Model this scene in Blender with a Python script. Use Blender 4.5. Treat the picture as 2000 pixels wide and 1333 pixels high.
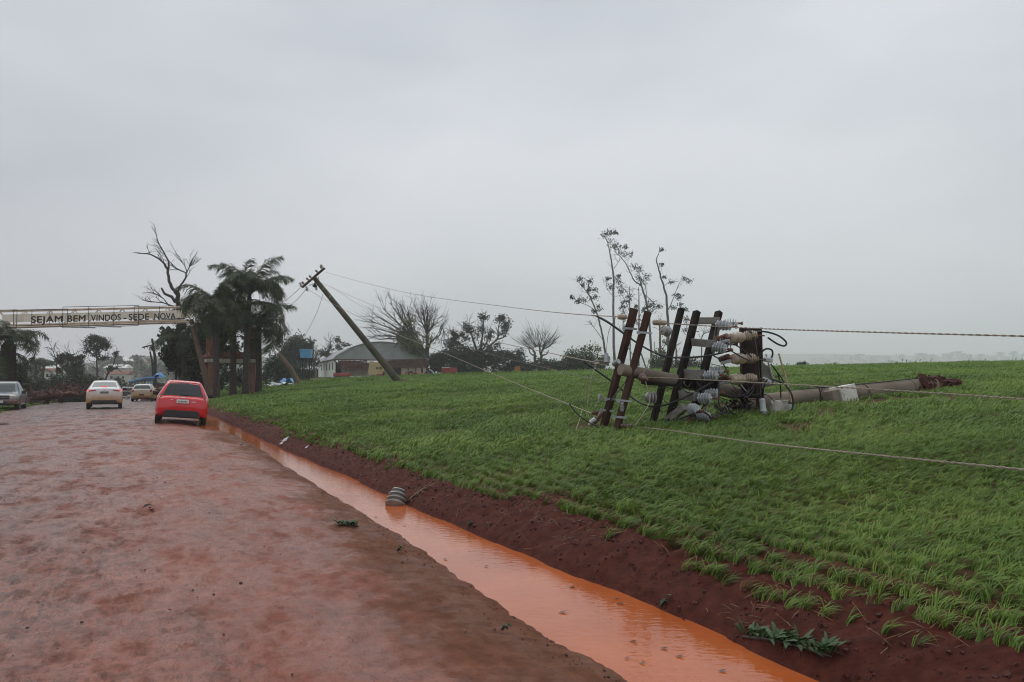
import bpy, bmesh, math, random
import numpy as np
from mathutils import Vector, Matrix, Euler
for o in list(bpy.data.objects):
    bpy.data.objects.remove(o)
scene = bpy.context.scene
COL = scene.collection
R = math.radians

# ------------------------------------------------------------------ camera
EYE = 1.6
HAZE = 0.0006
FPX = 1600.0                      # focal length in pixels of the 2000 px wide photograph
PITCH = math.atan((738 - 666.5) / FPX)
cam_d = bpy.data.cameras.new('camera')
cam_d.sensor_width = 36.0
cam_d.lens = 36.0 * FPX / 2000.0
cam_d.clip_start = 0.05
cam_d.clip_end = 9000.0
cam = bpy.data.objects.new('camera', cam_d)
COL.objects.link(cam)
cam.location = (0, 0, EYE)
cam.rotation_euler = (math.pi / 2 + PITCH, 0, 0)
scene.camera = cam

# ------------------------------------------------------------------ sky, sun, exposure
SUN_EL, SUN_AZ = R(55), R(-35)
world = bpy.data.worlds.new('World')
scene.world = world
world.use_nodes = True
wn = world.node_tree; wn.nodes.clear()
def wnode(t, **kw):
    n = wn.nodes.new(t)
    for k, v in kw.items(): setattr(n, k, v)
    return n
w_out = wnode('ShaderNodeOutputWorld')
w_bg = wnode('ShaderNodeBackground')
w_sky = wnode('ShaderNodeTexSky', sky_type='NISHITA', sun_disc=False, sun_elevation=SUN_EL, sun_rotation=SUN_AZ,
              air_density=1.0, dust_density=3.0)
w_tc = wnode('ShaderNodeTexCoord')
w_map = wnode('ShaderNodeMapping'); w_map.inputs['Scale'].default_value = (1.0, 1.0, 2.6)
w_no = wnode('ShaderNodeTexNoise'); w_no.inputs['Scale'].default_value = 1.25; w_no.inputs['Detail'].default_value = 4.0
w_no.inputs['Roughness'].default_value = 0.45
w_ramp = wnode('ShaderNodeValToRGB')
w_ramp.color_ramp.elements[0].position = 0.36; w_ramp.color_ramp.elements[0].color = (4.7, 5.05, 5.55, 1)
w_ramp.color_ramp.elements[1].position = 0.66; w_ramp.color_ramp.elements[1].color = (7.5, 7.75, 8.2, 1)
w_sep = wnode('ShaderNodeSeparateXYZ')
w_mr = wnode('ShaderNodeMapRange'); w_mr.inputs['From Min'].default_value = 0.0; w_mr.inputs['From Max'].default_value = 1.0
w_mr.inputs['To Min'].default_value = 0.94; w_mr.inputs['To Max'].default_value = 1.35      # an overcast sky brightens to the zenith
w_mul = wnode('ShaderNodeMix', data_type='RGBA', blend_type='MULTIPLY'); w_mul.inputs['Factor'].default_value = 1.0
w_mix = wnode('ShaderNodeMix', data_type='RGBA'); w_mix.inputs['Factor'].default_value = 0.94
L = wn.links.new
L(w_tc.outputs['Generated'], w_map.inputs['Vector']); L(w_map.outputs['Vector'], w_no.inputs['Vector'])
L(w_no.outputs['Fac'], w_ramp.inputs['Fac'])
L(w_tc.outputs['Generated'], w_sep.inputs['Vector']); L(w_sep.outputs['Z'], w_mr.inputs['Value'])
L(w_ramp.outputs['Color'], w_mul.inputs['A']); L(w_mr.outputs['Result'], w_mul.inputs['B'])
L(w_sky.outputs['Color'], w_mix.inputs['A']); L(w_mul.outputs['Result'], w_mix.inputs['B'])
L(w_mix.outputs['Result'], w_bg.inputs['Color'])
w_bg.inputs['Strength'].default_value = 0.1
L(w_bg.outputs['Background'], w_out.inputs['Surface'])

sun_d = bpy.data.lights.new('sun', 'SUN')
sun_d.energy = 1.1; sun_d.angle = R(50); sun_d.color = (1.0, 0.97, 0.93)
sun = bpy.data.objects.new('sun', sun_d); COL.objects.link(sun)
sun.rotation_euler = (math.pi / 2 - SUN_EL, 0, math.pi - SUN_AZ)

vs = scene.view_settings
vs.view_transform = 'Standard'; vs.look = 'None'; vs.gamma = 1.0; vs.exposure = 0.0
try: vs.use_curve_mapping = False
except Exception: pass
cy = scene.cycles
cy.use_denoising = True
cy.filter_width = 1.05
cy.max_bounces = 6; cy.diffuse_bounces = 3; cy.glossy_bounces = 3; cy.transparent_max_bounces = 6; cy.volume_bounces = 2
cy.use_adaptive_sampling = True; cy.adaptive_threshold = 0.008
cy.caustics_reflective = False; cy.caustics_refractive = False

# ------------------------------------------------------------------ helpers
rnd = random.Random(11)
rng = np.random.default_rng(5)
CP, SP = math.cos(PITCH), math.sin(PITCH)
def at(px, py, d):
    """point of the place seen at photograph pixel (px, py) that stands d metres in front of the camera"""
    a = (px - 1000.0) / FPX; b = (666.5 - py) / FPX
    x, y, z = a, CP - b * SP, SP + b * CP
    k = d / y
    return Vector((x * k, d, EYE + z * k))
def _h(ix, iy, seed):
    h = (ix.astype(np.int64) * 374761393 + iy.astype(np.int64) * 668265263 + seed * 1442695041) & 0x7fffffff
    h = ((h ^ (h >> 13)) * 1274126177) & 0x7fffffff
    h = h ^ (h >> 16)
    return (h & 0xffff) / 65535.0
def vnoise(x, y, seed=0):
    x = np.asarray(x, float); y = np.asarray(y, float)
    ix = np.floor(x); iy = np.floor(y); fx = x - ix; fy = y - iy
    fx = fx * fx * (3 - 2 * fx); fy = fy * fy * (3 - 2 * fy)
    a = _h(ix, iy, seed); b = _h(ix + 1, iy, seed); c = _h(ix, iy + 1, seed); d = _h(ix + 1, iy + 1, seed)
    return (a * (1 - fx) + b * fx) * (1 - fy) + (c * (1 - fx) + d * fx) * fy
def fbm(x, y, seed=0, o=4):
    v = 0; a = 0.5; t = 0
    for k in range(o):
        v = v + a * vnoise(np.asarray(x) * 2 ** k, np.asarray(y) * 2 ** k, seed + k * 17); t += a; a *= 0.5
    return v / t
def cells(x, y, seed=0):
    """distance to nearest and second nearest jittered stone centre"""
    ix = np.floor(x); iy = np.floor(y)
    f1 = np.full(np.shape(x), 9.0); f2 = np.full(np.shape(x), 9.0)
    for dx in (-1, 0, 1):
        for dy in (-1, 0, 1):
            cx = ix + dx; cy_ = iy + dy
            qx = cx + 0.15 + 0.7 * _h(cx, cy_, seed); qy = cy_ + 0.15 + 0.7 * _h(cx, cy_, seed + 5)
            d = np.hypot(x - qx, y - qy)
            f2 = np.where(d < f1, f1, np.minimum(f2, d)); f1 = np.minimum(f1, d)
    return f1, f2
def sstep(a, b, x):
    t = np.clip((np.asarray(x, float) - a) / (b - a), 0, 1)
    return t * t * (3 - 2 * t)

class MB:
    """collects shapes and links them as one mesh object"""
    def __init__(s): s.v = []; s.f = []; s.m = []
    def add(s, verts, faces, mi=0):
        n = len(s.v); s.v.extend([tuple(q) for q in verts])
        for f in faces: s.f.append(tuple(i + n for i in f)); s.m.append(mi)
        return s
    def box(s, c, size, rot=None, mi=0, taper=1.0):
        x, y, z = size[0] / 2, size[1] / 2, size[2] / 2
        vs_ = [Vector((sx * x * (taper if sz > 0 else 1), sy * y * (taper if sz > 0 else 1), sz * z)) for sz in (-1, 1) for sy in (-1, 1) for sx in (-1, 1)]
        if rot is not None: vs_ = [rot @ q for q in vs_]
        c = Vector(c)
        return s.add([q + c for q in vs_], [(0, 2, 3, 1), (4, 5, 7, 6), (0, 1, 5, 4), (2, 6, 7, 3), (0, 4, 6, 2), (1, 3, 7, 5)], mi)
    def beam(s, a, b, w, h, mi=0, up=(0, 0, 1), roll=0.0):
        a = Vector(a); b = Vector(b); M = frame(b - a, up)
        if roll: M = M @ Matrix.Rotation(roll, 3, 'Z')
        return s.box((a + b) / 2, (w, h, (b - a).length), M, mi)
    def tube(s, pts, rad, n=8, mi=0, cap=True):
        pts = [Vector(p) for p in pts]
        if not hasattr(rad, '__len__'): rad = [rad] * len(pts)
        vs_ = []; fs = []; prev = None
        for i, p in enumerate(pts):
            t = (pts[min(i + 1, len(pts) - 1)] - pts[max(i - 1, 0)])
            if t.length < 1e-9: t = Vector((0, 0, 1))
            t.normalize()
            if prev is None:
                x = t.orthogonal().normalized()
            else:
                x = prev - t * prev.dot(t)
                x = x.normalized() if x.length > 1e-6 else t.orthogonal().normalized()
            prev = x; y = t.cross(x)
            for k in range(n):
                a = 2 * math.pi * k / n
                vs_.append(p + (x * math.cos(a) + y * math.sin(a)) * rad[i])
        for i in range(len(pts) - 1):
            for k in range(n):
                k2 = (k + 1) % n
                fs.append((i * n + k, i * n + k2, (i + 1) * n + k2, (i + 1) * n + k))
        if cap:
            fs.append(tuple(range(n - 1, -1, -1))); fs.append(tuple((len(pts) - 1) * n + k for k in range(n)))
        return s.add(vs_, fs, mi)
    def lathe(s, origin, axis, prof, n=14, mi=0):
        """prof: list of (distance along axis, radius)"""
        o = Vector(origin); M = frame(axis)
        vs_ = []; fs = []
        for (h, r) in prof:
            for k in range(n):
                a = 2 * math.pi * k / n
                vs_.append(o + M @ Vector((math.cos(a) * r, math.sin(a) * r, h)))
        for i in range(len(prof) - 1):
            for k in range(n):
                k2 = (k + 1) % n
                fs.append((i * n + k, i * n + k2, (i + 1) * n + k2, (i + 1) * n + k))
        fs.append(tuple(range(n - 1, -1, -1))); fs.append(tuple((len(prof) - 1) * n + k for k in range(n)))
        return s.add(vs_, fs, mi)
    def build(s, name, mats, parent=None, smooth=False, bevel=0.0, angle=35, loc=None, local=False):
        me = bpy.data.meshes.new(name)
        off = Vector(loc) if loc is not None else None
        me.from_pydata([tuple(Vector(q) - off) for q in s.v] if off is not None else s.v, [], s.f)
        mats = mats if isinstance(mats, (list, tuple)) else [mats]
        for m in mats: me.materials.append(M[m] if isinstance(m, str) else m)
        if len(mats) > 1: me.polygons.foreach_set('material_index', s.m)
        me.update()
        return link(name, me, parent, smooth, bevel, angle, loc, local)
def link(name, me, parent=None, smooth=False, bevel=0.0, angle=35, loc=None, local=False):
    o = bpy.data.objects.new(name, me); COL.objects.link(o)
    if smooth:
        me.polygons.foreach_set('use_smooth', [True] * len(me.polygons))
        try: me.set_sharp_from_angle(angle=R(angle))
        except Exception: pass
    if bevel:
        b = o.modifiers.new('bevel', 'BEVEL'); b.width = bevel; b.segments = 2; b.limit_method = 'ANGLE'; b.angle_limit = R(40)
    if loc is not None: o.location = loc
    if parent is not None:
        o.parent = parent
        if not local:                                   # vertices are in world space: undo the parent's place
            o.matrix_parent_inverse = parent_world(parent).inverted()
    return o
def parent_world(p):
    m = p.matrix_basis.copy()
    return parent_world(p.parent) @ p.matrix_parent_inverse @ m if p.parent is not None else m
def frame(axis, up=(0, 0, 1)):
    z = Vector(axis).normalized(); up = Vector(up)
    x = up.cross(z)
    if x.length < 1e-4: x = Vector((1, 0, 0)).cross(z)
    if x.length < 1e-4: x = Vector((0, 1, 0)).cross(z)
    x.normalize(); y = z.cross(x)
    return Matrix((x, y, z)).transposed()
def tag(o, label=None, cat=None, group=None, kind=None):
    if label: o['label'] = label
    if cat: o['category'] = cat
    if group: o['group'] = group
    if kind: o['kind'] = kind
    return o
def thing(name, label, cat, loc=(0, 0, 0), group=None, rot=None):
    o = bpy.data.objects.new(name, None); COL.objects.link(o)
    o.location = loc; o.empty_display_size = 0.2
    if rot is not None: o.rotation_euler = rot
    return tag(o, label, cat, group)
def smooth_path(pts, n=6):
    """Catmull-Rom through pts"""
    P = [Vector(p) for p in pts]; out = []
    for i in range(len(P) - 1):
        p0 = P[max(i - 1, 0)]; p1 = P[i]; p2 = P[i + 1]; p3 = P[min(i + 2, len(P) - 1)]
        for k in range(n):
            t = k / n
            out.append(0.5 * ((2 * p1) + (p2 - p0) * t + (2 * p0 - 5 * p1 + 4 * p2 - p3) * t * t + (3 * p1 - p0 - 3 * p2 + p3) * t ** 3))
    out.append(P[-1]); return out

# ------------------------------------------------------------------ materials
M = {}
def mat(name, col, rough=0.6, metal=0.0, var=0.0, scale=6.0, col2=None, bump=0.0, bscale=None, spec=0.5, coat=0.0, detail=4.0,
        trans=0.0, emit=None, emit_s=0.0, lo=0.35, hi=0.65, stretch=None, rvar=0.0, sheen=0.0):
    m = bpy.data.materials.new(name); m.use_nodes = True
    nt = m.node_tree; b = nt.nodes['Principled BSDF']
    b.inputs['Base Color'].default_value = (*col, 1); b.inputs['Roughness'].default_value = rough
    b.inputs['Metallic'].default_value = metal; b.inputs['Specular IOR Level'].default_value = spec
    b.inputs['Coat Weight'].default_value = coat
    if emit: b.inputs['Emission Color'].default_value = (*emit, 1); b.inputs['Emission Strength'].default_value = emit_s
    if trans: b.inputs['Transmission Weight'].default_value = trans
    if var or col2 or bump or rvar:
        tc = nt.nodes.new('ShaderNodeTexCoord'); src = tc.outputs['Object']
        if stretch:
            mp = nt.nodes.new('ShaderNodeMapping'); mp.inputs['Scale'].default_value = stretch
            nt.links.new(src, mp.inputs['Vector']); src = mp.outputs['Vector']
        no = nt.nodes.new('ShaderNodeTexNoise'); no.inputs['Scale'].default_value = scale; no.inputs['Detail'].default_value = detail
        nt.links.new(src, no.inputs['Vector'])
        if var or col2:
            rp = nt.nodes.new('ShaderNodeValToRGB')
            c2 = col2 if col2 else tuple(min(1, c * (1 + var)) for c in col); c1 = col if col2 else tuple(c * (1 - var) for c in col)
            rp.color_ramp.elements[0].position = lo; rp.color_ramp.elements[0].color = (*c1, 1)
            rp.color_ramp.elements[1].position = hi; rp.color_ramp.elements[1].color = (*c2, 1)
            nt.links.new(no.outputs['Fac'], rp.inputs['Fac']); nt.links.new(rp.outputs['Color'], b.inputs['Base Color'])
        if rvar:
            mr = nt.nodes.new('ShaderNodeMapRange'); mr.inputs['From Min'].default_value = 0.3; mr.inputs['From Max'].default_value = 0.7
            mr.inputs['To Min'].default_value = max(0.02, rough - rvar); mr.inputs['To Max'].default_value = min(1, rough + rvar)
            nt.links.new(no.outputs['Fac'], mr.inputs['Value']); nt.links.new(mr.outputs['Result'], b.inputs['Roughness'])
        if bump:
            n2 = nt.nodes.new('ShaderNodeTexNoise'); n2.inputs['Scale'].default_value = bscale or scale * 4; n2.inputs['Detail'].default_value = 5
            nt.links.new(src, n2.inputs['Vector'])
            bp = nt.nodes.new('ShaderNodeBump'); bp.inputs['Strength'].default_value = bump; bp.inputs['Distance'].default_value = 0.02
            nt.links.new(n2.outputs['Fac'], bp.inputs['Height']); nt.links.new(bp.outputs['Normal'], b.inputs['Normal'])
    M[name] = m; return m
def leafmat(name, c1, c2, c3=None, rough=0.5):
    """leaf: colour differs from leaf clump to leaf clump, a little light passes through"""
    m = bpy.data.materials.new(name); m.use_nodes = True; nt = m.node_tree; b = nt.nodes['Principled BSDF']
    oi = nt.nodes.new('ShaderNodeObjectInfo'); tc = nt.nodes.new('ShaderNodeNewGeometry')
    rp = nt.nodes.new('ShaderNodeValToRGB')
    rp.color_ramp.elements[0].position = 0.1; rp.color_ramp.elements[0].color = (*c1, 1)
    rp.color_ramp.elements[1].position = 0.8; rp.color_ramp.elements[1].color = (*c2, 1)
    if c3:
        e = rp.color_ramp.elements.new(0.97); e.color = (*c3, 1)
    nt.links.new(tc.outputs['Random Per Island'], rp.inputs['Fac'])
    nt.links.new(rp.outputs['Color'], b.inputs['Base Color'])
    b.inputs['Roughness'].default_value = rough; b.inputs['Specular IOR Level'].default_value = 0.35
    tl = nt.nodes.new('ShaderNodeBsdfTranslucent'); nt.links.new(rp.outputs['Color'], tl.inputs['Color'])
    mx = nt.nodes.new('ShaderNodeMixShader'); mx.inputs['Fac'].default_value = 0.2
    nt.links.new(b.outputs['BSDF'], mx.inputs[1]); nt.links.new(tl.outputs['BSDF'], mx.inputs[2])
    nt.links.new(mx.outputs['Shader'], nt.nodes['Material Output'].inputs['Surface'])
    M[name] = m; return m

# ------------------------------------------------------------------ lie of the land
# the road runs straight ahead to the left; a ditch follows its right edge; the field rises gently beyond the ditch
OX, OY = 0.55, 6.0
UX, UY = -0.418, 0.9085
NX, NY = 0.9085, 0.418
ROADW = 8.9
def st(x, y):
    dx = np.asarray(x, float) - OX; dy = np.asarray(y, float) - OY
    return dx * NX + dy * NY, dx * UX + dy * UY          # s across (field side +), t along
def xy(s, t):
    return OX + s * NX + t * UX, OY + s * NY + t * UY
def halfwater(t):
    t = np.asarray(t, float)
    w = np.interp(t, [-6, -2, 0, 3.5, 9, 14, 24, 32, 37, 40], [.50, .49, .52, .38, .33, .24, .20, .15, .05, 0.0])
    return w
def zroad(t):
    q = np.clip(np.asarray(t, float) - 30, 0, None)
    return -3.2 * (1 - np.exp(-(q / 112.0) ** 2))
def height(x, y, detail=True):
    s, t = st(x, y)
    zr = zroad(t)
    w = halfwater(t)
    wl = w + (fbm(t * .7, s * 0 + 3, 4, 4) - .5) * .24 * sstep(40, 30, t)
    wr = w + (fbm(t * .8, s * 0 + 9, 8, 4) - .5) * .20 * sstep(40, 30, t)
    deep = sstep(46, 34, t)
    # left of the ditch
    a = -s - wl
    zl = np.interp(a, [-0.6, 0, 0.25, 0.7, 1.6, 4.5, 8.5], [-.24, -.11, -.055, -.02, 0.0, .02, -.20])
    zl = zl * (deep + (1 - deep) * .25)
    zl = zl - .12 * np.exp(-((t - 26.5) / 4.5) ** 2) * sstep(-1.9, -.7, s)        # soft edge where the red car has sunk in
    verge = sstep(ROADW - .3, ROADW + .8, -s)
    zl = zl + verge * (-.10 + .10 * fbm(x * .5, y * .5, 31, 3)) + sstep(20, 60, -s) * .4
    # right of the ditch: bank, then the rising field
    b = s - wr
    zb = np.interp(b, [-0.6, 0, 0.05, 0.25, 0.55, .9], [-.24, -.11, -.04, .09, .20, .25])
    zb = zb * (deep + (1 - deep) * .6)
    D = np.hypot(x, y)
    bb = np.clip(b - .7, 0, None)
    rise = 1.3 * (1 - np.exp(-bb / 12.0)) + 4.0 * (1 - np.exp(-bb / 160.0))
    fall = sstep(150, 420, D)
    zf = zb + rise * (1 - fall) - 9 * sstep(190, 600, D) * sstep(10, 80, s)
    if detail:
        zf = zf + sstep(.0, .3, b) * (fbm(x * 1.1, y * 1.1, 51, 4) - .5) * .045 * sstep(0, 1.0, b)
        zf = zf + sstep(.05, .25, b) * sstep(1.3, .8, b) * ((fbm(x * 7, y * 7, 61, 4) - .5) * .11)
    z = np.where(s < 0, zl, zf)
    return z + zr * (1 - .7 * sstep(4, 25, s))
def Z(x, y): return float(height(np.array([x]), np.array([y]))[0])
def ground_at(px, py, dmin=3.0, dmax=400.0):
    """where the sight line through a pixel meets the ground"""
    d = np.geomspace(dmin, dmax, 900)
    a = (px - 1000.0) / FPX; b = (666.5 - py) / FPX
    vy = CP - b * SP; vz = SP + b * CP
    X = a / vy * d; Zr = EYE + vz / vy * d
    k = np.nonzero(Zr <= height(X, d))[0]
    i = k[0] if len(k) else len(d) - 1
    return Vector((X[i], d[i], float(height(X[i:i + 1], d[i:i + 1])[0])))
def on_ground(px, d):
    x = (px - 1000.0) / FPX * d
    return Vector((x, d, Z(x, d)))
# ------------------------------------------------------------------ ground materials
def road_material():
    m = bpy.data.materials.new('wet_red_mud'); m.use_nodes = True; nt = m.node_tree; b = nt.nodes['Principled BSDF']
    N = nt.nodes.new; Lk = nt.links.new
    tc = N('ShaderNodeTexCoord')
    rot = N('ShaderNodeMapping'); rot.inputs['Rotation'].default_value = (0, 0, -math.atan2(-UX, UY))   # along the road
    Lk(tc.outputs['Object'], rot.inputs['Vector'])
    def noise(scale, det=5, rough=.55, vec=None, stretch=None):
        n = N('ShaderNodeTexNoise'); n.inputs['Scale'].default_value = scale; n.inputs['Detail'].default_value = det; n.inputs['Roughness'].default_value = rough
        src = vec or tc.outputs['Object']
        if stretch:
            mp = N('ShaderNodeMapping'); mp.inputs['Scale'].default_value = stretch; Lk(rot.outputs['Vector'], mp.inputs['Vector']); src = mp.outputs['Vector']
        Lk(src, n.inputs['Vector']); return n.outputs['Fac']
    def ramp(src, stops):
        r = N('ShaderNodeValToRGB'); e = r.color_ramp.elements
        e[0].position, e[0].color = stops[0][0], (*stops[0][1], 1); e[1].position, e[1].color = stops[-1][0], (*stops[-1][1], 1)
        for p, c in stops[1:-1]:
            q = e.new(p); q.color = (*c, 1)
        Lk(src, r.inputs['Fac']); return r.outputs['Color']
    def mixc(f, a, c):
        x = N('ShaderNodeMix'); x.data_type = 'RGBA'; Lk(f, x.inputs['Factor']); Lk(a, x.inputs['A']); Lk(c, x.inputs['B']); return x.outputs['Result']
    big = noise(.55, 5, .6)
    fine = noise(7, 6, .65)
    streak = noise(1.0, 6, .65, stretch=(2.6, .13, 1))
    c_mud = ramp(fine, [(.25, (.115, .031, .017)), (.5, (.195, .056, .032)), (.75, (.255, .085, .052))])
    c_clay = ramp(fine, [(.3, (.215, .064, .037)), (.7, (.31, .110, .070))])
    c1 = mixc(ramp(big, [(.38, (0, 0, 0)), (.62, (1, 1, 1))]), c_mud, c_clay)
    c_grey = ramp(fine, [(.3, (.075, .055, .05)), (.7, (.16, .115, .10))])
    at_ = N('ShaderNodeAttribute'); at_.attribute_name = 'shoulder'
    at2 = N('ShaderNodeAttribute'); at2.attribute_name = 'stone'
    c2 = mixc(at2.outputs['Fac'], c1, c_grey)
    c3 = mixc(at_.outputs['Fac'], c2, ramp(fine, [(.3, (.105, .045, .026)), (.7, (.19, .082, .047))]))
    c4 = mixc(ramp(streak, [(.52, (0, 0, 0)), (.66, (.38, .38, .38))]), c3, ramp(fine, [(.3, (.085, .032, .020)), (.7, (.145, .055, .036))]))
    spk = noise(1.0, 6, .72, stretch=(5.5, 3.2, 1)); spk2 = noise(1.0, 5, .7, stretch=(19, 11, 1))
    c5 = mixc(ramp(spk, [(.50, (0, 0, 0)), (.585, (.8, .8, .8))]), c4, ramp(fine, [(.3, (.075, .026, .015)), (.7, (.13, .048, .030))]))
    c6 = mixc(ramp(spk2, [(.53, (0, 0, 0)), (.58, (.75, .75, .75))]), c5, ramp(fine, [(.3, (.065, .023, .014)), (.7, (.11, .042, .026))]))
    lm = N('ShaderNodeAttribute'); lm.attribute_name = 'lumpy'
    lmx = N('ShaderNodeMix'); lmx.data_type = 'RGBA'; Lk(lm.outputs['Fac'], lmx.inputs['Factor'])
    c4b = mixc(ramp(spk2, [(.58, (0, 0, 0)), (.62, (.6, .6, .6))]), c4, ramp(fine, [(.3, (.085, .030, .018)), (.7, (.14, .052, .032))]))
    brown = N('ShaderNodeMix'); brown.data_type = 'RGBA'; brown.blend_type = 'MULTIPLY'; brown.inputs['Factor'].default_value = 1.0; brown.inputs['B'].default_value = (.92, .92, .94, 1); Lk(c6, brown.inputs['A'])
    Lk(c4b, lmx.inputs['A']); Lk(brown.outputs['Result'], lmx.inputs['B'])
    Lk(lmx.outputs['Result'], b.inputs['Base Color'])
    wet = noise(1.3, 5, .65, stretch=(1.5, .55, 1))
    rg = ramp(wet, [(.36, (.16, .16, .16)), (.5, (.34, .34, .34)), (.62, (.68, .68, .68))])
    rs = N('ShaderNodeMath'); rs.operation = 'MULTIPLY_ADD'; Lk(ramp(spk, [(.45, (0, 0, 0)), (.6, (1, 1, 1))]), rs.inputs[0]); rs.inputs[1].default_value = .22; Lk(rg, rs.inputs[2])
    rb = N('ShaderNodeMath'); rb.operation = 'MULTIPLY_ADD'; Lk(at_.outputs['Fac'], rb.inputs[0]); rb.inputs[1].default_value = .28; Lk(rs.outputs['Value'], rb.inputs[2])
    Lk(rb.outputs['Value'], b.inputs['Roughness'])
    sl = N('ShaderNodeMath'); sl.operation = 'MULTIPLY_ADD'; Lk(at_.outputs['Fac'], sl.inputs[0]); sl.inputs[1].default_value = -.26; sl.inputs[2].default_value = .36
    Lk(sl.outputs['Value'], b.inputs['Specular IOR Level'])
    vo = N('ShaderNodeTexVoronoi'); vo.feature = 'SMOOTH_F1'; vo.inputs['Scale'].default_value = 6.2; vo.inputs['Smoothness'].default_value = .6
    Lk(tc.outputs['Object'], vo.inputs['Vector'])
    h1 = N('ShaderNodeMath'); h1.operation = 'MULTIPLY_ADD'; Lk(vo.outputs['Distance'], h1.inputs[0]); h1.inputs[1].default_value = -.7; Lk(spk, h1.inputs[2])
    bp = N('ShaderNodeBump'); bp.inputs['Strength'].default_value = .9; bp.inputs['Distance'].default_value = .05
    Lk(h1.outputs['Value'], bp.inputs['Height'])
    b2 = N('ShaderNodeBump'); b2.inputs['Strength'].default_value = .5; b2.inputs['Distance'].default_value = .008
    Lk(noise(34, 5, .75), b2.inputs['Height']); Lk(bp.outputs['Normal'], b2.inputs['Normal'])
    Lk(b2.outputs['Normal'], b.inputs['Normal'])
    M['road'] = m
def field_material():
    m = bpy.data.materials.new('field_soil'); m.use_nodes = True; nt = m.node_tree; b = nt.nodes['Principled BSDF']
    N = nt.nodes.new; Lk = nt.links.new
    tc = N('ShaderNodeTexCoord')
    def noise(scale, det=5, rough=.6):
        n = N('ShaderNodeTexNoise'); n.inputs['Scale'].default_value = scale; n.inputs['Detail'].default_value = det; n.inputs['Roughness'].default_value = rough
        Lk(tc.outputs['Object'], n.inputs['Vector']); return n.outputs['Fac']
    def ramp(src, a, ca, c, cc):
        r = N('ShaderNodeValToRGB'); e = r.color_ramp.elements; e[0].position = a; e[0].color = (*ca, 1); e[1].position = c; e[1].color = (*cc, 1)
        Lk(src, r.inputs['Fac']); return r.outputs['Color']
    soil = ramp(noise(9), .3, (.040, .0095, .006), .72, (.098, .0245, .0155))
    green = ramp(noise(.8, 8), .3, (.050, .105, .026), .7, (.085, .165, .045))
    a = N('ShaderNodeAttribute'); a.attribute_name = 'cover'
    x = N('ShaderNodeMix'); x.data_type = 'RGBA'; Lk(a.outputs['Fac'], x.inputs['Factor']); Lk(soil, x.inputs['A']); Lk(green, x.inputs['B'])
    Lk(x.outputs['Result'], b.inputs['Base Color'])
    b.inputs['Roughness'].default_value = .85; b.inputs['Specular IOR Level'].default_value = .15
    bp = N('ShaderNodeBump'); bp.inputs['Strength'].default_value = .7; bp.inputs['Distance'].default_value = .03
    Lk(noise(22, 6, .7), bp.inputs['Height']); Lk(bp.outputs['Normal'], b.inputs['Normal'])
    M['field'] = m
def water_material():
    m = bpy.data.materials.new('muddy_water'); m.use_nodes = True; nt = m.node_tree; b = nt.nodes['Principled BSDF']
    N = nt.nodes.new; Lk = nt.links.new
    tc = N('ShaderNodeTexCoord')
    n = N('ShaderNodeTexNoise'); n.inputs['Scale'].default_value = 1.1; n.inputs['Detail'].default_value = 4; Lk(tc.outputs['Object'], n.inputs['Vector'])
    r = N('ShaderNodeValToRGB'); e = r.color_ramp.elements
    e[0].position = .3; e[0].color = (.36, .083, .021, 1); e[1].position = .7; e[1].color = (.47, .125, .036, 1)
    Lk(n.outputs['Fac'], r.inputs['Fac']); Lk(r.outputs['Color'], b.inputs['Base Color'])
    b.inputs['Roughness'].default_value = .04; b.inputs['IOR'].default_value = 1.33
    mp = N('ShaderNodeMapping'); mp.inputs['Rotation'].default_value = (0, 0, .6); mp.inputs['Scale'].default_value = (1, 2.2, 1); Lk(tc.outputs['Object'], mp.inputs['Vector'])
    w = N('ShaderNodeTexNoise'); w.inputs['Scale'].default_value = 9; w.inputs['Detail'].default_value = 3; Lk(mp.outputs['Vector'], w.inputs['Vector'])
    bp = N('ShaderNodeBump'); bp.inputs['Strength'].default_value = .2; bp.inputs['Distance'].default_value = .012
    Lk(w.outputs['Fac'], bp.inputs['Height']); Lk(bp.outputs['Normal'], b.inputs['Normal'])
    M['water'] = m
road_material(); field_material(); water_material()
mat('verge', (.045, .055, .02), .85, col2=(.12, .05, .03), scale=.9, bump=.6, bscale=12, lo=.4, hi=.6)

# ------------------------------------------------------------------ ground sheets
def sheet(name, S, T, matname, attrs=None, extra=None):
    SS, TT = np.meshgrid(S, T)
    X, Y = xy(SS, TT)
    H = height(X, Y)
    if extra is not None: H = H + extra(SS, TT, X, Y)
    v = np.stack([X.ravel(), Y.ravel(), H.ravel()], 1)
    nr, nc = SS.shape
    i = np.arange((nr - 1) * nc).reshape(nr - 1, nc)[:, :-1].ravel()
    f = np.stack([i, i + 1, i + nc + 1, i + nc], 1)
    me = bpy.data.meshes.new(name)
    me.vertices.add(len(v)); me.vertices.foreach_set('co', v.ravel())
    me.loops.add(f.size); me.loops.foreach_set('vertex_index', f.ravel().astype(np.int32))
    me.polygons.add(len(f)); me.polygons.foreach_set('loop_start', (np.arange(len(f)) * 4).astype(np.int32))
    me.polygons.foreach_set('use_smooth', np.ones(len(f), bool))
    me.update(calc_edges=True)
    for k, fn in (attrs or {}).items():
        a = me.attributes.new(k, 'FLOAT', 'POINT'); a.data.foreach_set('value', fn(SS, TT, X, Y).ravel().astype(np.float32))
    me.materials.append(M[matname])
    return tag(link(name, me), kind='structure')
def trow():
    t = list(np.linspace(-9, -3.0, 26)); tp = 2.2
    while tp < 70:
        tp += max(.022, .0026 * tp ** 1.5); t.append(tp - 5.2)
    while tp < 3500:
        tp *= 1.05; t.append(tp - 5.2)
    return np.array(t)
T = trow()
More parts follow.
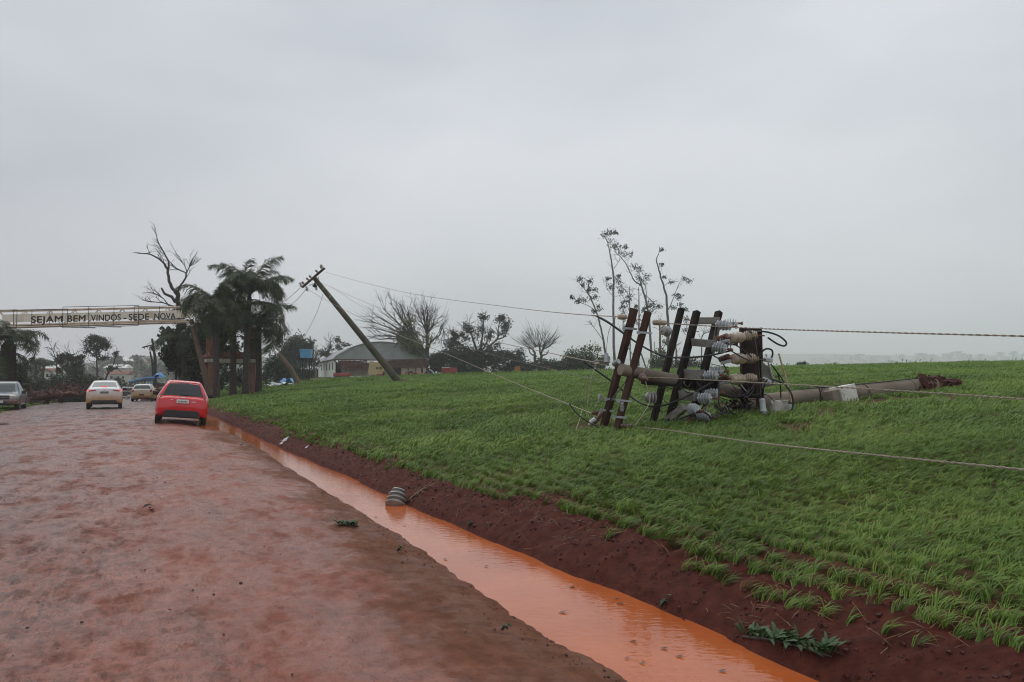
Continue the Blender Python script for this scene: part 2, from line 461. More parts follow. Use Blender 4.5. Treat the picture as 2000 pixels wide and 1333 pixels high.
def geo(a, b, first, ratio):
    o = [a]; st_ = first
    while o[-1] < b: o.append(o[-1] + st_); st_ *= ratio
    return o
def cobble(S, T_, X, Y):
    f1, f2 = cells(X / .17, Y / .17, 3)
    near = sstep(30, 9, T_ + 5.2)
    mask = .25 + .75 * sstep(.4, .62, fbm(X * .6, Y * .6, 77, 3))
    inner = sstep(-.1, -1.0, S) * sstep(-ROADW, -ROADW + .6, S)
    lumps = (fbm(X * 3.2, Y * 3.2, 91, 4) - .5) * .055 + (fbm(X * 9, Y * 9, 97, 3) - .5) * .022
    rough_ = .35 + .65 * sstep(-2.0, -3.6, S)
    lumps = lumps + rough_ * (-np.clip(fbm(X * 7, Y * 7, 107, 3) - .54, 0, 1) * .16 + np.clip(fbm(X * 13, Y * 13, 113, 2) - .6, 0, 1) * .06)
    ruts = -.012 * np.exp(-((S + 2.6) / .35) ** 2) - .012 * np.exp(-((S + 4.3) / .35) ** 2) - .010 * np.exp(-((S + 6.4) / .4) ** 2)
    return inner * (near * mask * (np.clip(f2 - f1, 0, .5) * .034) + lumps * near + ruts)
road = sheet('road', np.linspace(-ROADW, 0, 400), T, 'road',
             {'shoulder': lambda S, T_, X, Y: sstep(.95, .35, (-S - halfwater(T_)) + (fbm(T_ * .5, S * 0, 5, 4) - .5) * 1.4 + (fbm(X * 4, Y * 4, 15, 3) - .5) * .5) * sstep(60, 40, T_),
              'lumpy': lambda S, T_, X, Y: np.clip(.12 + .88 * sstep(-2.3, -4.0, S + (fbm(T_ * .35, S * .8, 45, 4) - .5) * 2.4) + .5 * np.exp(-((S + 2.55 + .25 * np.sin(T_ * .3)) / .22) ** 2) * sstep(.4, .55, fbm(T_ * .5, S * 0, 49, 3)), 0, 1),
              'stone': lambda S, T_, X, Y: sstep(24, 48, T_ + (fbm(X * .3, Y * .3, 25, 3) - .5) * 30) * .8
              + .45 * sstep(.5, .68, fbm(S * .9, T_ * .15, 29, 3)) * sstep(-3, -5, S)}, cobble)
def in_track(X, Y):
    """bare tyre track at the far edge of the crop"""
    px = 1000 + FPX * X / np.maximum(Y, .1)
    yc = np.interp(px, TRK[:, 0], TRK[:, 1]); wd = np.interp(px, TRK[:, 0], TRK[:, 2])
    return sstep(1.0, .6, np.abs(Y - yc) / wd) * (px > TRK[0, 0] - 10) * (px < TRK[-1, 0])
_tk = []
for px, py in ((428, 792), (460, 783), (505, 772), (560, 765), (630, 760), (700, 756), (790, 749), (900, 744)):
    g = ground_at(px, py); _tk.append((px, g.y, .055 * g.y * (1.0 if px < 650 else .45)))
TRK = np.array(_tk)
def cover(S, T_, X, Y):
    b = S - halfwater(T_)
    D = np.hypot(X, Y)
    c = sstep(.7, 1.3, b) * (.18 + .82 * sstep(12, 42, D))
    bare = sstep(.60, .72, fbm(X * .7, Y * .7, 141, 4)) * .5
    return np.clip(c - bare * c - in_track(X, Y) * .75, 0, 1)
field = sheet('field', np.array(geo(0, 5, .03, 1.0) + geo(5.03, 3500, .035, 1.045)), T, 'field', {'cover': cover})
verge = sheet('roadside_ground', -np.array(geo(ROADW, 3500, .06, 1.07))[::-1], T, 'verge')
# muddy water lying in the ditch
tw = np.arange(-8, 40, .12); sw = np.linspace(-.95, .95, 20)
SS, TT = np.meshgrid(sw, tw); X, Y = xy(SS, TT)
mbw = MB(); mbw.v = [tuple(q) for q in np.stack([X.ravel(), Y.ravel(), (zroad(TT) - .108).ravel()], 1)]
nc = len(sw); mbw.f = [(r * nc + c, r * nc + c + 1, (r + 1) * nc + c + 1, (r + 1) * nc + c) for r in range(len(tw) - 1) for c in range(nc - 1)]
tag(mbw.build('ditch_water', 'water', smooth=True), kind='structure')

# ------------------------------------------------------------------ the young crop: one mass of grass
def crop_material():
    m = bpy.data.materials.new('crop'); m.use_nodes = True; nt = m.node_tree; b = nt.nodes['Principled BSDF']; N = nt.nodes.new; Lk = nt.links.new
    ge = N('ShaderNodeNewGeometry'); oi = N('ShaderNodeObjectInfo')
    no = N('ShaderNodeTexNoise'); no.inputs['Scale'].default_value = .45; no.inputs['Detail'].default_value = 5; Lk(ge.outputs['Position'], no.inputs['Vector'])
    a1 = N('ShaderNodeMath'); a1.operation = 'MULTIPLY_ADD'; Lk(ge.outputs['Random Per Island'], a1.inputs[0]); a1.inputs[1].default_value = .42
    a2 = N('ShaderNodeMath'); a2.operation = 'MULTIPLY_ADD'; Lk(oi.outputs['Random'], a2.inputs[0]); a2.inputs[1].default_value = .30
    a3 = N('ShaderNodeMath'); a3.operation = 'MULTIPLY_ADD'; Lk(no.outputs['Fac'], a3.inputs[0]); a3.inputs[1].default_value = 1.0; a3.inputs[2].default_value = -.36
    Lk(a3.outputs['Value'], a2.inputs[2]); Lk(a2.outputs['Value'], a1.inputs[2])
    rp = N('ShaderNodeValToRGB'); e = rp.color_ramp.elements
    e[0].position = .08; e[0].color = (.036, .080, .010, 1); e[1].position = .95; e[1].color = (.30, .33, .075, 1)
    for p_, c_ in ((.35, (.092, .172, .021)), (.75, (.185, .29, .040))): q_ = e.new(p_); q_.color = (*c_, 1)
    Lk(a1.outputs['Value'], rp.inputs['Fac']); Lk(rp.outputs['Color'], b.inputs['Base Color'])
    b.inputs['Roughness'].default_value = .55; b.inputs['Specular IOR Level'].default_value = .3
    tl = N('ShaderNodeBsdfTranslucent'); Lk(rp.outputs['Color'], tl.inputs['Color']); mx = N('ShaderNodeMixShader'); mx.inputs['Fac'].default_value = .22
    Lk(b.outputs['BSDF'], mx.inputs[1]); Lk(tl.outputs['BSDF'], mx.inputs[2]); Lk(mx.outputs['Shader'], nt.nodes['Material Output'].inputs['Surface'])
    M['crop'] = m
crop_material()
tuft_col = bpy.data.collections.new('crop_tufts')
def tuft(name, blades, length, width, spread, lean, seed):
    r = random.Random(seed); mb = MB()
    for k in range(blades):
        a = r.gauss(0, .8); ln = length * r.uniform(.55, 1.15)
        bx, by = r.gauss(0, spread), r.gauss(0, spread)
        # most blades are blown over towards +x
        dirx = math.cos(a) * lean + r.gauss(0, .35); diry = math.sin(a) * .55 + r.gauss(0, .25)
        h = Vector((dirx, diry, 0)); up0 = r.uniform(.75, 1.15); n = 4
        p = Vector((bx, by, -.01)); pts = [p.copy()]
        for q in range(n):
            f = (q + .6) / n
            d = Vector((h.x * (f * 1.5 + .15), h.y * (f * 1.5 + .15), up0 * (1 - 1.15 * f * f)))
            p = p + d.normalized() * ln / n; pts.append(p.copy())
        side = Vector((-h.y, h.x, 0)); side = side.normalized() if side.length > 1e-4 else Vector((0, 1, 0))
        tw_ = r.uniform(-.5, .5); side = (side + Vector((0, 0, tw_))).normalized()
        wv = [1.0, 1.0, .9, .6]; vs_ = []
        for q in range(n): vs_ += [pts[q] - side * width * wv[q] / 2, pts[q] + side * width * wv[q] / 2]
        vs_.append(pts[n])
        mb.add(vs_, [(0, 1, 3, 2), (2, 3, 5, 4), (4, 5, 7, 6), (6, 7, 8)])
    me = bpy.data.meshes.new(name); me.from_pydata(mb.v, [], mb.f); me.materials.append(M['crop'])
    me.polygons.foreach_set('use_smooth', [True] * len(me.polygons))
    o = bpy.data.objects.new(name, me); tuft_col.objects.link(o)
for k in range(4): tuft('a%d' % k, 16, .185, .0072, .017, 1.2, 100 + k)      # near
for k in range(4): tuft('b%d' % k, 20, .165, .0115, .045, .85, 200 + k)        # middle
for k in range(3): tuft('c%d' % k, 30, .16, .024, .17, .55, 300 + k)        # far
for k in range(3): tuft('d%d' % k, 60, .24, .06, .6, .5, 400 + k)          # farthest
def crop_points():
    P = []; Sc = []; Rt = []; Ix = []
    def band(d0, d1, rowsp, stepp, base, nvar, jit, smin, smax):
        s_ = np.arange(.24, 190, rowsp); t_ = np.arange(-9, 190, stepp)
        if d1 < 40: s_ = s_[s_ < 60]; t_ = t_[t_ < 60]
        S_, T_ = np.meshgrid(s_, t_)
        S_ = S_ + rng.normal(0, jit * rowsp, S_.shape); T_ = T_ + rng.uniform(-.5, .5, T_.shape) * stepp
        S_, T_ = S_.ravel(), T_.ravel(); X, Y = xy(S_, T_); D = np.hypot(X, Y)
        fade = 1.18
        e = rng.uniform(1 / fade, fade, D.shape)
        b = S_ - halfwater(T_)
        edge = .20 + .40 * fbm(T_ * .8, T_ * 0 + 1, 203, 3)
        k = (D * e > d0) & (D * e <= d1) & (Y > 2) & (np.abs(X) < .72 * Y + 1.5) & (b > edge)
        thin = sstep(.0, .9, b - edge) * .28 + .72
        thin = thin * (1 - .8 * sstep(.60, .70, fbm(X * .7, Y * .7, 141, 4)))
        k &= rng.uniform(0, 1, D.shape) < thin
        k &= in_track(X, Y) < rng.uniform(.1, .9, D.shape)
        px_ = 1000 + FPX * X / Y; yl = np.interp(px_, [1452, 1822], [15.5, 17.6])
        k &= ~((px_ > 1450) & (px_ < 1830) & (Y > yl - .42) & (Y < yl + .2))                # pressed flat by the pole
        k &= np.hypot((X - 9.15) / .75, (Y - 17.9) / .5) > rng.uniform(.7, 1.1, D.shape)      # earth torn up at the pole's foot
        X, Y, D = X[k], Y[k], D[k]
        P.append(np.stack([X, Y, height(X, Y)], 1)); n = len(X)
        g = .75 + .55 * fbm(X * .9, Y * .9, 301, 3)
        Sc.append(rng.uniform(smin, smax, n) * g)
        gust = (fbm(X * .35, Y * .35, 311, 3) - .5) * 1.5
        Rt.append(np.stack([rng.normal(0, .08, n), rng.normal(0, .08, n), gust - .15 + rng.normal(0, .4, n)], 1))
        Ix.append(base + rng.integers(0, nvar, n))
    band(0, 13, .215, .034, 0, 4, .075, .7, 1.1)
    band(13, 34, .20, .10, 4, 4, .25, .75, 1.2)
    band(34, 78, .45, .42, 8, 3, .4, .8, 1.2)
    band(78, 175, 1.1, 1.0, 11, 3, .4, .8, 1.2)
    return np.concatenate(P), np.concatenate(Sc), np.concatenate(Rt), np.concatenate(Ix)
gp, gs, gr, gi = crop_points()
print('crop tufts', len(gp))
me = bpy.data.meshes.new('crop'); me.vertices.add(len(gp)); me.vertices.foreach_set('co', gp.ravel())
a = me.attributes.new('scl', 'FLOAT', 'POINT'); a.data.foreach_set('value', gs.astype(np.float32))
a = me.attributes.new('rot', 'FLOAT_VECTOR', 'POINT'); a.data.foreach_set('vector', gr.astype(np.float32).ravel())
a = me.attributes.new('idx', 'INT', 'POINT'); a.data.foreach_set('value', gi.astype(np.int32))
me.update()
crop = link('crop', me); tag(crop, 'young green crop blown over across the whole field', 'crop', kind='stuff')
ng = bpy.data.node_groups.new('crop_nodes', 'GeometryNodeTree')
ng.interface.new_socket('Geometry', in_out='INPUT', socket_type='NodeSocketGeometry')
ng.interface.new_socket('Geometry', in_out='OUTPUT', socket_type='NodeSocketGeometry')
gi_ = ng.nodes.new('NodeGroupInput'); go_ = ng.nodes.new('NodeGroupOutput')
iop = ng.nodes.new('GeometryNodeInstanceOnPoints'); ci = ng.nodes.new('GeometryNodeCollectionInfo')
ci.inputs['Collection'].default_value = tuft_col; ci.inputs['Separate Children'].default_value = True; ci.inputs['Reset Children'].default_value = True
def attr(nm, ty):
    n = ng.nodes.new('GeometryNodeInputNamedAttribute'); n.data_type = ty; n.inputs['Name'].default_value = nm; return n.outputs['Attribute']
gl = ng.links.new
gl(gi_.outputs[0], iop.inputs['Points']); gl(ci.outputs['Instances'], iop.inputs['Instance']); iop.inputs['Pick Instance'].default_value = True
gl(attr('idx', 'INT'), iop.inputs['Instance Index']); gl(attr('rot', 'FLOAT_VECTOR'), iop.inputs['Rotation']); gl(attr('scl', 'FLOAT'), iop.inputs['Scale'])
gl(iop.outputs['Instances'], go_.inputs[0])
md = crop.modifiers.new('crop', 'NODES'); md.node_group = ng
# ------------------------------------------------------------------ materials of the power line
mat('rusty_arm', (.046, .026, .020), .85, col2=(.095, .050, .037), scale=5, bump=.35, bscale=40, stretch=(1, 1, .35), spec=.12)
mat('dark_timber', (.012, .010, .009), .9, col2=(.036, .029, .025), scale=8, bump=.6, bscale=45, stretch=(1, 1, .15), spec=.1)
mat('grey_timber', (.15, .14, .122), .85, col2=(.24, .225, .20), scale=7, bump=.4, bscale=40, stretch=(.2, 1, 1), spec=.25)
mat('concrete', (.15, .118, .090), .85, col2=(.23, .185, .142), scale=3, bump=.35, bscale=60, stretch=(.35, 1, 1), spec=.3)
mat('mossy_concrete', (.075, .066, .048), .8, col2=(.13, .11, .078), scale=2.2, bump=.3, bscale=40, spec=.3)
mat('rebar', (.03, .020, .016), .7, var=.3, metal=.3)
mat('rust', (.10, .040, .024), .8, col2=(.18, .080, .050), scale=9, bump=.3)
mat('galvanised', (.36, .37, .37), .42, metal=.75, var=.18, scale=12)
mat('aluminium', (.50, .47, .42), .45, metal=.45, col2=(.34, .31, .27), scale=6, bump=.1)
mat('porcelain_cream', (.46, .37, .27), .25, col2=(.32, .24, .17), scale=5, coat=.3)
mat('porcelain_brown', (.13, .065, .045), .25, var=.25, scale=6, coat=.3)
mat('porcelain_grey', (.27, .26, .24), .28, var=.2, scale=6, coat=.3)
mat('polymer_grey', (.46, .475, .49), .45, var=.12, scale=10)
mat('black_cable', (.012, .012, .013), .42)
mat('conductor', (.30, .245, .19), .65, var=.3, scale=40, metal=.2)
mat('thin_wire', (.12, .115, .11), .5, metal=.3)
mat('cord', (.42, .36, .28), .7)
mat('steel_channel', (.020, .014, .011), .85, col2=(.052, .030, .023), scale=3.5, bump=.3, bscale=30, spec=.25)
mat('white_paint', (.66, .63, .56), .6, col2=(.50, .46, .39), scale=4, lo=.45, hi=.8)
mat('black_mark', (.02, .02, .02), .8)
mat('pale_wood', (.48, .35, .21), .75, var=.25, scale=14)
mat('clod', (.075, .019, .012), .9, col2=(.040, .011, .008), scale=9, bump=.6)

def shed_profile(length, core, shed, n, end=.6, head=.02):
    """ribbed insulator: thin core with n sheds growing to the middle"""
    p = [(0, core * .8), (head, core)]
    step = (length - 2 * head) / n
    for k in range(n):
        f = 1 - (1 - end) * abs((k + .5) / n * 2 - 1)
        z0 = head + k * step
        p += [(z0 + step * .2, core), (z0 + step * .42, shed * f), (z0 + step * .54, shed * f * .98), (z0 + step * .66, core)]
    p += [(length - head, core), (length, core * .8)]
    return p
def bulb_profile(length, r, n):
    p = [(0, r * .3)]
    for k in range(n):
        z0 = length * k / n; st_ = length / n; f = math.sin(math.pi * (.22 + .66 * (k + .5) / n)) ** .7
        p += [(z0 + st_ * .12, r * f * .80), (z0 + st_ * .45, r * f), (z0 + st_ * .8, r * f * .98), (z0 + st_ * .97, r * f * .80)]
    p += [(length, r * .3)]
    return p

# ------------------------------------------------------------------ fallen power pole with its arms, insulators and gear
D0 = 14.9
fp = thing('fallen_power_pole', 'snapped concrete power pole lying in the crop with a rack of crossarms', 'power pole', ground_at(1470, 812))
butt = at(1822, 754, 17.6); brk = at(1452, 788, 15.5)
axis = (butt - brk)
sh = MB(); sh.tube([brk + axis * f for f in (0, .1, .25, .5, .75, 1.0)], [.140, .144, .149, .158, .167, .175], 24)
shaft = sh.build('shaft', 'concrete', fp, smooth=True, angle=50)
for f in (.60, .86):
    b_ = MB(); q = brk + axis * f; b_.lathe(q, axis, [(-.012, .176), (.012, .176)], 24); b_.build('strap', 'mossy_concrete', shaft, smooth=True)
# cable clipped along the top of the lying shaft and round its foot
up_ = Vector((0, -.25, 1)).normalized()
cb = MB(); cb.tube(smooth_path([brk + axis * .28 + up_ * .178, brk + axis * .5 + up_ * .178, brk + axis * .72 + up_ * .182, brk + axis * .97 + up_ * .198, butt + up_ * .16 + axis.normalized() * .07, butt + axis.normalized() * .16 - up_ * .03]), .011, 6)
cb.build('earth_cable', 'black_cable', shaft, smooth=True)
# upper piece of the shaft, hollow at its tip, still hanging on the arms
tip = at(1212, 722, 14.35); brk2 = at(1462, 772, 15.6); ax2 = brk2 - tip
us = MB(); us.tube([tip + ax2 * f for f in (0, .3, .6, .85, 1)], [.105, .110, .118, .124, .09], 22, cap=False)
us.lathe(tip - ax2.normalized() * .002, ax2, [(0, .105), (0.001, .042), (.25, .042)], 22)
us.build('upper_shaft', 'concrete', fp, smooth=True, angle=50)
# torn end: rubble core and bent reinforcing bars
rb = MB(); r_ = random.Random(3)
for k in range(34):
    c = brk + Vector((r_.gauss(-.12, .16), r_.gauss(-.1, .14), r_.gauss(-.06, .06)))
    s_ = r_.uniform(.03, .11); rb.box(c, (s_ * r_.uniform(.7, 1.6), s_, s_ * .7), Euler((r_.random() * 3, r_.random() * 3, r_.random() * 3)).to_matrix())
tag(rb.build('broken_core', 'steel_channel', fp), 'shattered dark concrete at the break', kind='stuff')
for k in range(9):
    a_ = at(1398 + k * 6.5, 772 + (k % 3) * 3, 15.35); b_ = at(1438 + k * 5 + r_.uniform(-6, 6), 799 - k * 2 + r_.uniform(-5, 5), 15.45)
    m_ = (a_ + b_) / 2 + Vector((r_.uniform(-.05, .05), r_.uniform(-.08, .08), r_.uniform(-.1, .03)))
    MB().tube(smooth_path([a_, m_, b_], 5), .0065, 5).build('reinforcing_bar', 'rebar', fp, smooth=True)
# leaning crossarms
def arm(name, a, b, w, h, m, bevel=.008, roll=0.0):
    return MB().beam(a, b, w, h, roll=roll).build(name, m, fp, bevel=bevel)
arm1 = arm('crossarm', at(1239, 603, D0 - .05), at(1179, 834, D0 + .25), .125, .10, 'rusty_arm', roll=.35)
arm2 = arm('crossarm', at(1266, 609, D0 - .55), at(1203, 846, D0 - .45), .130, .10, 'rusty_arm', roll=.35)
tim1 = arm('crossarm', at(1331, 603, D0 + .15), at(1273, 835, D0 - .20), .125, .10, 'dark_timber', roll=.3)
tim2 = arm('crossarm', at(1361, 609, D0 + .35), at(1303, 838, D0 - .40), .125, .10, 'dark_timber', roll=.3)
tim3 = arm('crossarm', at(1404, 610, D0 + .60), at(1347, 838, D0 - .45), .125, .10, 'dark_timber', roll=.3)
# bolt holes as dark studs along the rusty arms
for (p0, p1, par) in ((at(1239, 603, D0 - .12), at(1179, 834, D0 + .18), arm1), (at(1266, 609, D0 - .62), at(1203, 846, D0 - .52), arm2)):
    for f in (.06, .3, .42, .55, .7, .84):
        MB().lathe(p0.lerp(p1, f), (0, -1, 0), [(-.02, .011), (.004, .011)], 8).build('bolt', 'rebar', par, smooth=True)
# tie rods and braces between them
for a_, b_, w_ in (((1246, 624, D0 - .1), (1262, 628, D0 - .5), .009), ((1336, 624, D0 + .1), (1358, 628, D0 + .3), .009), ((1190, 788, D0 + .2), (1224, 742, D0 - .45), .012),
                   ((1224, 674, D0 + .1), (1240, 700, D0 - .3), .012), ((1252, 690, D0 - .4), (1262, 720, D0 - .2), .012)):
    MB().tube([at(*a_), at(*b_)], w_, 8).build('tie_rod', 'galvanised' if w_ > .01 else 'rust', fp, smooth=True)
# galvanised straps with eye bolts round the rusty arms
for px, py, d in ((1226, 642, D0), (1255, 650, D0 - .55), (1191, 780, D0 + .2), (1216, 783, D0 - .5), (1182, 802, D0 + .25), (1206, 815, D0 - .48)):
    s_ = MB(); c = at(px, py, d - .08); s_.box(c + Vector((.06, 0, -.004)), (.22, .012, .036), Matrix.Rotation(.08, 3, 'Y'))
    s_.lathe(c + Vector((-.07, -.01, .0)), (0, -1, 0), [(-.03, .034), (-.03, .034), (.012, .034), (.012, .018), (-.01, .018)], 12)
    s_.build('strap_bracket', 'galvanised', fp, smooth=True)
# heavy dark beam and grey brackets of the switch rack
MB().beam(at(1256, 742, D0 - .25), at(1398, 752, D0 + .2), .16, .17, roll=.1).build('rack_beam', 'dark_timber', fp, bevel=.012)
for a_, b_, w_, h_ in (((1353, 627, D0 + .35), (1406, 627, D0 + .25), .11, .125), ((1345, 668, D0 + .25), (1389, 672, D0 - .35), .11, .135),
                       ((1326, 729, D0 + .1), (1373, 732, D0 - .45), .12, .165), ((1316, 771, D0 - .05), (1362, 775, D0 - .55), .12, .165),
                       ((1304, 822, D0 - .30), (1338, 795, D0 - .65), .11, .13), ((1306, 824, D0 - .2), (1354, 821, D0 - .6), .11, .11)):
    MB().beam(at(*a_), at(*b_), w_, h_).build('bracket_arm', 'grey_timber', fp, bevel=.008)
MB().beam(at(1404, 632, D0 + .3), at(1391, 690, D0 + .2), .03, .10).build('brace', 'grey_timber', fp, bevel=.004)
MB().beam(at(1349, 815, D0 - .62), at(1338, 842, D0 - .66), .05, .10).build('brace', 'rust', fp, bevel=.004)
# ribbed grey insulators, two behind each other on each bracket
def insul(name, a, b, core, shed, n, m, end=.75, seg=16):
    v = b - a
    return MB().lathe(a, v, shed_profile(v.length, core, shed, n, end), seg).build(name, m, fp, smooth=True, angle=30)
for a_, b_ in (((1397, 634, D0 + .1), (1431, 638, D0 - .1)), ((1412, 632, D0 + .35), (1442, 632, D0 + .25)),
               ((1391, 677, D0 - .4), (1421, 682, D0 - .55)), ((1402, 670, D0 - .15), (1432, 673, D0 - .25)),
               ((1373, 734, D0 - .5), (1405, 733, D0 - .65)), ((1384, 727, D0 - .25), (1414, 726, D0 - .4)),
               ((1362, 778, D0 - .6), (1392, 778, D0 - .75)), ((1375, 771, D0 - .35), (1406, 768, D0 - .5)),
               ((1345, 797, D0 - .65), (1366, 802, D0 - .85)), ((1360, 812, D0 - .6), (1390, 815, D0 - .75)), ((1338, 843, D0 - .7), (1362, 838, D0 - .9))):
    A_, B_ = at(*a_), at(*b_)
    i_ = insul('ribbed_insulator', A_, B_, .024, .100, 5, 'polymer_grey', .8)
    MB().lathe(B_, B_ - A_, [(-.01, .02), (.05, .02), (.05, .032), (.08, .032)], 8).build('terminal', 'rust', i_, smooth=True)
# cream porcelain bushings in pairs, with their rusty holders
for (x0, y0), (x1, y1) in (((1427, 661), (1478, 656)), ((1430, 701), (1480, 703)), ((1428, 741), (1478, 741))):
    a_, m_, b_ = at(x0, y0, D0 - .45), at(x0 + 27, (y0 + y1) / 2, D0 - .2), at(x1, y1, D0 - .25)
    i_ = MB().lathe(a_, m_ - a_, bulb_profile((m_ - a_).length, .105, 4), 18).build('porcelain_bushing', 'porcelain_cream', fp, smooth=True, angle=40)
    i2 = MB().lathe(m_ + Vector((-.01, 0, .015)), b_ - m_, bulb_profile((b_ - m_).length + .02, .098, 7), 18).build('porcelain_bushing', 'porcelain_cream', fp, smooth=True, angle=40)
    MB().tube([at(x0 - 25, y0 + 2, D0 - .1), at(x0 - 8, y0 - 4, D0 - .2), a_], [.05, .055, .03], 10).build('holder', 'rust', i_, smooth=True)
    MB().beam(at(x0 - 22, y0 + 9, D0 - .35), at(x0 - 2, y0 + 4, D0 - .5), .04, .05).build('clamp', 'galvanised', i_, bevel=.006)
    MB().tube([b_, b_ + Vector((.14, 0, .0))], .014, 8).build('contact_rod', 'rust', i2, smooth=True)
# wide steel channel standing upright behind the bushings
pc = MB(); a_, b_ = at(1465, 641, D0 + .45), at(1469, 778, D0 + .30)
pc.beam(a_, b_, .40, .03); v_ = (b_ - a_).normalized()
for sx in (-1, 1): pc.beam(a_ + Vector((sx * .19, -.05, 0)), b_ + Vector((sx * .19, -.05, 0)), .025, .09)
ch = pc.build('steel_channel', 'steel_channel', fp, bevel=.004)
for k in range(9):
    q = a_.lerp(b_, .06 + k * .11) + Vector((.19, -.1, 0)); MB().lathe(q, (0, -1, 0), [(-.01, .01), (.006, .01)], 6).build('rivet', 'galvanised', ch)
MB().beam(at(1478, 705, D0 + .05), at(1480, 795, D0 + .05), .06, .05).build('side_rail', 'rusty_arm', fp, bevel=.005)
# grey metal gusset on the right of the channel
MB().add([at(1487, 705, D0), at(1506, 722, D0 + .05), at(1516, 752, D0 + .05), at(1488, 759, D0), at(1487, 705, D0 + .03), at(1506, 722, D0 + .08), at(1516, 752, D0 + .08), at(1488, 759, D0 + .03)],
         [(0, 1, 2, 3), (7, 6, 5, 4), (0, 4, 5, 1), (1, 5, 6, 2), (2, 6, 7, 3), (3, 7, 4, 0)]).build('gusset', 'grey_timber', fp)
MB().tube([at(1496, 692, D0), at(1512, 748, D0)], .016, 8).build('tie_rod', 'galvanised', fp, smooth=True)
# silver can of the switch, with its smaller cylinder
cbase = at(1519, 815, D0 - .1)
can = MB(); can.lathe(cbase + Vector((0, 0, -.06)), (-.06, 0, 1), [(0, .08), (.02, .13), (.12, .145), (.125, .155), (.145, .155), (.15, .145), (.25, .14), (.33, .13), (.36, .09)], 24)
cn = can.build('switch_can', 'aluminium', fp, smooth=True, angle=40)
MB().lathe(cbase + Vector((.115, -.05, -.02)), (-.02, 0, 1), [(0, .055), (.30, .062), (.305, .072), (.325, .072), (.33, .03)], 16).build('side_cylinder', 'aluminium', cn, smooth=True, angle=40)
MB().lathe(cbase + Vector((-.10, -.07, .27)), (0, -1, .1), [(-.03, .05), (.03, .05)], 16).build('lifting_lug', 'aluminium', cn, smooth=True, angle=40)
MB().box(cbase + Vector((.22, .02, .12)), (.08, .05, .22)).build('hanger', 'galvanised', cn, bevel=.005)
# dark connector and white arrester discs left of the can
MB().lathe(at(1490, 792, D0 - .3), (.1, 0, -1), [(-.13, .02), (-.1, .05), (.06, .048), (.1, .06)], 14).build('cable_end', 'polymer_grey', fp, smooth=True, angle=40)
MB().lathe(at(1491, 803, D0 - .32), (.35, -.1, -.8), shed_profile(.16, .035, .075, 3, .95), 16).build('ribbed_insulator', 'porcelain_grey', fp, smooth=True, angle=30)
MB().box(at(1500, 703, D0 - .2), (.16, .10, .085), Euler((.2, .1, 0)).to_matrix()).build('connector_box', 'polymer_grey', fp, bevel=.02)
MB().box(at(1498, 743, D0 - .2), (.17, .06, .06), Euler((0, .5, 0)).to_matrix()).build('connector_box', 'polymer_grey', fp, bevel=.015)
# white painted band box on the lying shaft
q0 = brk + axis * .46; bx = MB(); Mx = frame((0, -.2, 1), axis)
e_ = axis.normalized()
wrap = MB(); ctr = at(1648, 771, 16.0)
rotb = Matrix.Rotation(math.atan2(axis.y, axis.x), 3, 'Z') @ Matrix.Rotation(-.16, 3, 'Y') @ Matrix.Rotation(-.12, 3, 'X')
wrap.box(ctr + Vector((.0, 0, 0)), (.40, .30, .345), rotb)
wb = wrap.build('white_plate', 'white_paint', fp, bevel=.012)
lf = MB(); lf.box(ctr + rotb @ Vector((-.30, .02, -.015)), (.19, .27, .29), rotb); lf.build('plate_side', 'concrete', wb, bevel=.012)
for k in range(7):
    MB().box(ctr + rotb @ Vector((-.165 + (k % 2) * .018, -.152, .13 - k * .042)), (.018 + .012 * (k % 3 == 0), .004, .014), rotb).build('stencil_mark', 'black_mark', wb)
# wires and moss wound round the shaft left of the plate
for k in range(5):
    f = .36 + .012 * k; q = brk + axis * f
    pts = [q + (Vector((0, math.cos(a), math.sin(a))) * (.158 + .012 * math.sin(3 * a + k))) + axis.normalized() * (.03 * math.sin(a + k)) for a in np.linspace(-2.4, 2.6, 14)]
    MB().tube(pts, .009, 5).build('wound_wire', 'black_cable', shaft, smooth=True)
MB().tube(smooth_path([at(1586, 752, 15.75), at(1600, 760, 15.7), at(1602, 782, 15.7), at(1592, 797, 15.75)], 6), .013, 6).build('loose_cable', 'black_cable', fp, smooth=True)
# the porcelain on the rusty arms
def tip_ins(a, b, core, shed, n, m, end=.8):
    return insul('arm_insulator', at(*a), at(*b), core, shed, n, m, end)
MB().lathe(at(1206, 619, D0 - .1), (1, .05, -.02), [(0, .02), (.01, .042), (.04, .052), (.13, .052), (.165, .04), (.18, .018)], 16).build('arm_insulator', 'porcelain_cream', fp, smooth=True, angle=40)
MB().lathe(at(1275, 630, D0 - .65), (1, .05, -.03), shed_profile(.235, .046, .056, 6, .95), 16).build('arm_insulator', 'porcelain_cream', fp, smooth=True, angle=30)
MB().lathe(at(1293, 645, D0 - .75), (.9, .5, -.2), [(-.03, .02), (0, .03), (.02, .085), (.05, .085), (.06, .045), (.075, .075), (.11, .095), (.15, .085), (.17, .03)], 18).build('arm_insulator', 'porcelain_grey', fp, smooth=True, angle=40)
MB().lathe(at(1262, 777, D0 - .3), (1, .2, 0), [(-.03, .03), (0, .06), (.03, .10), (.055, .10), (.06, .06), (.085, .105), (.11, .10), (.12, .06), (.14, .11), (.165, .1), (.18, .04)], 18).build('arm_insulator', 'porcelain_grey', fp, smooth=True, angle=40)
tip_ins((1215, 786, D0 - .62), (1215, 804, D0 - .62), .03, .047, 5, 'porcelain_grey')
tip_ins((1173, 770, D0 + .1), (1171, 783, D0 + .1), .03, .042, 2, 'porcelain_grey')
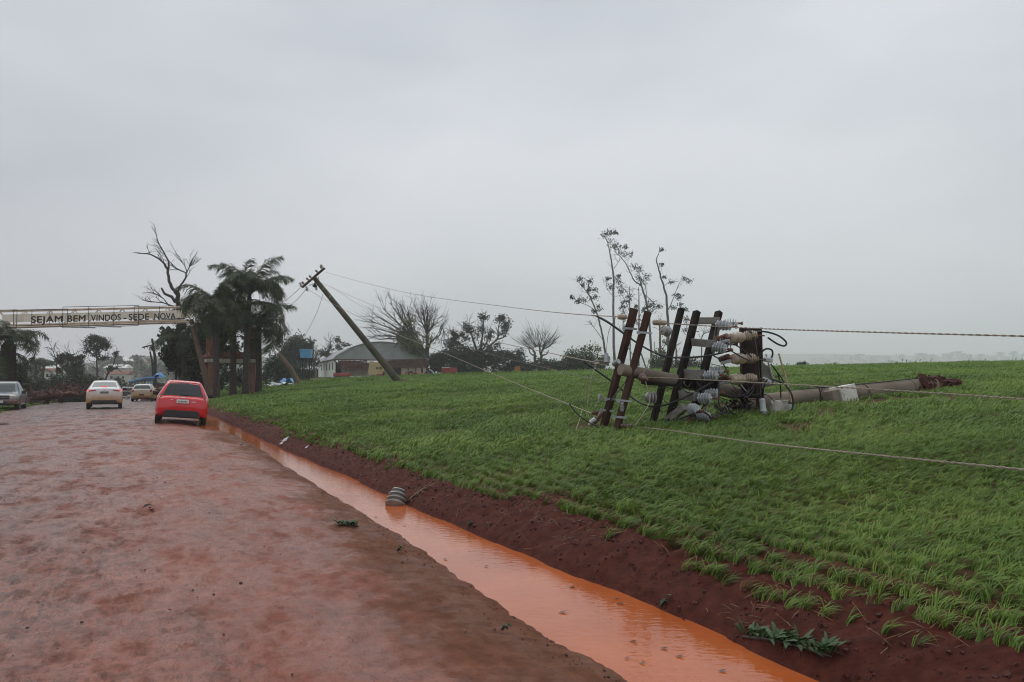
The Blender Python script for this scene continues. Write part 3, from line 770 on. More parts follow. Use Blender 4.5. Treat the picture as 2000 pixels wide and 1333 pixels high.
MB().lathe(at(1248, 735, D0 - .5), (.7, -.6, -.35), [(0, .03), (.03, .07), (.10, .075), (.14, .05), (.2, .02)], 16).build('arm_insulator', 'porcelain_brown', fp, smooth=True, angle=40)
tip_ins((1156, 808, D0 + .2), (1169, 806, D0 + .15), .03, .05, 2, 'rust')
tip_ins((1160, 826, D0 + .05), (1174, 808, D0 + .15), .04, .058, 4, 'porcelain_brown')
MB().tube([at(1149, 831, D0), at(1156, 824, D0 + .02), at(1162, 820, D0 + .05)], [.012, .045, .05], 10).build('clamp', 'galvanised', fp, smooth=True)
tip_ins((1158, 854, D0 - .5), (1176, 845, D0 - .4), .03, .055, 5, 'porcelain_brown')
tip_ins((1212, 832, D0 - .55), (1240, 834, D0 - .6), .035, .062, 4, 'porcelain_brown')
tip_ins((1207, 861, D0 - .95), (1180, 863, D0 - .95), .03, .05, 3, 'porcelain_grey')
MB().tube([at(1199, 712, D0 - .2), at(1208, 706, D0 - .3)], [.05, .05], 10).build('clamp', 'galvanised', fp, smooth=True)
# a lamp-like grey clamp hanging on the line left of the arms
MB().lathe(at(1184, 690, D0 - .1), (.04, 0, -1), [(0, .03), (.03, .04), (.16, .055), (.19, .03)], 12).build('line_clamp', 'galvanised', fp, smooth=True, angle=40)
# black cables looping through the wreck
CABLES = [
    [(1165, 618, -.3), (1190, 632, -.25), (1225, 657, .2), (1262, 681, .1), (1300, 697, -.1), (1340, 699, -.1), (1385, 695, -.1), (1432, 684, -.3)],
    [(1139, 706, .1), (1190, 742, .2), (1228, 772, .1), (1255, 789, -.2), (1285, 794, -.4), (1330, 780, -.5), (1392, 747, -.6)],
    [(1112, 789, -.1), (1128, 809, -.1), (1155, 828, -.2), (1195, 845, -.3)],
    [(1243, 849, -.7), (1275, 846, -.7), (1310, 827, -.7), (1345, 811, -.8), (1372, 805, -.85), (1388, 816, -.85), (1393, 828, -.85)],
    [(1462, 652, .2), (1490, 648, .1), (1518, 655, 0), (1535, 668, -.05), (1532, 676, -.05), (1518, 672, -.1), (1500, 660, -.2)],
    [(1483, 700, -.1), (1486, 690, -.1), (1496, 682, -.15), (1507, 684, -.2), (1509, 693, -.2), (1505, 702, -.2)],
    [(1505, 711, -.2), (1518, 728, -.2), (1524, 752, -.15), (1525, 778, -.1)],
    [(1510, 742, -.25), (1530, 749, -.3), (1545, 768, -.35), (1549, 790, -.35), (1543, 808, -.4), (1531, 818, -.4)],
    [(1456, 640, -.3), (1470, 655, -.3), (1478, 690, -.3), (1482, 730, -.25), (1487, 795, -.3)],
    [(1425, 684, -.6), (1447, 697, -.5), (1466, 706, -.4)], [(1440, 676, -.5), (1462, 692, -.4), (1468, 698, -.35)],
    [(1393, 695, -.3), (1408, 705, -.35), (1420, 725, -.35), (1422, 732, -.35)],
    [(1360, 745, -.5), (1378, 772, -.6), (1386, 786, -.7)], [(1418, 772, -.3), (1440, 775, -.25), (1462, 766, -.2), (1474, 750, -.1)],
    [(1438, 748, -.3), (1452, 762, -.1), (1460, 785, 0), (1452, 812, -.1), (1425, 824, -.4), (1395, 828, -.6)],
    [(1388, 816, -.8), (1405, 808, -.6), (1425, 806, -.4), (1445, 815, -.3), (1475, 822, -.2)],
    [(1404, 740, -.6), (1404, 788, -.65)],
    [(1512, 720, -.2), (1526, 738, -.2), (1532, 750, -.2)],
]
for c in CABLES:
    r0 = .017 if len(c) > 4 else .012
    MB().tube(smooth_path([at(a_, b_, D0 + e) for a_, b_, e in c], 6), r0, 7).build('cable', 'black_cable', fp, smooth=True)
rt_ = random.Random(91)
for k in range(26):                          # smaller leads torn out of the switch gear
    x0_, y0_ = rt_.uniform(1318, 1480), rt_.uniform(735, 815); w_ = rt_.uniform(18, 60); s_ = rt_.choice((-1, 1))
    c = [(x0_, y0_), (x0_ + s_ * w_ * .3, y0_ + rt_.uniform(4, 20)), (x0_ + s_ * w_ * .7, y0_ + rt_.uniform(-4, 22)), (x0_ + s_ * w_, y0_ + rt_.uniform(-14, 16))]
    MB().tube(smooth_path([at(a_, min(b_, 832), D0 + rt_.uniform(-.55, .1)) for a_, b_ in c], 5), rt_.choice((.006, .008, .011)), 5).build('cable', 'black_cable', fp, smooth=True)
for k in range(16):                          # clamps, bolts and flat irons between the arms
    a_ = at(rt_.uniform(1340, 1490), rt_.uniform(640, 800), D0 + rt_.uniform(-.3, .2)); v_ = Vector((rt_.gauss(0, 1), rt_.gauss(0, .4), rt_.gauss(0, 1))).normalized() * rt_.uniform(.06, .18)
    MB().beam(a_ - v_, a_ + v_, .03, .012).build('flat_iron', rt_.choice(('rebar', 'galvanised', 'steel_channel', 'rust')), fp, bevel=.003)
CORDS = [[(1158, 710, -.1), (1178, 712, -.1), (1182, 709, -.1), (1172, 704, -.1), (1165, 710, -.1), (1156, 735, -.1), (1150, 765, 0), (1146, 798, .1)],
         [(1137, 800, .1), (1132, 820, 0), (1124, 845, -.2), (1130, 850, -.3), (1148, 857, -.5)],
         [(1142, 799, .1), (1151, 817, .1), (1152, 832, .05)],
         [(1278, 668, -.7), (1277, 690, -.7), (1266, 712, -.7), (1256, 730, -.65)], [(1260, 742, -.6), (1268, 775, -.55), (1266, 792, -.55), (1250, 818, -.6), (1238, 834, -.6)],
         [(1246, 836, -.65), (1230, 847, -.75), (1210, 860, -.9), (1185, 864, -.95), (1167, 865, -1.0)]]
for c in CORDS:
    MB().tube(smooth_path([at(a_, b_, D0 + e) for a_, b_, e in c], 6), .007, 6).build('loose_strand', 'cord', fp, smooth=True)

# earth torn up round the foot of the pole
ec = MB(); r_ = random.Random(8)
for k in range(240):
    f = r_.random(); px = 1800 + 70 * f + r_.uniform(-10, 8); c = on_ground(px, 17.5 + .7 * f + r_.uniform(-.35, .35))
    s_ = r_.uniform(.05, .13) * (1.3 - .5 * f)
    ec.box(c + Vector((0, 0, .07 + r_.uniform(-.05, .20) * (1 - f * .8))), (s_ * 1.3, s_, s_ * .8), Euler((r_.random() * 3, r_.random() * 3, r_.random() * 3)).to_matrix(), taper=.7)
tag(ec.build('torn_earth', 'clod'), 'heap of red clods torn up round the foot of the fallen pole', 'soil', kind='stuff')
# pale spiny stick propped by the can
stk = thing('spiny_stick', 'pale broken stick with spines leaning beside the silver switch can', 'stick', at(1548, 790, D0 + .1))
s0, s1 = at(1521, 691, D0 + .05), at(1546, 786, D0 + .1)
MB().tube([s0, s0.lerp(s1, .5) + Vector((.01, 0, 0)), s1], [.016, .019, .012], 8).build('stem', 'pale_wood', stk, smooth=True)
for k in range(16):
    q = s0.lerp(s1, .28 + .045 * k); sd = -1 if k % 2 else 1
    MB().tube([q, q + Vector((sd * .075, -.01, .012 + .01 * (k % 3)))], [.005, .002], 4).build('spine', 'pale_wood', stk)

# ------------------------------------------------------------------ conductors
def wire(name, label, pts, r, m='conductor', n=10, twist=False):
    P = smooth_path([at(*p) for p in pts], n)
    mb = MB()
    if not twist: mb.tube(P, r, 6)
    else:                                     # two strands laid round each other
        L_ = 0; acc = [0]
        for a_, b_ in zip(P[:-1], P[1:]): L_ += (b_ - a_).length; acc.append(L_)
        nn = max(8, int(L_ / .03)); 
        for ph in (0, math.pi):
            Q = []
            for k in range(nn + 1):
                l = L_ * k / nn; j = min(len(acc) - 2, int(np.searchsorted(acc, l, 'right') - 1)); f = (l - acc[j]) / max(1e-6, acc[j + 1] - acc[j])
                q = P[j].lerp(P[j + 1], f); Mf = frame(P[j + 1] - P[j]); a_ = l * 2 * math.pi / .20 + ph
                Q.append(q + Mf @ Vector((math.cos(a_), math.sin(a_), 0)) * r * .62)
            mb.tube(Q, r * .62, 5)
    return tag(mb.build(name, m, smooth=True), label, 'wire', 'conductors of the broken power line')
wire('conductor', 'long taut conductor from the leaning pole top to the highest arm insulator', [(636, 532, 54), (720, 555, 47), (820, 577, 40), (985, 599, 29), (1100, 612, 20), (1207, 619, D0 - .1)], .010)
wire('conductor', 'highest conductor running from the crossarms out of frame on the right', [(1298, 632, D0 - .7), (1350, 635, D0 - .9), (1480, 642, 12.5), (1700, 649, 10.2), (2000, 657, 8.2), (2450, 668, 6.4)], .009, twist=True)
wire('conductor', 'middle conductor running from the brown spool insulator to the right edge', [(1254, 737, D0 - .8), (1310, 739, D0 - 1.0), (1480, 748, 12.4), (1700, 760, 10.2), (2000, 780, 8.2), (2450, 812, 6.4)], .009, twist=True)
wire('conductor', 'lowest conductor stretched just above the crop to the right edge', [(1238, 835, D0 - .6)] + [(x_, y_, ground_at(x_, y_).y * f_) for x_, y_, f_ in ((1300, 840, .95), (1480, 865, .88), (1700, 888, .82), (2000, 918, .78), (2450, 968, .74))], .009, twist=True)
wire('conductor', 'pale conductor coming down from the leaning pole to the foot of the crossarms', [(602, 566, 53), (640, 588, 51), (700, 619, 47), (775, 653, 42), (868, 690, 35), (985, 740, 27), (1110, 790, 18), (1156, 808, D0 + .2)], .011)
wire('conductor', 'conductor passing in front of the bare willow to the middle of the arms', [(627, 553, 54), (746, 604, 47), (864, 640, 39), (970, 668, 31), (1069, 689, 23), (1171, 710, D0 + .2)], .010)
wire('conductor', 'thin conductor crossing the dark bushes and sinking towards the crop', [(646, 560, 53), (746, 622, 48), (858, 663, 40), (950, 690, 32), (1049, 715, 24), (1188, 748, D0 + .6)], .007, 'thin_wire')
wire('conductor', 'black tail of cable spliced to the upper conductor left of the arms', [(1155, 616, 17.5), (1180, 624, 16.2), (1225, 655, D0 + .4)], .013, 'black_cable')
wire('conductor', 'thin drooping wire hanging from the line to the shrub', [(1203, 620, D0 + .2), (1190, 645, D0 + .6), (1186, 668, D0 + .8), (1184, 690, D0 - .05)], .005, 'thin_wire')

# ------------------------------------------------------------------ leaning pole in the middle of the field
g = ground_at(785, 746)
LD = g.y
lp = thing('leaning_power_pole', 'tall concrete power pole leaning left over the crop with a tilted crossarm', 'power pole', g)
top = at(612, 541, LD - 4.5); base = g + Vector((0, 0, -.3))
MB().tube([base.lerp(top, f) for f in (0, .2, .4, .6, .8, 1)], [.27, .25, .225, .20, .178, .155], 20).build('shaft', 'mossy_concrete', lp, smooth=True, angle=50)
for f in (.83, .90):
    q = base.lerp(top, f); MB().lathe(q, top - base, [(-.02, .19), (.03, .19)], 18).build('band', 'galvanised', lp, smooth=True)
ca = MB(); A_, B_ = at(590, 562, LD - 5), at(634, 524, LD - 4.4)
for o_ in (-.09, .09): ca.beam(A_ + Vector((0, o_, 0)), B_ + Vector((0, o_, 0)), .10, .12)
car_ = ca.build('crossarm', 'rusty_arm', lp, bevel=.01)
for f in (.12, .32, .44, .72, .93):
    q = A_.lerp(B_, f); n_ = Vector((-.65, 0, .76))
    MB().lathe(q, n_, [(0, .03), (.12, .03), (.13, .07), (.2, .075), (.27, .06), (.31, .03)], 10).build('pin_insulator', 'porcelain_brown', lp, smooth=True)
for px, py in ((586, 556), (627, 521), (598, 564), (616, 562)):
    MB().lathe(at(px, py - 4, LD - 4.7), (.3, 0, -1), shed_profile(.34, .05, .12, 3, .9), 10).build('strain_insulator', 'porcelain_grey', lp, smooth=True)
MB().tube([at(603, 558, LD - 4.7), at(618, 553, LD - 4.5)], .03, 6).build('brace', 'galvanised', lp, smooth=True)
MB().tube([at(622, 541, LD - 4.5), at(622, 548, LD - 4.4)], .03, 6).build('brace', 'galvanised', lp, smooth=True)
MB().lathe(at(615, 556, LD - 4.9), (0, 0, -1), [(-.12, .05), (0, .08), (.06, .16), (.16, .16), (.2, .05)], 12).build('street_lamp_socket', 'dark_timber', lp, smooth=True)
ec = MB(); r_ = random.Random(18)
for k in range(60):
    c = on_ground(785 + r_.gauss(-2, 9), LD + r_.gauss(-.2, .5)); s_ = r_.uniform(.06, .2)
    ec.box(c + Vector((0, 0, .02)), (s_ * 1.4, s_, s_ * .6), Euler((r_.random() * 3, r_.random(), r_.random() * 3)).to_matrix(), taper=.7)
tag(ec.build('torn_earth', 'clod'), 'loose red earth round the foot of the leaning pole', 'soil', kind='stuff')
# wires that fall to the left of the leaning pole
DW = LD - 4
wire('conductor', 'wire falling steeply from the left end of the tilted crossarm', [(586, 563, DW), (566, 581, DW + 2), (545, 596, DW + 4)], .016, 'thin_wire')
wire('conductor', 'slack wire looping below the tilted crossarm to the hanging bundle', [(597, 566, DW), (582, 584, DW + 2), (565, 597, DW + 3), (547, 603, DW + 4)], .016, 'thin_wire')
wire('conductor', 'wire dropping left from the hanging bundle behind the palms', [(543, 599, DW + 4), (525, 610, DW + 6), (498, 626, DW + 9)], .014, 'thin_wire')
wire('conductor', 'first of two wires hanging straight down to the round tree', [(544, 600, DW + 4), (551, 630, DW + 14), (553, 664, DW + 30)], .014, 'thin_wire')
wire('conductor', 'second of two wires hanging down to the round tree, the one further right', [(545, 600, DW + 4), (553, 635, DW + 14), (560, 662, DW + 30)], .014, 'thin_wire')
wire('conductor', 'faint wire slanting from the shaft of the leaning pole down to the left', [(631, 574, DW), (617, 615, DW + 12), (594, 660, DW + 34)], .014, 'thin_wire')
hb_ = thing('hanging_insulator_bundle', 'small cluster of insulators hanging in the wires beside the palms', 'insulators', at(544, 606, DW + 4))
for px, py, v in ((541, 600, (-1, 0, -.3)), (546, 596, (.7, 0, .7)), (545, 603, (0, 0, -1)), (541, 606, (-.2, 0, -1))):
    MB().lathe(at(px, py, DW + 4), v, shed_profile(.2, .04, .08, 3, .9), 8).build('insulator', 'porcelain_grey', hb_, smooth=True)
# ------------------------------------------------------------------ cars
mat('red_paint', (.60, .009, .016), .24, coat=.6, var=.06, scale=2, col2=None)
mat('glass_dark', (.012, .014, .015), .08, spec=.6)
mat('glass_grey', (.055, .070, .072), .12, spec=.6)
mat('tyre', (.014, .012, .011), .85, col2=(.06, .026, .018), scale=9)
mat('rim', (.16, .15, .145), .5, metal=.4)
mat('black_plastic', (.016, .016, .017), .6)
mat('lamp_red', (.35, .01, .012), .2, coat=.5)
mat('lamp_lit', (.6, .02, .02), .2, emit=(1.0, .10, .08), emit_s=1.1)
mat('lamp_clear', (.52, .49, .40), .15, coat=.5)
mat('plate_white', (.62, .62, .61), .5)
mat('chrome', (.5, .5, .5), .25, metal=.8)
def mudded(name, clean, mud, z0, z1, rough=.35):
    m = bpy.data.materials.new(name); m.use_nodes = True; nt = m.node_tree; b = nt.nodes['Principled BSDF']
    tc = nt.nodes.new('ShaderNodeTexCoord'); sp = nt.nodes.new('ShaderNodeSeparateXYZ'); nt.links.new(tc.outputs['Object'], sp.inputs['Vector'])
    no = nt.nodes.new('ShaderNodeTexNoise'); no.inputs['Scale'].default_value = 5; no.inputs['Detail'].default_value = 6; nt.links.new(tc.outputs['Object'], no.inputs['Vector'])
    ad = nt.nodes.new('ShaderNodeMath'); ad.operation = 'MULTIPLY_ADD'; ad.inputs[1].default_value = .45; nt.links.new(no.outputs['Fac'], ad.inputs[0]); nt.links.new(sp.outputs['Z'], ad.inputs[2])
    mr = nt.nodes.new('ShaderNodeMapRange'); mr.inputs['From Min'].default_value = z0 + .2; mr.inputs['From Max'].default_value = z1 + .2
    nt.links.new(ad.outputs['Value'], mr.inputs['Value'])
    mx = nt.nodes.new('ShaderNodeMix'); mx.data_type = 'RGBA'; mx.inputs['A'].default_value = (*mud, 1); mx.inputs['B'].default_value = (*clean, 1)
    nt.links.new(mr.outputs['Result'], mx.inputs['Factor']); nt.links.new(mx.outputs['Result'], b.inputs['Base Color'])
    b.inputs['Roughness'].default_value = rough; b.inputs['Coat Weight'].default_value = .25
    M[name] = m
mudded('sedan_paint', (.68, .68, .69), (.48, .27, .12), .48, 1.08)
mudded('old_hatch_paint', (.62, .62, .60), (.50, .30, .12), .55, 1.30)
mudded('silver_paint', (.19, .22, .25), (.14, .052, .034), .55, 1.05)
class Car:
    """body skin lofted through cross sections (y, z_bottom, z_belt, z_top, w_sill, w_belt, w_top); y runs from the tail to the nose"""
    def __init__(s, name, label, cat, loc, heading, stations, paint, roll=0.0):
        s.st = np.array(stations, float); s.root = thing(name, label, cat, loc); s.root.rotation_euler = Euler((0, roll, heading), 'XYZ'); s.paint = paint
        s.n = len(stations)
        mb = MB(); us = np.linspace(0, s.n - 1, (s.n - 1) * 5 + 1); vs_ = np.linspace(0, 8, 29); nv = len(vs_)
        for u in us:
            row = [s.S(u, v) for v in vs_]
            full = row + [Vector((-p.x, p.y, p.z)) for p in row[-2:0:-1]]
            mb.v.extend(tuple(p) for p in full)
        w = 2 * nv - 2
        for i in range(len(us) - 1):
            for k in range(w): mb.f.append((i * w + k, i * w + (k + 1) % w, (i + 1) * w + (k + 1) % w, (i + 1) * w + k)); mb.m.append(0)
        mb.f.append(tuple(range(w - 1, -1, -1))); mb.m.append(0); mb.f.append(tuple((len(us) - 1) * w + k for k in range(w))); mb.m.append(0)
        s.body = mb.build('body', paint, s.root, smooth=True, angle=48, local=True)
    def row(s, u):
        i = int(min(max(math.floor(u), 0), s.n - 2)); t = u - i; S_ = s.st
        p0, p1, p2, p3 = S_[max(i - 1, 0)], S_[i], S_[i + 1], S_[min(i + 2, s.n - 1)]
        m1 = (p2 - p0) / 2; m2 = (p3 - p1) / 2; d = p2 - p1
        m1 = np.where(m1 * d <= 0, 0, np.sign(d) * np.minimum(abs(m1), 2 * abs(d))); m2 = np.where(m2 * d <= 0, 0, np.sign(d) * np.minimum(abs(m2), 2 * abs(d)))
        return (2 * t ** 3 - 3 * t * t + 1) * p1 + (t ** 3 - 2 * t * t + t) * m1 + (-2 * t ** 3 + 3 * t * t) * p2 + (t ** 3 - t * t) * m2
    def S(s, u, v):
        y, zb, zl, zt, ws, wb, wt = s.row(u)
        C = [(0, zb), (ws * .9, zb), (ws, zb + .12 * (zl - zb) + .02), (max(ws, wb) + .012, zb + .55 * (zl - zb)), (wb, zl), (wb * .48 + wt * .52 + .012, zl * .45 + (zt - .05) * .55), (wt, zt - .045), (wt * .66, zt - .008), (0, zt)]
        i = int(min(max(math.floor(v), 0), 7)); t = v - i
        p0, p1, p2, p3 = [np.array(C[min(max(j, 0), 8)]) for j in (i - 1, i, i + 1, i + 2)]
        if i in (3, 4): p0, p3 = (p1 * 2 - p2, p3) if i == 4 else (p0, p2 * 2 - p1)      # crease at the belt line
        q = .5 * (2 * p1 + (p2 - p0) * t + (2 * p0 - 5 * p1 + 4 * p2 - p3) * t * t + (3 * p1 - p0 - 3 * p2 + p3) * t ** 3)
        return Vector((q[0], y, q[1]))
    def nrm(s, u, v):
        e = .02; a = s.S(min(u + e, s.n - 1), v) - s.S(max(u - e, 0), v); b = s.S(u, min(v + e, 8)) - s.S(u, max(v - e, 0)); n = b.cross(a)
        if n.length < 1e-9: return Vector((0, 0, 1))
        n.normalize(); c = Vector((0, s.st[s.n // 2, 0], .6)); p = s.S(u, v)
        return n if n.dot(p - c) > 0 else -n
    def patch(s, name, corners, m, lift=.006, nu=8, nv=6, both=False, parent=None, side=1, smooth=True, thick=.0):
        """piece lying on the skin; corners (u,v): rear-low, rear-high, front-high, front-low"""
        mb = MB()
        def one(sg):
            a, b, c, d = corners; base = len(mb.v)
            for i in range(nu + 1):
                for k in range(nv + 1):
                    f, g_ = i / nu, k / nv
                    u = (a[0] * (1 - g_) + b[0] * g_) * (1 - f) + (d[0] * (1 - g_) + c[0] * g_) * f
                    v = (a[1] * (1 - g_) + b[1] * g_) * (1 - f) + (d[1] * (1 - g_) + c[1] * g_) * f
                    p = s.S(u, v) + s.nrm(u, v) * lift; mb.v.append((sg * p.x, p.y, p.z))
            for i in range(nu):
                for k in range(nv):
                    q = base + i * (nv + 1) + k; fc = (q, q + nv + 1, q + nv + 2, q + 1); mb.f.append(fc if sg > 0 else fc[::-1]); mb.m.append(0)
        one(side)
        if both: one(-side)
        return mb.build(name, m, parent or s.root, smooth=smooth, local=True)
    def glass(s, name, corners, m, **k):                       # across the middle of the car: both halves as one pane
        return s.patch(name, corners, m, both=True, **k)
    def wheel(s, x, y, r, w=.19, m='tyre', rim='rim'):
        wb = MB().lathe((x - w / 2, y, r), (1, 0, 0), [(0, r * .62), (.0, r * .9), (.03, r), (w - .03, r), (w, r * .9), (w, r * .62)], 24).build('wheel', m, s.root, smooth=True, angle=40, local=True)
        sx = 1 if x > 0 else -1
        MB().lathe((x + sx * (w / 2 - .012), y, r), (sx, 0, 0), [(0, r * .6), (.012, r * .58), (.016, r * .2), (.03, r * .15)], 16).build('rim', rim, wb, smooth=True, angle=40, local=True)
    def arch(s, x, y, r, m='black_plastic'):
        sx = 1 if x > 0 else -1; mb = MB(); n = 14
        mb.lathe((x - sx * .10, y, r * .96), (sx, 0, 0), [(0, r * 1.17), (.115, r * 1.17)], 22)
        mb.build('wheel_arch', m, s.root, smooth=True, angle=40, local=True)
    def box(s, name, c, size, m, rot=None, bevel=.01, parent=None, taper=1.0):
        return MB().box(c, size, rot, taper=taper).build(name, m, parent or s.root, bevel=bevel, local=True)
ROADDIR = math.atan2(-UX, UY)          # heading of the road, measured left from +y
def car_loc(px, py, back=0.0, side=0.0):
    """the tail of the car stands where this pixel meets the road"""
    g_ = ground_at(px, py); return g_

# --- red hatchback by the ditch
g = ground_at(350, 829)
rc = Car('red_hatchback', 'red hatchback parked at the ditch edge, seen from behind, tilting right', 'car', (g.x, g.y + .1, g.z - .01), ROADDIR - R(3), [
    (0.00, .42, .60, .74, .66, .72, .62), (.05, .33, .70, .90, .79, .80, .72), (.15, .27, .86, .985, .83, .83, .71), (.32, .24, .92, 1.25, .85, .85, .62), (.50, .22, .93, 1.45, .86, .86, .56),
    (.80, .20, .92, 1.52, .86, .862, .55), (1.6, .20, .90, 1.535, .86, .865, .57), (2.3, .20, .90, 1.43, .86, .862, .56), (2.75, .20, .89, 1.18, .86, .85, .60), (3.05, .20, .87, .98, .86, .84, .68),
    (3.6, .22, .74, .83, .84, .78, .60), (3.9, .26, .56, .66, .74, .70, .50), (3.97, .32, .45, .52, .60, .60, .40)], 'red_paint', roll=R(4.6))
rg_ = rc.glass('rear_window', ((2.12, 6.12), (2.02, 8), (3.85, 8), (3.75, 6.4)), 'glass_dark', lift=.006)
rc.box('wiper', (.10, .155, 1.03), (.42, .015, .018), 'black_plastic', Euler((.6, .12, 0)).to_matrix(), .003, rg_)
rc.box('high_brake_light', (0, .50, 1.462), (.30, .03, .018), 'chrome', None, .004)
rc.patch('roof_spoiler', ((4.05, 6.3), (4.1, 7.9), (4.6, 7.9), (4.6, 6.4)), 'red_paint', lift=.022, both=True)
for sd in (1, -1):
    t_ = rc.patch('tail_light', ((1.2, 4.9), (1.9, 6.15), (2.8, 5.6), (2.3, 4.5)), 'lamp_red', lift=.012, side=sd)
    rc.patch('lens', ((1.35, 5.05), (1.7, 5.7), (2.2, 5.45), (2.0, 4.85)), 'lamp_clear', lift=.017, side=sd, parent=t_)
    rc.patch('side_window', ((4.6, 4.25), (5.0, 5.8), (7.2, 5.8), (8.4, 4.25)), 'glass_dark', lift=.005, side=sd)
    mi_ = rc.box('mirror', (sd * .97, 2.55, .99), (.20, .10, .14), 'black_plastic', None, .03)
    rc.wheel(sd * .755, .62, .31); rc.wheel(sd * .755, 3.12, .31); rc.arch(sd * .82, .62, .31); rc.arch(sd * .82, 3.12, .31)
lb = rc.box('lower_bumper', (0, .05, .36), (1.26, .15, .27), 'black_plastic', None, .04, taper=.86)
pl = rc.box('number_plate', (0.0, -.012, .80), (.40, .02, .13), 'plate_white', Euler((-.18, 0, 0)).to_matrix(), .006)
rc.box('plate_recess', (0.0, .018, .80), (.52, .03, .19), 'red_paint', Euler((-.18, 0, 0)).to_matrix(), .01)
for k in range(7): rc.box('plate_character', (-.135 + .045 * k, -.028, .795), (.022, .006, .052), 'black_plastic', Euler((-.18, 0, 0)).to_matrix(), 0, pl)
rc.box('badge', (0, .03, .925), (.12, .02, .045), 'chrome', Euler((-.5, 0, 0)).to_matrix(), .012)
rc.box('model_lettering', (.36, .012, .80), (.14, .012, .03), 'chrome', Euler((-.2, 0, 0)).to_matrix(), .003)
rc.box('model_lettering', (-.36, .012, .84), (.07, .012, .025), 'chrome', Euler((-.2, 0, 0)).to_matrix(), .003)
MB().tube([(-.42, .75, 1.50), (-.42, .62, 1.66)], .006, 5).build('aerial', 'black_plastic', rc.root, local=True)
MB().tube([(.40, .10, .25), (.40, .30, .25)], .032, 10).build('exhaust', 'chrome', rc.root, local=True, smooth=True)
rc.glass('windscreen', ((7.15, 6.3), (7.15, 8), (8.85, 8), (8.85, 6.2)), 'glass_dark', lift=.005)

# --- white sedan with its brake lights on
g = ground_at(203, 799)
sd_ = Car('white_sedan', 'white sedan splashed with mud, both brake lights glowing red', 'car', (g.x, g.y, g.z), ROADDIR + R(.5), [
    (0.00, .42, .62, .78, .70, .74, .66), (.05, .33, .80, 1.04, .80, .80, .70), (.14, .28, .93, 1.09, .84, .83, .70), (.48, .24, .95, 1.11, .86, .85, .70), (.80, .22, .94, 1.27, .865, .86, .62), (1.10, .20, .93, 1.42, .865, .865, .57),
    (1.45, .20, .92, 1.475, .865, .865, .56), (2.1, .20, .91, 1.485, .865, .865, .57), (2.75, .20, .90, 1.40, .865, .86, .56), (3.2, .20, .89, 1.13, .86, .85, .62), (3.5, .20, .86, .98, .86, .84, .68),
    (4.0, .22, .74, .84, .84, .78, .60), (4.3, .26, .56, .66, .74, .70, .50), (4.36, .32, .45, .52, .60, .60, .40)], 'sedan_paint')
sd_.glass('rear_window', ((3.25, 6.3), (3.2, 8), (4.85, 8), (4.8, 6.4)), 'glass_grey')
sd_.box('high_brake_light', (0, .62, 1.165), (.26, .05, .05), 'lamp_lit', None, .008)
for s_ in (1, -1):
    t_ = sd_.patch('tail_light', ((.75, 5.0), (1.05, 6.0), (2.6, 5.6), (2.3, 4.6)), 'lamp_lit', lift=.012, side=s_)
    sd_.box('inner_tail_light', (s_ * .56, .03, .955), (.32, .03, .07), 'lamp_red', Euler((-.25, s_ * .12, 0)).to_matrix(), .012, t_)
    sd_.patch('side_window', ((5.0, 4.25), (5.3, 5.8), (8.2, 5.8), (9.2, 4.25)), 'glass_dark', lift=.005, side=s_)
    sd_.box('mirror', (s_ * .97, 3.0, .99), (.20, .10, .14), 'black_plastic', None, .03)
    sd_.wheel(s_ * .76, .78, .31); sd_.wheel(s_ * .76, 3.4, .31); sd_.arch(s_ * .825, .78, .31); sd_.arch(s_ * .825, 3.4, .31)
sd_.box('lower_bumper', (0, .05, .36), (1.30, .13, .22), 'black_plastic', None, .04, taper=.9)
sd_.box('number_plate', (0, -.005, .86), (.40, .02, .10), 'glass_grey', Euler((-.15, 0, 0)).to_matrix(), .006)
sd_.box('badge', (0, .03, 1.0), (.09, .02, .05), 'chrome', Euler((-.3, 0, 0)).to_matrix(), .01)
sd_.glass('windscreen', ((8.15, 6.3), (8.15, 8), (9.85, 8), (9.85, 6.2)), 'glass_dark', lift=.005)

# --- old white hatchback, mud to the windows
gx = on_ground(278, 67)
oh = Car('old_hatchback', 'old boxy white hatchback caked with yellow mud, driving away beyond the red car', 'car', (gx.x, gx.y, gx.z), ROADDIR - R(7), [
    (0.00, .40, .60, .72, .72, .74, .66), (.04, .34, .80, .97, .78, .78, .72), (.12, .28, .90, 1.02, .81, .80, .70), (.30, .25, .91, 1.22, .82, .81, .64), (.48, .22, .91, 1.36, .825, .82, .58), (.75, .20, .90, 1.405, .825, .825, .57),
    (1.6, .20, .89, 1.42, .825, .825, .58), (2.2, .20, .89, 1.37, .825, .825, .57), (2.6, .20, .88, 1.12, .825, .82, .60), (2.85, .20, .87, .95, .82, .81, .70), (3.5, .22, .78, .84, .80, .78, .68), (3.8, .26, .6, .68, .76, .74, .6), (3.86, .32, .48, .55, .66, .66, .5)], 'old_hatch_paint')
oh.glass('rear_window', ((2.2, 6.35), (2.15, 8), (3.8, 8), (3.75, 6.5)), 'glass_grey')
for s_ in (1, -1):
    oh.box('tail_light', (s_ * .68, .045, .87), (.17, .06, .24), 'lamp_red', Euler((-.1, 0, 0)).to_matrix(), .015)
    oh.patch('side_window', ((4.5, 4.25), (4.8, 5.8), (6.9, 5.8), (8.0, 4.25)), 'glass_grey', lift=.005, side=s_)
    oh.wheel(s_ * .73, .60, .28); oh.wheel(s_ * .73, 3.05, .28); oh.arch(s_ * .785, .6, .28); oh.arch(s_ * .785, 3.05, .28)
    oh.box('mirror', (s_ * .92, 2.4, .95), (.17, .09, .12), 'black_plastic', None, .02)
oh.box('bumper', (0, .02, .50), (1.48, .14, .20), 'old_hatch_paint', None, .03)
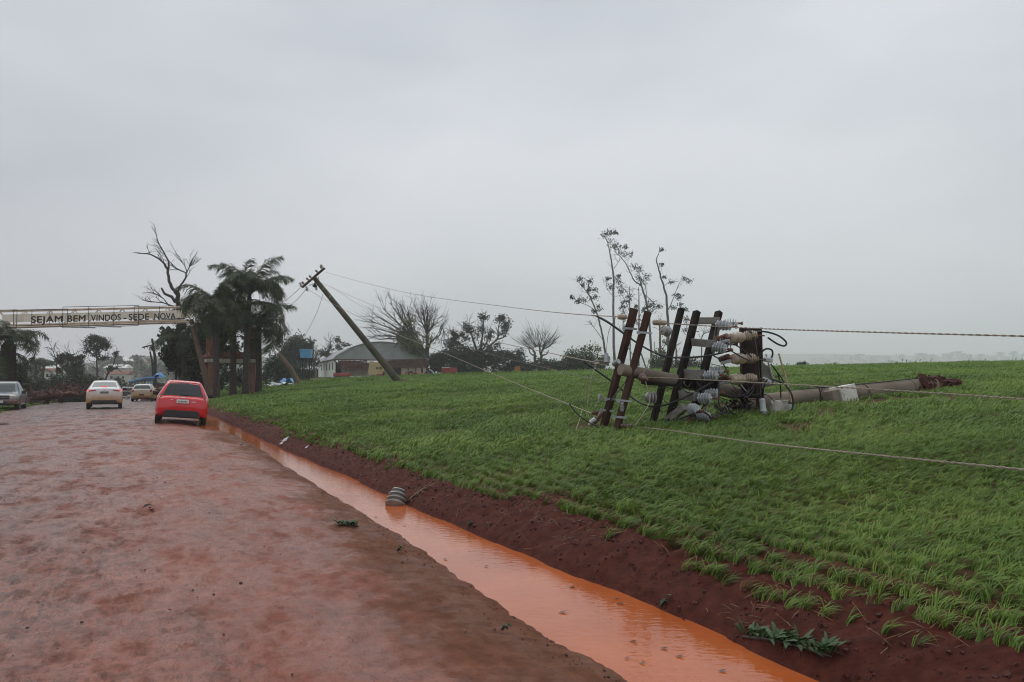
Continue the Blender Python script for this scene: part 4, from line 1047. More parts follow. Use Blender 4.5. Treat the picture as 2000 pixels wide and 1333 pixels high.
oh.box('number_plate', (0, -.055, .55), (.40, .02, .11), 'rebar', None, .006)
oh.box('badge', (0, .035, .90), (.10, .02, .08), 'black_plastic', None, .01)
oh.glass('windscreen', ((7.15, 6.3), (7.15, 8), (8.85, 8), (8.85, 6.2)), 'glass_dark', lift=.005)

# --- small pickup with a pale canopy, far down the road
g = on_ground(251, 100)
pk = thing('canopy_pickup', 'distant black pickup with a pale canopy on its bed, tail towards us', 'pickup', (g.x, g.y, g.z)); pk.rotation_euler = (0, 0, ROADDIR)
mat('canopy_paint', (.46, .45, .41), .5, var=.1)
mat('dark_tailgate', (.022, .022, .024), .4)
MB().box((0, 1.0, .72), (1.62, 2.0, .62)).build('bed', 'dark_tailgate', pk, bevel=.05, local=True)
cpy = MB().box((0, 1.0, 1.32), (1.56, 1.9, .56), taper=.86).build('canopy', 'canopy_paint', pk, bevel=.05, local=True)
MB().box((0, .02, 1.34), (1.08, .04, .27), Euler((-.12, 0, 0)).to_matrix()).build('canopy_window', 'glass_dark', cpy, bevel=.02, local=True)
MB().box((0, 2.7, .72), (1.64, 1.5, .62)).build('cab_body', 'dark_tailgate', pk, bevel=.06, local=True)
MB().box((0, 2.6, 1.25), (1.5, 1.3, .50), taper=.8).build('cab_roof', 'canopy_paint', pk, bevel=.06, local=True)
MB().box((0, 4.0, .68), (1.60, 1.1, .50)).build('bonnet', 'dark_tailgate', pk, bevel=.08, local=True)
for s_ in (1, -1):
    MB().box((s_ * .72, -.01, .82), (.12, .04, .24)).build('tail_light', 'lamp_red', pk, bevel=.01, local=True)
    for y_ in (.75, 3.7):
        w_ = MB().lathe((s_ * .72 - .1, y_, .31), (1, 0, 0), [(0, .2), (0, .28), (.03, .31), (.17, .31), (.2, .28), (.2, .2)], 18).build('wheel', 'tyre', pk, smooth=True, local=True)
bm = MB().box((0, -.06, .46), (1.55, .12, .14)).build('bumper', 'chrome', pk, bevel=.02, local=True)
MB().box((.15, -.13, .62), (.40, .02, .12)).build('number_plate', 'plate_white', pk, local=True)

# --- silver double cab pickup facing us at the left edge
sp = Car('silver_pickup', 'silver double cab pickup with muddy sides parked at the left edge, facing us', 'pickup', (-28.9, 47.4, Z(-28.9, 47.4)), ROADDIR + math.pi, [
    (0.00, .52, .72, .86, .74, .76, .70), (.04, .48, .80, 1.02, .83, .82, .78), (.5, .44, .86, 1.08, .855, .85, .80), (1.42, .40, .88, 1.09, .86, .85, .79), (1.56, .40, .92, 1.15, .86, .855, .70), (1.72, .38, .95, 1.55, .86, .855, .60),
    (2.0, .36, .95, 1.66, .86, .855, .60), (2.7, .36, .95, 1.69, .86, .86, .61), (3.15, .36, .95, 1.63, .86, .86, .60), (3.6, .36, .95, 1.24, .86, .85, .64), (3.85, .36, .93, 1.06, .86, .845, .72),
    (4.5, .38, .88, 1.00, .86, .82, .68), (4.82, .42, .80, .92, .84, .80, .64), (4.92, .46, .64, .74, .78, .76, .58)], 'silver_paint')
sp.root.scale = (.96, .96, .94)
sp.glass('windscreen', ((8.15, 6.35), (8.15, 8), (9.75, 8), (9.75, 6.2)), 'glass_grey', lift=.006)
for s_ in (1, -1):
    sp.patch('side_window', ((5.25, 4.3), (5.6, 5.75), (6.75, 5.75), (6.75, 4.3)), 'glass_grey', lift=.006, side=s_)
    sp.patch('side_window', ((6.95, 4.3), (6.95, 5.75), (8.15, 5.75), (9.1, 4.3)), 'glass_grey', lift=.006, side=s_)
    hl = sp.box('headlight', (s_ * .64, 4.83, .80), (.34, .14, .20), 'lamp_clear', Euler((-.12, 0, -s_ * .28)).to_matrix(), .03)
    sp.box('fog_light', (s_ * .66, 4.93, .47), (.15, .06, .09), 'rust', None, .015)
    sp.box('mirror', (s_ * 1.0, 3.5, 1.06), (.22, .10, .17), 'black_plastic', None, .03)
    for y_ in (1.0, 4.02):
        sp.wheel(s_ * .76, y_, .36, .23); sp.arch(s_ * .83, y_, .36)
    sp.box('side_moulding', (s_ * .873, 2.6, .66), (.025, 1.9, .06), 'silver_paint', None, .006)
    sp.box('side_step', (s_ * .84, 2.55, .36), (.12, 2.0, .05), 'galvanised', None, .01)
    sp.box('wiper', (s_ * .25, 3.78, 1.10), (.5, .02, .02), 'black_plastic', None, .003)
gr_ = sp.box('grille', (0, 4.90, .80), (.92, .10, .20), 'black_plastic', None, .02)
sp.box('grille_bar', (0, 4.955, .80), (.94, .03, .045), 'silver_paint', None, .01, gr_)
sp.box('front_bumper', (0, 4.90, .52), (1.66, .24, .22), 'silver_paint', None, .05)
sp.box('number_plate', (0, 5.03, .56), (.40, .02, .13), 'plate_white', None, .006)
sp.box('bumper_intake', (0, 5.015, .50), (.80, .03, .15), 'black_plastic', None, .01)
sp.box('bonnet_scoop', (0, 4.0, 1.05), (.5, .4, .05), 'silver_paint', None, .02)
MB().tube([(-.7, 1.35, 1.17), (.7, 1.35, 1.17)], .085, 12).build('rolled_bed_cover', 'canopy_paint', sp.root, smooth=True, local=True)
# ------------------------------------------------------------------ welcome portal over the road
mat('cream_paint', (.78, .71, .58), .6, col2=(.56, .40, .25), scale=1.6, lo=.5, hi=.75, detail=6)
mat('cream_metal', (.62, .52, .41), .6, col2=(.36, .22, .14), scale=3, lo=.5, hi=.72)
mat('rusty_steel', (.13, .075, .052), .7, col2=(.34, .22, .15), scale=3)
mat('dark_steel', (.025, .022, .022), .6)
mat('clay_tile', (.13, .042, .027), .8, col2=(.22, .085, .055), scale=5, bump=.4)
mat('orange_plaster', (.24, .105, .06), .8, col2=(.17, .07, .04), scale=2.5, bump=.2)
mat('white_plaster', (.56, .52, .45), .8, col2=(.42, .37, .30), scale=2.5)
mat('letter_paint', (.016, .012, .010), .7)
PR = Vector((-23.6, 62.0, 0)); PT = Vector((-.9085, -.418, 0))       # right end of the truss; the truss runs left across the road
def trp(t, zoff=0.0, depth=0.0):
    """point on the truss: t metres left of its right end; it sags to the left"""
    z = 7.0 - .060 * t
    return PR + PT * t + Vector((.418, -.9085, 0)) * depth * -1.0 * -1.0 + Vector((0, 0, z + zoff))
TH = 1.16
tr = thing('welcome_truss', 'cream lattice truss across the road carrying the welcome lettering', 'sign gantry', PR + Vector((0, 0, Z(PR.x, PR.y))))
LEN = 18.5
for zo, dp in ((0, 0), (0, -.8), (-TH, 0), (-TH, -.8)):
    MB().tube([trp(0, zo, dp), trp(LEN, zo, dp)], .05, 8).build('chord', 'cream_metal', tr, smooth=True)
npan = 12
for k in range(npan):
    a = LEN * k / npan; b = LEN * (k + 1) / npan; m_ = (a + b) / 2
    for dp in (0, -.8):
        MB().tube([trp(a, -TH, dp), trp(m_, 0, dp)], .028, 6).build('lattice_bar', 'cream_metal', tr, smooth=True)
        MB().tube([trp(m_, 0, dp), trp(b, -TH, dp)], .028, 6).build('lattice_bar', 'cream_metal', tr, smooth=True)
    MB().tube([trp(a, 0, 0), trp(a, 0, -.8)], .025, 6).build('cross_bar', 'cream_metal', tr, smooth=True)
    MB().tube([trp(a, -TH, 0), trp(a, -TH, -.8)], .025, 6).build('cross_bar', 'cream_metal', tr, smooth=True)
# walkway tube and lamps under the truss
MB().tube([trp(1.0, -TH + .12, -.4), trp(LEN, -TH + .12, -.4)], .13, 10).build('pipe', 'cream_metal', tr, smooth=True)
MB().tube([trp(4.6, -TH - .16, .06), trp(8.6, -TH - .16, .06)], .025, 6).build('lamp_rail', 'dark_steel', tr, smooth=True)
for t_ in (5.9, 7.6):
    MB().box(trp(t_, -TH - .17, 0), (.95, .5, .10), Matrix.Rotation(math.atan2(.418, .9085), 3, 'Z')).build('lamp_housing', 'galvanised', tr, bevel=.03)
# thin dark guard frames in front of the panels
def gframe(t0, t1, z0, z1, n):
    for zo in (z0, z1): MB().tube([trp(t0, zo, .14), trp(t1, zo, .14)], .022, 5).build('guard_rail', 'dark_steel', tr)
    for k in range(n + 1):
        t_ = t0 + (t1 - t0) * k / n; MB().tube([trp(t_, z0, .14), trp(t_, z1, .14)], .018, 5).build('guard_post', 'dark_steel', tr)
gframe(1.2, 4.6, .08, -TH + .22, 2); gframe(4.3, 9.2, .16, -TH - .16, 3); gframe(8.9, 12.2, .02, -TH + .08, 3); gframe(12.0, 16.5, .04, -TH - .02, 4)
# sign panel, mounted on the near face
pnl = MB()
def panelseg(t0, t1, z0, z1, d):
    a, b, c, e = trp(t1, z1, d), trp(t0, z1, d), trp(t0, z0, d), trp(t1, z0, d); n_ = Vector((-.418 * -1, .9085, 0)) * .03
    n_ = Vector((.418 * -1, .9085, 0)) * .03
    pnl.add([a, b, c, e, a + n_, b + n_, c + n_, e + n_], [(3, 2, 1, 0), (4, 5, 6, 7), (0, 1, 5, 4), (1, 2, 6, 5), (2, 3, 7, 6), (3, 0, 4, 7)])
panelseg(.6, 12.9, -.27, -TH + .33, .07)
sp_ = pnl.build('sign_panel', 'cream_paint', tr)
def lettering(text, t_left, t_right, zmid, hgt, parent):
    cu = bpy.data.curves.new('lettering', 'FONT'); cu.body = text; cu.size = 1.0; cu.space_character = 1.05
    ob = bpy.data.objects.new('tmp', cu); COL.objects.link(ob)
    dg = bpy.context.evaluated_depsgraph_get(); me = bpy.data.meshes.new_from_object(ob.evaluated_get(dg)); bpy.data.objects.remove(ob); bpy.data.curves.remove(cu)
    co = np.array([v.co[:] for v in me.vertices]); x0, x1 = co[:, 0].min(), co[:, 0].max()
    F = [tuple(f.vertices) for f in me.polygons]; bpy.data.meshes.remove(me); mb = MB()
    for q, (dx, dy) in enumerate(((-.022, 0), (.022, 0), (0, .014), (0, -.014))):          # brushed on boldly: strokes widened
        mb.add([trp(t_left + (t_right - t_left) * (x + dx - x0) / (x1 - x0), zmid + (y + dy - .35) / .70 * hgt, .074 + .003 * q) for x, y, z in co], F)
    return mb.build('lettering', 'letter_paint', parent)
# word by word, as they stand on the panel
def tpx(px):                                  # where along the truss a picture column falls
    k = (px - 1000.0) / FPX; return (PR.x - k * PR.y) / (k * PT.y - PT.x)
for word, x0, x1 in (('SEJAM', 59, 120), ('BEM', 130, 165), ('VINDOS', 176, 234), ('-', 240, 245), ('SEDE', 250, 289), ('NOVA', 300, 341)):
    h_ = .46
    zc = -.67 + .0 * (x0 - 200)
    lettering(word, tpx(x0), tpx(x1), zc, h_ if word != '-' else h_, sp_)
# the gatehouse the truss ends on: columns, two white ring beams with little tiled roofs
gh = thing('portal_gatehouse', 'brick coloured portal tower with white beams and clay tiles behind the palms', 'gatehouse', on_ground(470, 60))
c0 = on_ground(494, 60.5)
ex = Vector((.9085, .418, 0)); ey = Vector((-.418, .9085, 0))
cols = []
for i, (a, b) in enumerate(((0, 0), (-2.9, 0), (0, 2.4), (-2.9, 2.4))):
    q = c0 + ex * a + ey * b; zg = Z(q.x, q.y) - .2
    rotz = Matrix.Rotation(math.atan2(.418, .9085), 3, 'Z')
    MB().box((q.x, q.y, (zg + 5.6) / 2), (.34, .34, 5.6 - zg), rotz).build('column', 'orange_plaster', gh, bevel=.01)
    MB().box(Vector((q.x, q.y, (zg + 5.6) / 2)) + ex * .18, (.03, .36, 5.6 - zg), rotz).build('column_edge', 'white_plaster', gh)
cc = c0 + ex * -1.45 + ey * 1.2
def ring(z, h, m):
    rotz = Matrix.Rotation(math.atan2(.418, .9085), 3, 'Z')
    for off, size in ((ey * -1.42, (3.36, .30, h)), (ey * 1.42, (3.36, .30, h)), (ex * -1.68, (.28, 3.14, h)), (ex * 1.70, (.28, 3.14, h))):
        MB().box(Vector((cc.x, cc.y, z)) + off, size, rotz).build('beam', m, gh, bevel=.01)
ring(2.85, .27, 'white_plaster'); ring(5.45, .34, 'white_plaster')
def tiled(z, run, rise, name):
    """tile skirt: overlapping rows of half-round tiles going up to a smaller ring"""
    mb = MB()
    for (d0, d1, half, halfd) in ((ex, ey, 1.9, 1.62), (-ex, -ey, 1.9, 1.62), (ey, -ex, 1.62, 1.9), (-ey, ex, 1.62, 1.9)):
        o = Vector((cc.x, cc.y, z)) + d1 * -halfd
        n = int(half * 2 / .22)
        for k in range(n):
            x = -half + .11 + k * .22
            for r_ in range(3):
                f0, f1 = r_ / 3, (r_ + 1) / 3 + .04; lim = half - run * f0 + .05
                if abs(x) > lim: continue
                p0 = o + d0 * x + d1 * run * f0 + Vector((0, 0, rise * f0 + .02 * (r_ == 0))); p1 = o + d0 * x + d1 * run * f1 + Vector((0, 0, rise * f1 + .05))
                mb.tube([p0, p1], [.115, .10], 6)
    return tag(mb.build(name, 'clay_tile', gh, smooth=True), kind='stuff')
tiled(3.0, .55, .38, 'tile_skirt'); tiled(5.66, 1.1, .75, 'tile_roof')
MB().box(Vector((cc.x, cc.y, 6.55)), (1.9, 1.4, .5), Matrix.Rotation(math.atan2(.418, .9085), 3, 'Z'), taper=.5).build('roof_cap', 'clay_tile', gh)
# left end support of the truss, outside the picture
lg = trp(LEN - .6, 0, -.4); zl_ = Z(lg.x, lg.y)
MB().box((lg.x, lg.y, (zl_ + lg.z - TH) / 2 - .05), (.5, .9, lg.z - TH - zl_), Matrix.Rotation(math.atan2(.418, .9085), 3, 'Z')).build('support_column', 'orange_plaster', tr)
# bent brown pole leaning in front of the palms
mat('brown_pole', (.115, .072, .048), .8, col2=(.17, .11, .075), scale=3, bump=.3)
bpz = thing('bent_pole', 'slim brown pole leaning left in front of the palms, behind the red car', 'pole', on_ground(412, 55))
b0 = on_ground(414, 55) + Vector((0, 0, -.2)); b1 = at(373, 624, 54.0)
MB().tube([b0, b0.lerp(b1, .35) + Vector((.03, 0, 0)), b0.lerp(b1, .7) + Vector((.02, 0, 0)), b1], [.20, .185, .165, .14], 12).build('shaft', 'brown_pole', bpz, smooth=True)
MB().lathe(b0.lerp(b1, .93), b1 - b0, [(-.05, .17), (.05, .17)], 12).build('band', 'galvanised', bpz, smooth=True)
# snapped street pole with a crossarm far down the road, and its broken neighbour
sp2 = thing('snapped_street_pole', 'distant street pole with a hanging crossarm beside the far trees', 'power pole', on_ground(304, 112))
q0 = on_ground(305, 112); MB().tube([q0 + Vector((0, 0, -.3)), at(303, 700, 112), at(297, 662, 112)], [.22, .19, .14], 10).build('shaft', 'dark_timber', sp2, smooth=True)
MB().beam(at(278, 679, 112), at(301, 673.5, 112), .16, .16).build('crossarm', 'dark_timber', sp2)
for px in (282, 288, 294): MB().lathe(at(px, 678 - (px - 278) * .22, 112), (0, 0, -1), shed_profile(.35, .05, .11, 3, .9), 8).build('insulator', 'porcelain_grey', sp2, smooth=True)
MB().tube([at(286, 675, 112), at(296, 667, 112)], .03, 5).build('brace', 'galvanised', sp2)
sp3 = thing('broken_stub_pole', 'short broken dark pole left of the snapped street pole', 'pole', on_ground(301, 118))
q0 = on_ground(302, 118); MB().tube([q0 + Vector((0, 0, -.3)), at(298, 710, 118), at(293, 687, 118)], [.2, .17, .11], 8).build('shaft', 'dark_timber', sp3, smooth=True)
# log-like pole leaning out of the palm fronds on the right
lg3 = thing('slanting_pole', 'short slanting pole with its top in the palm fronds, left of the barn', 'pole', on_ground(585, 92))
q0 = on_ground(586, 92); MB().tube([q0 + Vector((0, 0, -.2)), at(566, 718, 91), at(543, 691, 90)], [.33, .28, .23], 12).build('shaft', 'brown_pole', lg3, smooth=True)
# ------------------------------------------------------------------ trees
mat('bark_dark', (.028, .022, .018), .9, col2=(.065, .052, .042), scale=3, bump=.5)
mat('bark_grey', (.10, .092, .080), .9, col2=(.19, .175, .155), scale=3, bump=.4)
mat('bark_rust', (.12, .06, .04), .9, col2=(.22, .125, .085), scale=3, bump=.4)
mat('twig_pale', (.115, .10, .085), .9)
leafmat('leaf_dark', (.010, .020, .009), (.030, .052, .020), (.05, .07, .03))
leafmat('leaf_mid', (.020, .036, .014), (.055, .085, .030), (.08, .11, .04))
leafmat('leaf_bright', (.050, .075, .022), (.105, .14, .042), (.16, .18, .06))
leafmat('leaf_brown', (.022, .020, .012), (.060, .045, .026), (.055, .065, .03))
leafmat('leaf_euc', (.020, .030, .018), (.055, .070, .042))
leafmat('frond_green', (.018, .036, .013), (.065, .105, .038), (.12, .16, .065), .55)
leafmat('leaf_red', (.07, .012, .012), (.14, .025, .02), (.05, .05, .02))
class PixTree:
    """a tree whose main limbs follow the photograph's silhouette at distance d, with depth of its own"""
    def __init__(s, name, label, d, seed, bark='bark_dark', cat='tree', group=None, base=None):
        s.r = random.Random(seed); s.d = d; s.limbs = []; s.bark = bark
        bx = base if base is not None else on_ground(1000, d)
        s.root = thing(name, label, cat, bx, group)
        s.tw = MB(); s.lf = MB()
    def limb(s, pts, name='limb', bend=.35):
        """pts: (px, py, diameter in px)"""
        k = s.d / FPX; first = at(pts[0][0], pts[0][1], s.d)
        best = None
        for L_ in s.limbs:
            for q, r in L_:
                dd = math.hypot((q.x / q.y - first.x / first.y), (q.z - EYE) / q.y - (first.z - EYE) / first.y)
                if best is None or dd < best[0]: best = (dd, q.y)
        dep = best[1] if best and best[0] < .01 else s.d
        drift = s.r.uniform(-bend, bend); P = []; rad = []
        for i, (px, py, w) in enumerate(pts):
            if i: dep += drift * math.hypot(px - pts[i - 1][0], py - pts[i - 1][1]) * k
            P.append(at(px, py, dep)); rad.append(max(.012, w * k / 2))
        n = 4 if len(pts) > 2 else 3; Q = smooth_path(P, n)
        RR = list(np.interp(np.linspace(0, len(P) - 1, len(Q)), range(len(P)), rad))
        j = s.r
        Q = [q + Vector((j.gauss(0, .25), j.gauss(0, .25), j.gauss(0, .15))) * RR[i] if 0 < i < len(Q) - 1 else q for i, q in enumerate(Q)]
        s.limbs.append(list(zip(Q, RR)))
        MB().tube(Q, RR, 8 if RR[0] > .1 else 6).build('trunk' if not s.limbs[:-1] else name, s.bark, s.root, smooth=True)
        return s
    def grow(s, p, v, ln, r, lev, maxlev, spread, up, kids, out):
        n = 3; P = [p.copy()]; d = v.normalized(); j = s.r
        for k in range(n):
            d = (d + Vector((j.gauss(0, .16), j.gauss(0, .16), j.gauss(0, .12) + up * .12))).normalized(); P.append(P[-1] + d * ln / n)
        out.tube(P, list(np.linspace(r, r * .5, n + 1)), 4 if lev else 5, cap=False)
        s.tips.append(P[-1])
        if lev < maxlev:
            for _ in range(kids):
                f = j.uniform(.3, 1.0); q = P[0].lerp(P[-1], f) if f < .99 else P[-1]
                i = min(n - 1, int(f * n)); q = P[i].lerp(P[i + 1], f * n - i if f < 1 else 1)
                dd = (d + Vector((j.gauss(0, spread), j.gauss(0, spread), j.gauss(0, spread * .7) + up * .3))).normalized()
                s.grow(q, dd, ln * j.uniform(.5, .8), max(.006, r * .58), lev + 1, maxlev, spread, up, kids, out)
    def twigs(s, per_limb, ln, r, levels=1, spread=.6, up=.4, kids=3, start=.35, which=None):
        s.tips = []
        for li, L_ in enumerate(s.limbs):
            if which is not None and li not in which: continue
            for _ in range(per_limb):
                i = int(len(L_) * s.r.uniform(start, .999)); i = min(i, len(L_) - 2); q = L_[i][0]; v = (L_[i + 1][0] - L_[i][0]).normalized()
                dd = v * .8 + Vector((s.r.gauss(0, spread), s.r.gauss(0, spread), s.r.gauss(0, spread * .7) + up * .3))
                s.grow(q, dd, ln * s.r.uniform(.6, 1.2), min(r, L_[i][1] * .6 + .006), 0, levels, spread, up, kids, s.tw)
        return s
    def leaf(s, p, size, flat=.0):
        j = s.r; E = Euler((j.uniform(-1.2, 1.2), j.uniform(-1.2, 1.2), j.uniform(0, 6.28))).to_matrix(); w = size * j.uniform(.4, .65) / 2; l = size * j.uniform(.7, 1.3) / 2
        s.lf.add([p + E @ Vector(q) for q in ((-l, 0, 0), (0, -w, .15 * w), (l, 0, -.2 * l), (0, w, .15 * w))], [(0, 1, 2, 3)])
    def clump(s, px, py, rx, ry, n, size, sub=9, d=None, loose=.34):
        """leafy clump: sub-clusters spread through an ellipsoid"""
        k = s.d / FPX; c = at(px, py, d or s.d + s.r.uniform(-.4, .4) * rx * k); j = s.r
        for q in range(sub):
            while True:
                u = Vector((j.uniform(-1, 1), j.uniform(-1, 1), j.uniform(-1, 1)))
                if u.length < 1: break
            cc_ = c + Vector((u.x * rx * k, u.y * rx * k, u.z * ry * k)); sg = loose * min(rx, ry) * k
            for _ in range(n // sub): s.leaf(cc_ + Vector((j.gauss(0, sg * 1.2), j.gauss(0, sg * 1.2), j.gauss(0, sg))), size)
        return s
    def tipleaves(s, n, size, sg, frac=1.0):
        for q in s.tips:
            if s.r.random() < frac:
                for _ in range(n): s.leaf(q + Vector((s.r.gauss(0, sg), s.r.gauss(0, sg), s.r.gauss(0, sg))), size)
        return s
    def done(s, leafm='leaf_mid', twigm=None):
        if s.tw.v: tag(s.tw.build('twigs', twigm or s.bark, s.root, smooth=True), kind='stuff')
        if s.lf.v: s.lf.build('crown', leafm, s.root)
        return s.root
def bush(name, label, px, d, wpx, top, n, size, leafm, seed, lumps=7, group=None, cat='shrub', zlow=0.0, sub=12):
    """shrub: stems from the ground and lumpy foliage down to it"""
    b = on_ground(px, d); t = PixTree(name, label, d, seed, 'bark_dark', cat, group, b); j = t.r; k = d / FPX
    ybase = 738 - (b.z - EYE) / d * FPX; h = ybase - top
    for q in range(5):
        x = px + j.uniform(-.3, .3) * wpx
        t.limb([(px + j.uniform(-.1, .1) * wpx, ybase + 1, max(1.2, .08 / k)), ((px + x) / 2, ybase - h * .35, .06 / k), (x, ybase - h * j.uniform(.6, .85), .03 / k)], 'stem')
    for q in range(lumps):
        f = (q + .5) / lumps; x = px + (f - .5) * wpx * .84; hh = h * (.62 + .38 * math.sin(math.pi * (.12 + .76 * f))) * j.uniform(.72, 1.05)
        t.clump(x, ybase - hh * .52, wpx / lumps * .85, hh * .52, n // lumps, size, sub)
    return t.done(leafm)

# ---- palms
frond_meshes = []
def frond_mesh(seed, length, droop, blow, leafl):
    """one feather leaf: arched rib with two ranks of hanging leaflets; grows along +x, blown sideways by the wind"""
    r = random.Random(seed); mb = MB(); P = []; n = 16; p = Vector((0, 0, 0)); a = R(74)
    for k in range(n + 1):
        P.append(p.copy()); f = k / n; a -= droop / n * (.6 + 1.2 * f)
        p = p + Vector((math.cos(a), blow * f * .9, math.sin(a))).normalized() * length / n
    mb.tube(P, list(np.linspace(.045, .010, n + 1)), 5, 0)
    for k in range(1, n * 5):
        f = k / (n * 5); i = min(n - 1, int(f * n)); q = P[i].lerp(P[i + 1], f * n - i); t = (P[i + 1] - P[i]).normalized()
        if f < .14: continue
        side = t.cross(Vector((0, 0, 1))).normalized()
        for sg in (-1, 1):
            l = leafl * (math.sin(math.pi * (.15 + .8 * f)) ** .6) * r.uniform(.75, 1.15)
            d = (side * sg * r.uniform(.5, .9) + t * r.uniform(.35, .8) + Vector((0, blow * .5, r.uniform(-.5, .35)))).normalized()
            w = .017; e1 = q + d * l * .5 + Vector((0, 0, -.05 * l)); e2 = q + d * l * .85 + Vector((0, blow * .1, -.42 * l)); wd = t * w
            mb.add([q - wd, q + wd, e1 + wd * 1.3, e1 - wd * 1.3, e2], [(0, 1, 2, 3), (3, 2, 4)], 1)
    me = bpy.data.meshes.new('frond'); me.from_pydata(mb.v, [], mb.f); me.materials.append(M['bark_dark']); me.materials.append(M['frond_green'])
    me.polygons.foreach_set('material_index', mb.m); me.update(); return me
for k, (dr, bl) in enumerate(((1.2, .3), (1.8, -.15), (2.4, .6), (2.9, .2), (1.5, .8), (3.3, -.3))):
    frond_meshes.append(frond_mesh(700 + k, 2.9, dr, bl, .78))
mat('palm_trunk', (.026, .020, .017), .95, col2=(.062, .045, .036), scale=4, bump=.5, bscale=14, stretch=(1, 1, 4))
def palm(label, px, d, top_py, seed, nf=17, lean=0.0, size=1.0, wide=.30, dirs=None, wind=0.0, low=0.0, group='palms round the portal'):
    r = random.Random(seed); b = on_ground(px, d); h = (738 - top_py) / FPX * d + EYE - b.z
    root = thing('palm_tree', label, 'palm', b, group)
    P = [b + Vector((lean * h * f * f, 0, h * f - .2 * (f == 0))) for f in (0, .12, .3, .5, .7, .85, .94, 1.0)]
    MB().tube(P, [wide * 1.35, wide * 1.1, wide, wide * .95, wide * .9, wide * .85, wide * .8, wide * .45], 14).build('trunk', 'palm_trunk', root, smooth=True)
    top = P[-1]
    for k in range(nf):
        az = dirs[k % len(dirs)] + r.uniform(-.35, .35) if dirs else k * 2.399 + r.uniform(-.3, .3)
        tilt = r.uniform(-.35, .55) + (low if k % 3 == 0 else 0)
        o = bpy.data.objects.new('frond', frond_meshes[r.randrange(len(frond_meshes))]); COL.objects.link(o); o.parent = root
        o.location = top - b + Vector((0, 0, -.25 * r.random())); o.rotation_euler = Euler((r.uniform(-.4, .4) + wind, tilt, az), 'XYZ')
        sc = size * r.uniform(.82, 1.12); o.scale = (sc, sc, sc)
    for k in range(nf // 3):                            # older leaves hanging down along the trunk
        o = bpy.data.objects.new('frond', frond_meshes[r.randrange(len(frond_meshes))]); COL.objects.link(o); o.parent = root
        o.location = top - b + Vector((0, 0, -.35 - .5 * r.random())); o.rotation_euler = Euler((r.uniform(-.5, .5), r.uniform(.7, 1.5), k * 2.399 + r.uniform(-.4, .4)), 'XYZ')
        sc = size * r.uniform(.65, .95); o.scale = (sc, sc, sc)
    return root
palm('tallest palm, its crown spread wide right of the portal tower', 480, 56, 572, 1, 32, .03, 1.15, .20, wind=.1)
palm('shaggy palm just right of the lettering, crown level with the sign', 424, 54, 598, 2, 26, -.05, 1.05, .19)
palm('palm half hidden between the two taller palms of the portal', 456, 58, 640, 3, 15, .0, .95, .21, low=.5)
palm('palm with a ragged crown behind the right end of the sign', 402, 65, 614, 4, 16, -.04, .95, .24, low=.3)
palm('rightmost palm of the portal, low fronds hanging out to the right', 506, 59, 640, 5, 14, -.02, 1.15, .22, dirs=[-.5, .1, -.2, .5, 2.6, 3.4, -.9], low=.6)
palm('palm with hanging dead skirt behind the leaning brown pole', 362, 66, 655, 6, 18, -.02, 1.05, .26, low=.9)
palm('dark palm standing under the left end of the truss', 16, 52, 668, 7, 18, .0, 1.05, .52, low=.2, group='palms round the portal')
palm('palm with its fronds down behind the red car', 384, 68, 676, 8, 15, .0, 1.0, .25, low=.9)
sk = PixTree('palm_skirt', 'column of dead and green fronds hanging round the palm beside the blue tarp', 67, 77, 'bark_dark', 'foliage', None, on_ground(345, 67))
for q in range(9): sk.clump(330 + (q % 3) * 12, 655 + q * 8, 12, 12, 260, .45, 8)
sk.limb([(345, 768, 6), (344, 700, 5), (343, 650, 3)]); sk.done('leaf_dark')
sk = PixTree('portal_shrubs', 'dense dark foliage between the trunks of the portal palms', 63, 78, 'bark_dark', 'shrub', None, on_ground(420, 63))
sk.limb([(418, 772, 5), (416, 720, 4), (410, 660, 3)])
for x_, y_, a_, b_ in ((392, 668, 16, 26), (408, 700, 18, 24), (430, 668, 16, 22), (455, 690, 18, 18), (400, 735, 16, 18), (440, 640, 16, 22), (380, 700, 12, 26), (372, 740, 10, 18)): sk.clump(x_, y_, a_, b_, 420, .34, 12)
sk.done('leaf_dark')

# ---- tall bare tree behind the sign
t = PixTree('bare_tree', 'tall bare forked tree rising above the welcome sign', 72, 21, 'bark_dark', base=on_ground(356, 72))
t.limb([(356, 772, 13), (352, 700, 12), (350, 640, 11), (347, 585, 9), (342, 568, 8)])
t.limb([(346, 575, 7), (335, 560, 6), (329, 540, 5), (326, 525, 4.5), (316, 511, 3.5), (300, 500, 2.8), (285, 496, 2), (262, 494, 1.2)])
t.limb([(328, 530, 4), (330, 515, 3.5), (322, 497, 2.8), (314, 483, 2.2), (308, 470, 1.7), (304, 453, 1)])
t.limb([(346, 578, 5), (350, 562, 4), (360, 548, 3.4), (364, 535, 2.6), (352, 528, 2), (340, 522, 1.4), (335, 515, 1)])
t.limb([(362, 542, 2.8), (366, 530, 2.2), (372, 518, 1.6), (377, 505, 1)])
t.limb([(365, 532, 2), (361, 520, 1.6), (354, 510, 1.2), (350, 500, .8)])
t.limb([(342, 590, 6), (335, 580, 5.5), (322, 574, 4.5), (316, 563, 3.5)])
t.limb([(340, 600, 3), (320, 592, 2.2), (300, 590, 1.6), (284, 588, 1)])
t.limb([(330, 597, 2.4), (315, 580, 1.6), (298, 572, 1)])
t.twigs(7, 1.1, .035, 1, .55, .4, 2, .35, which=[1, 2, 3, 4, 5, 7, 8]); t.done()

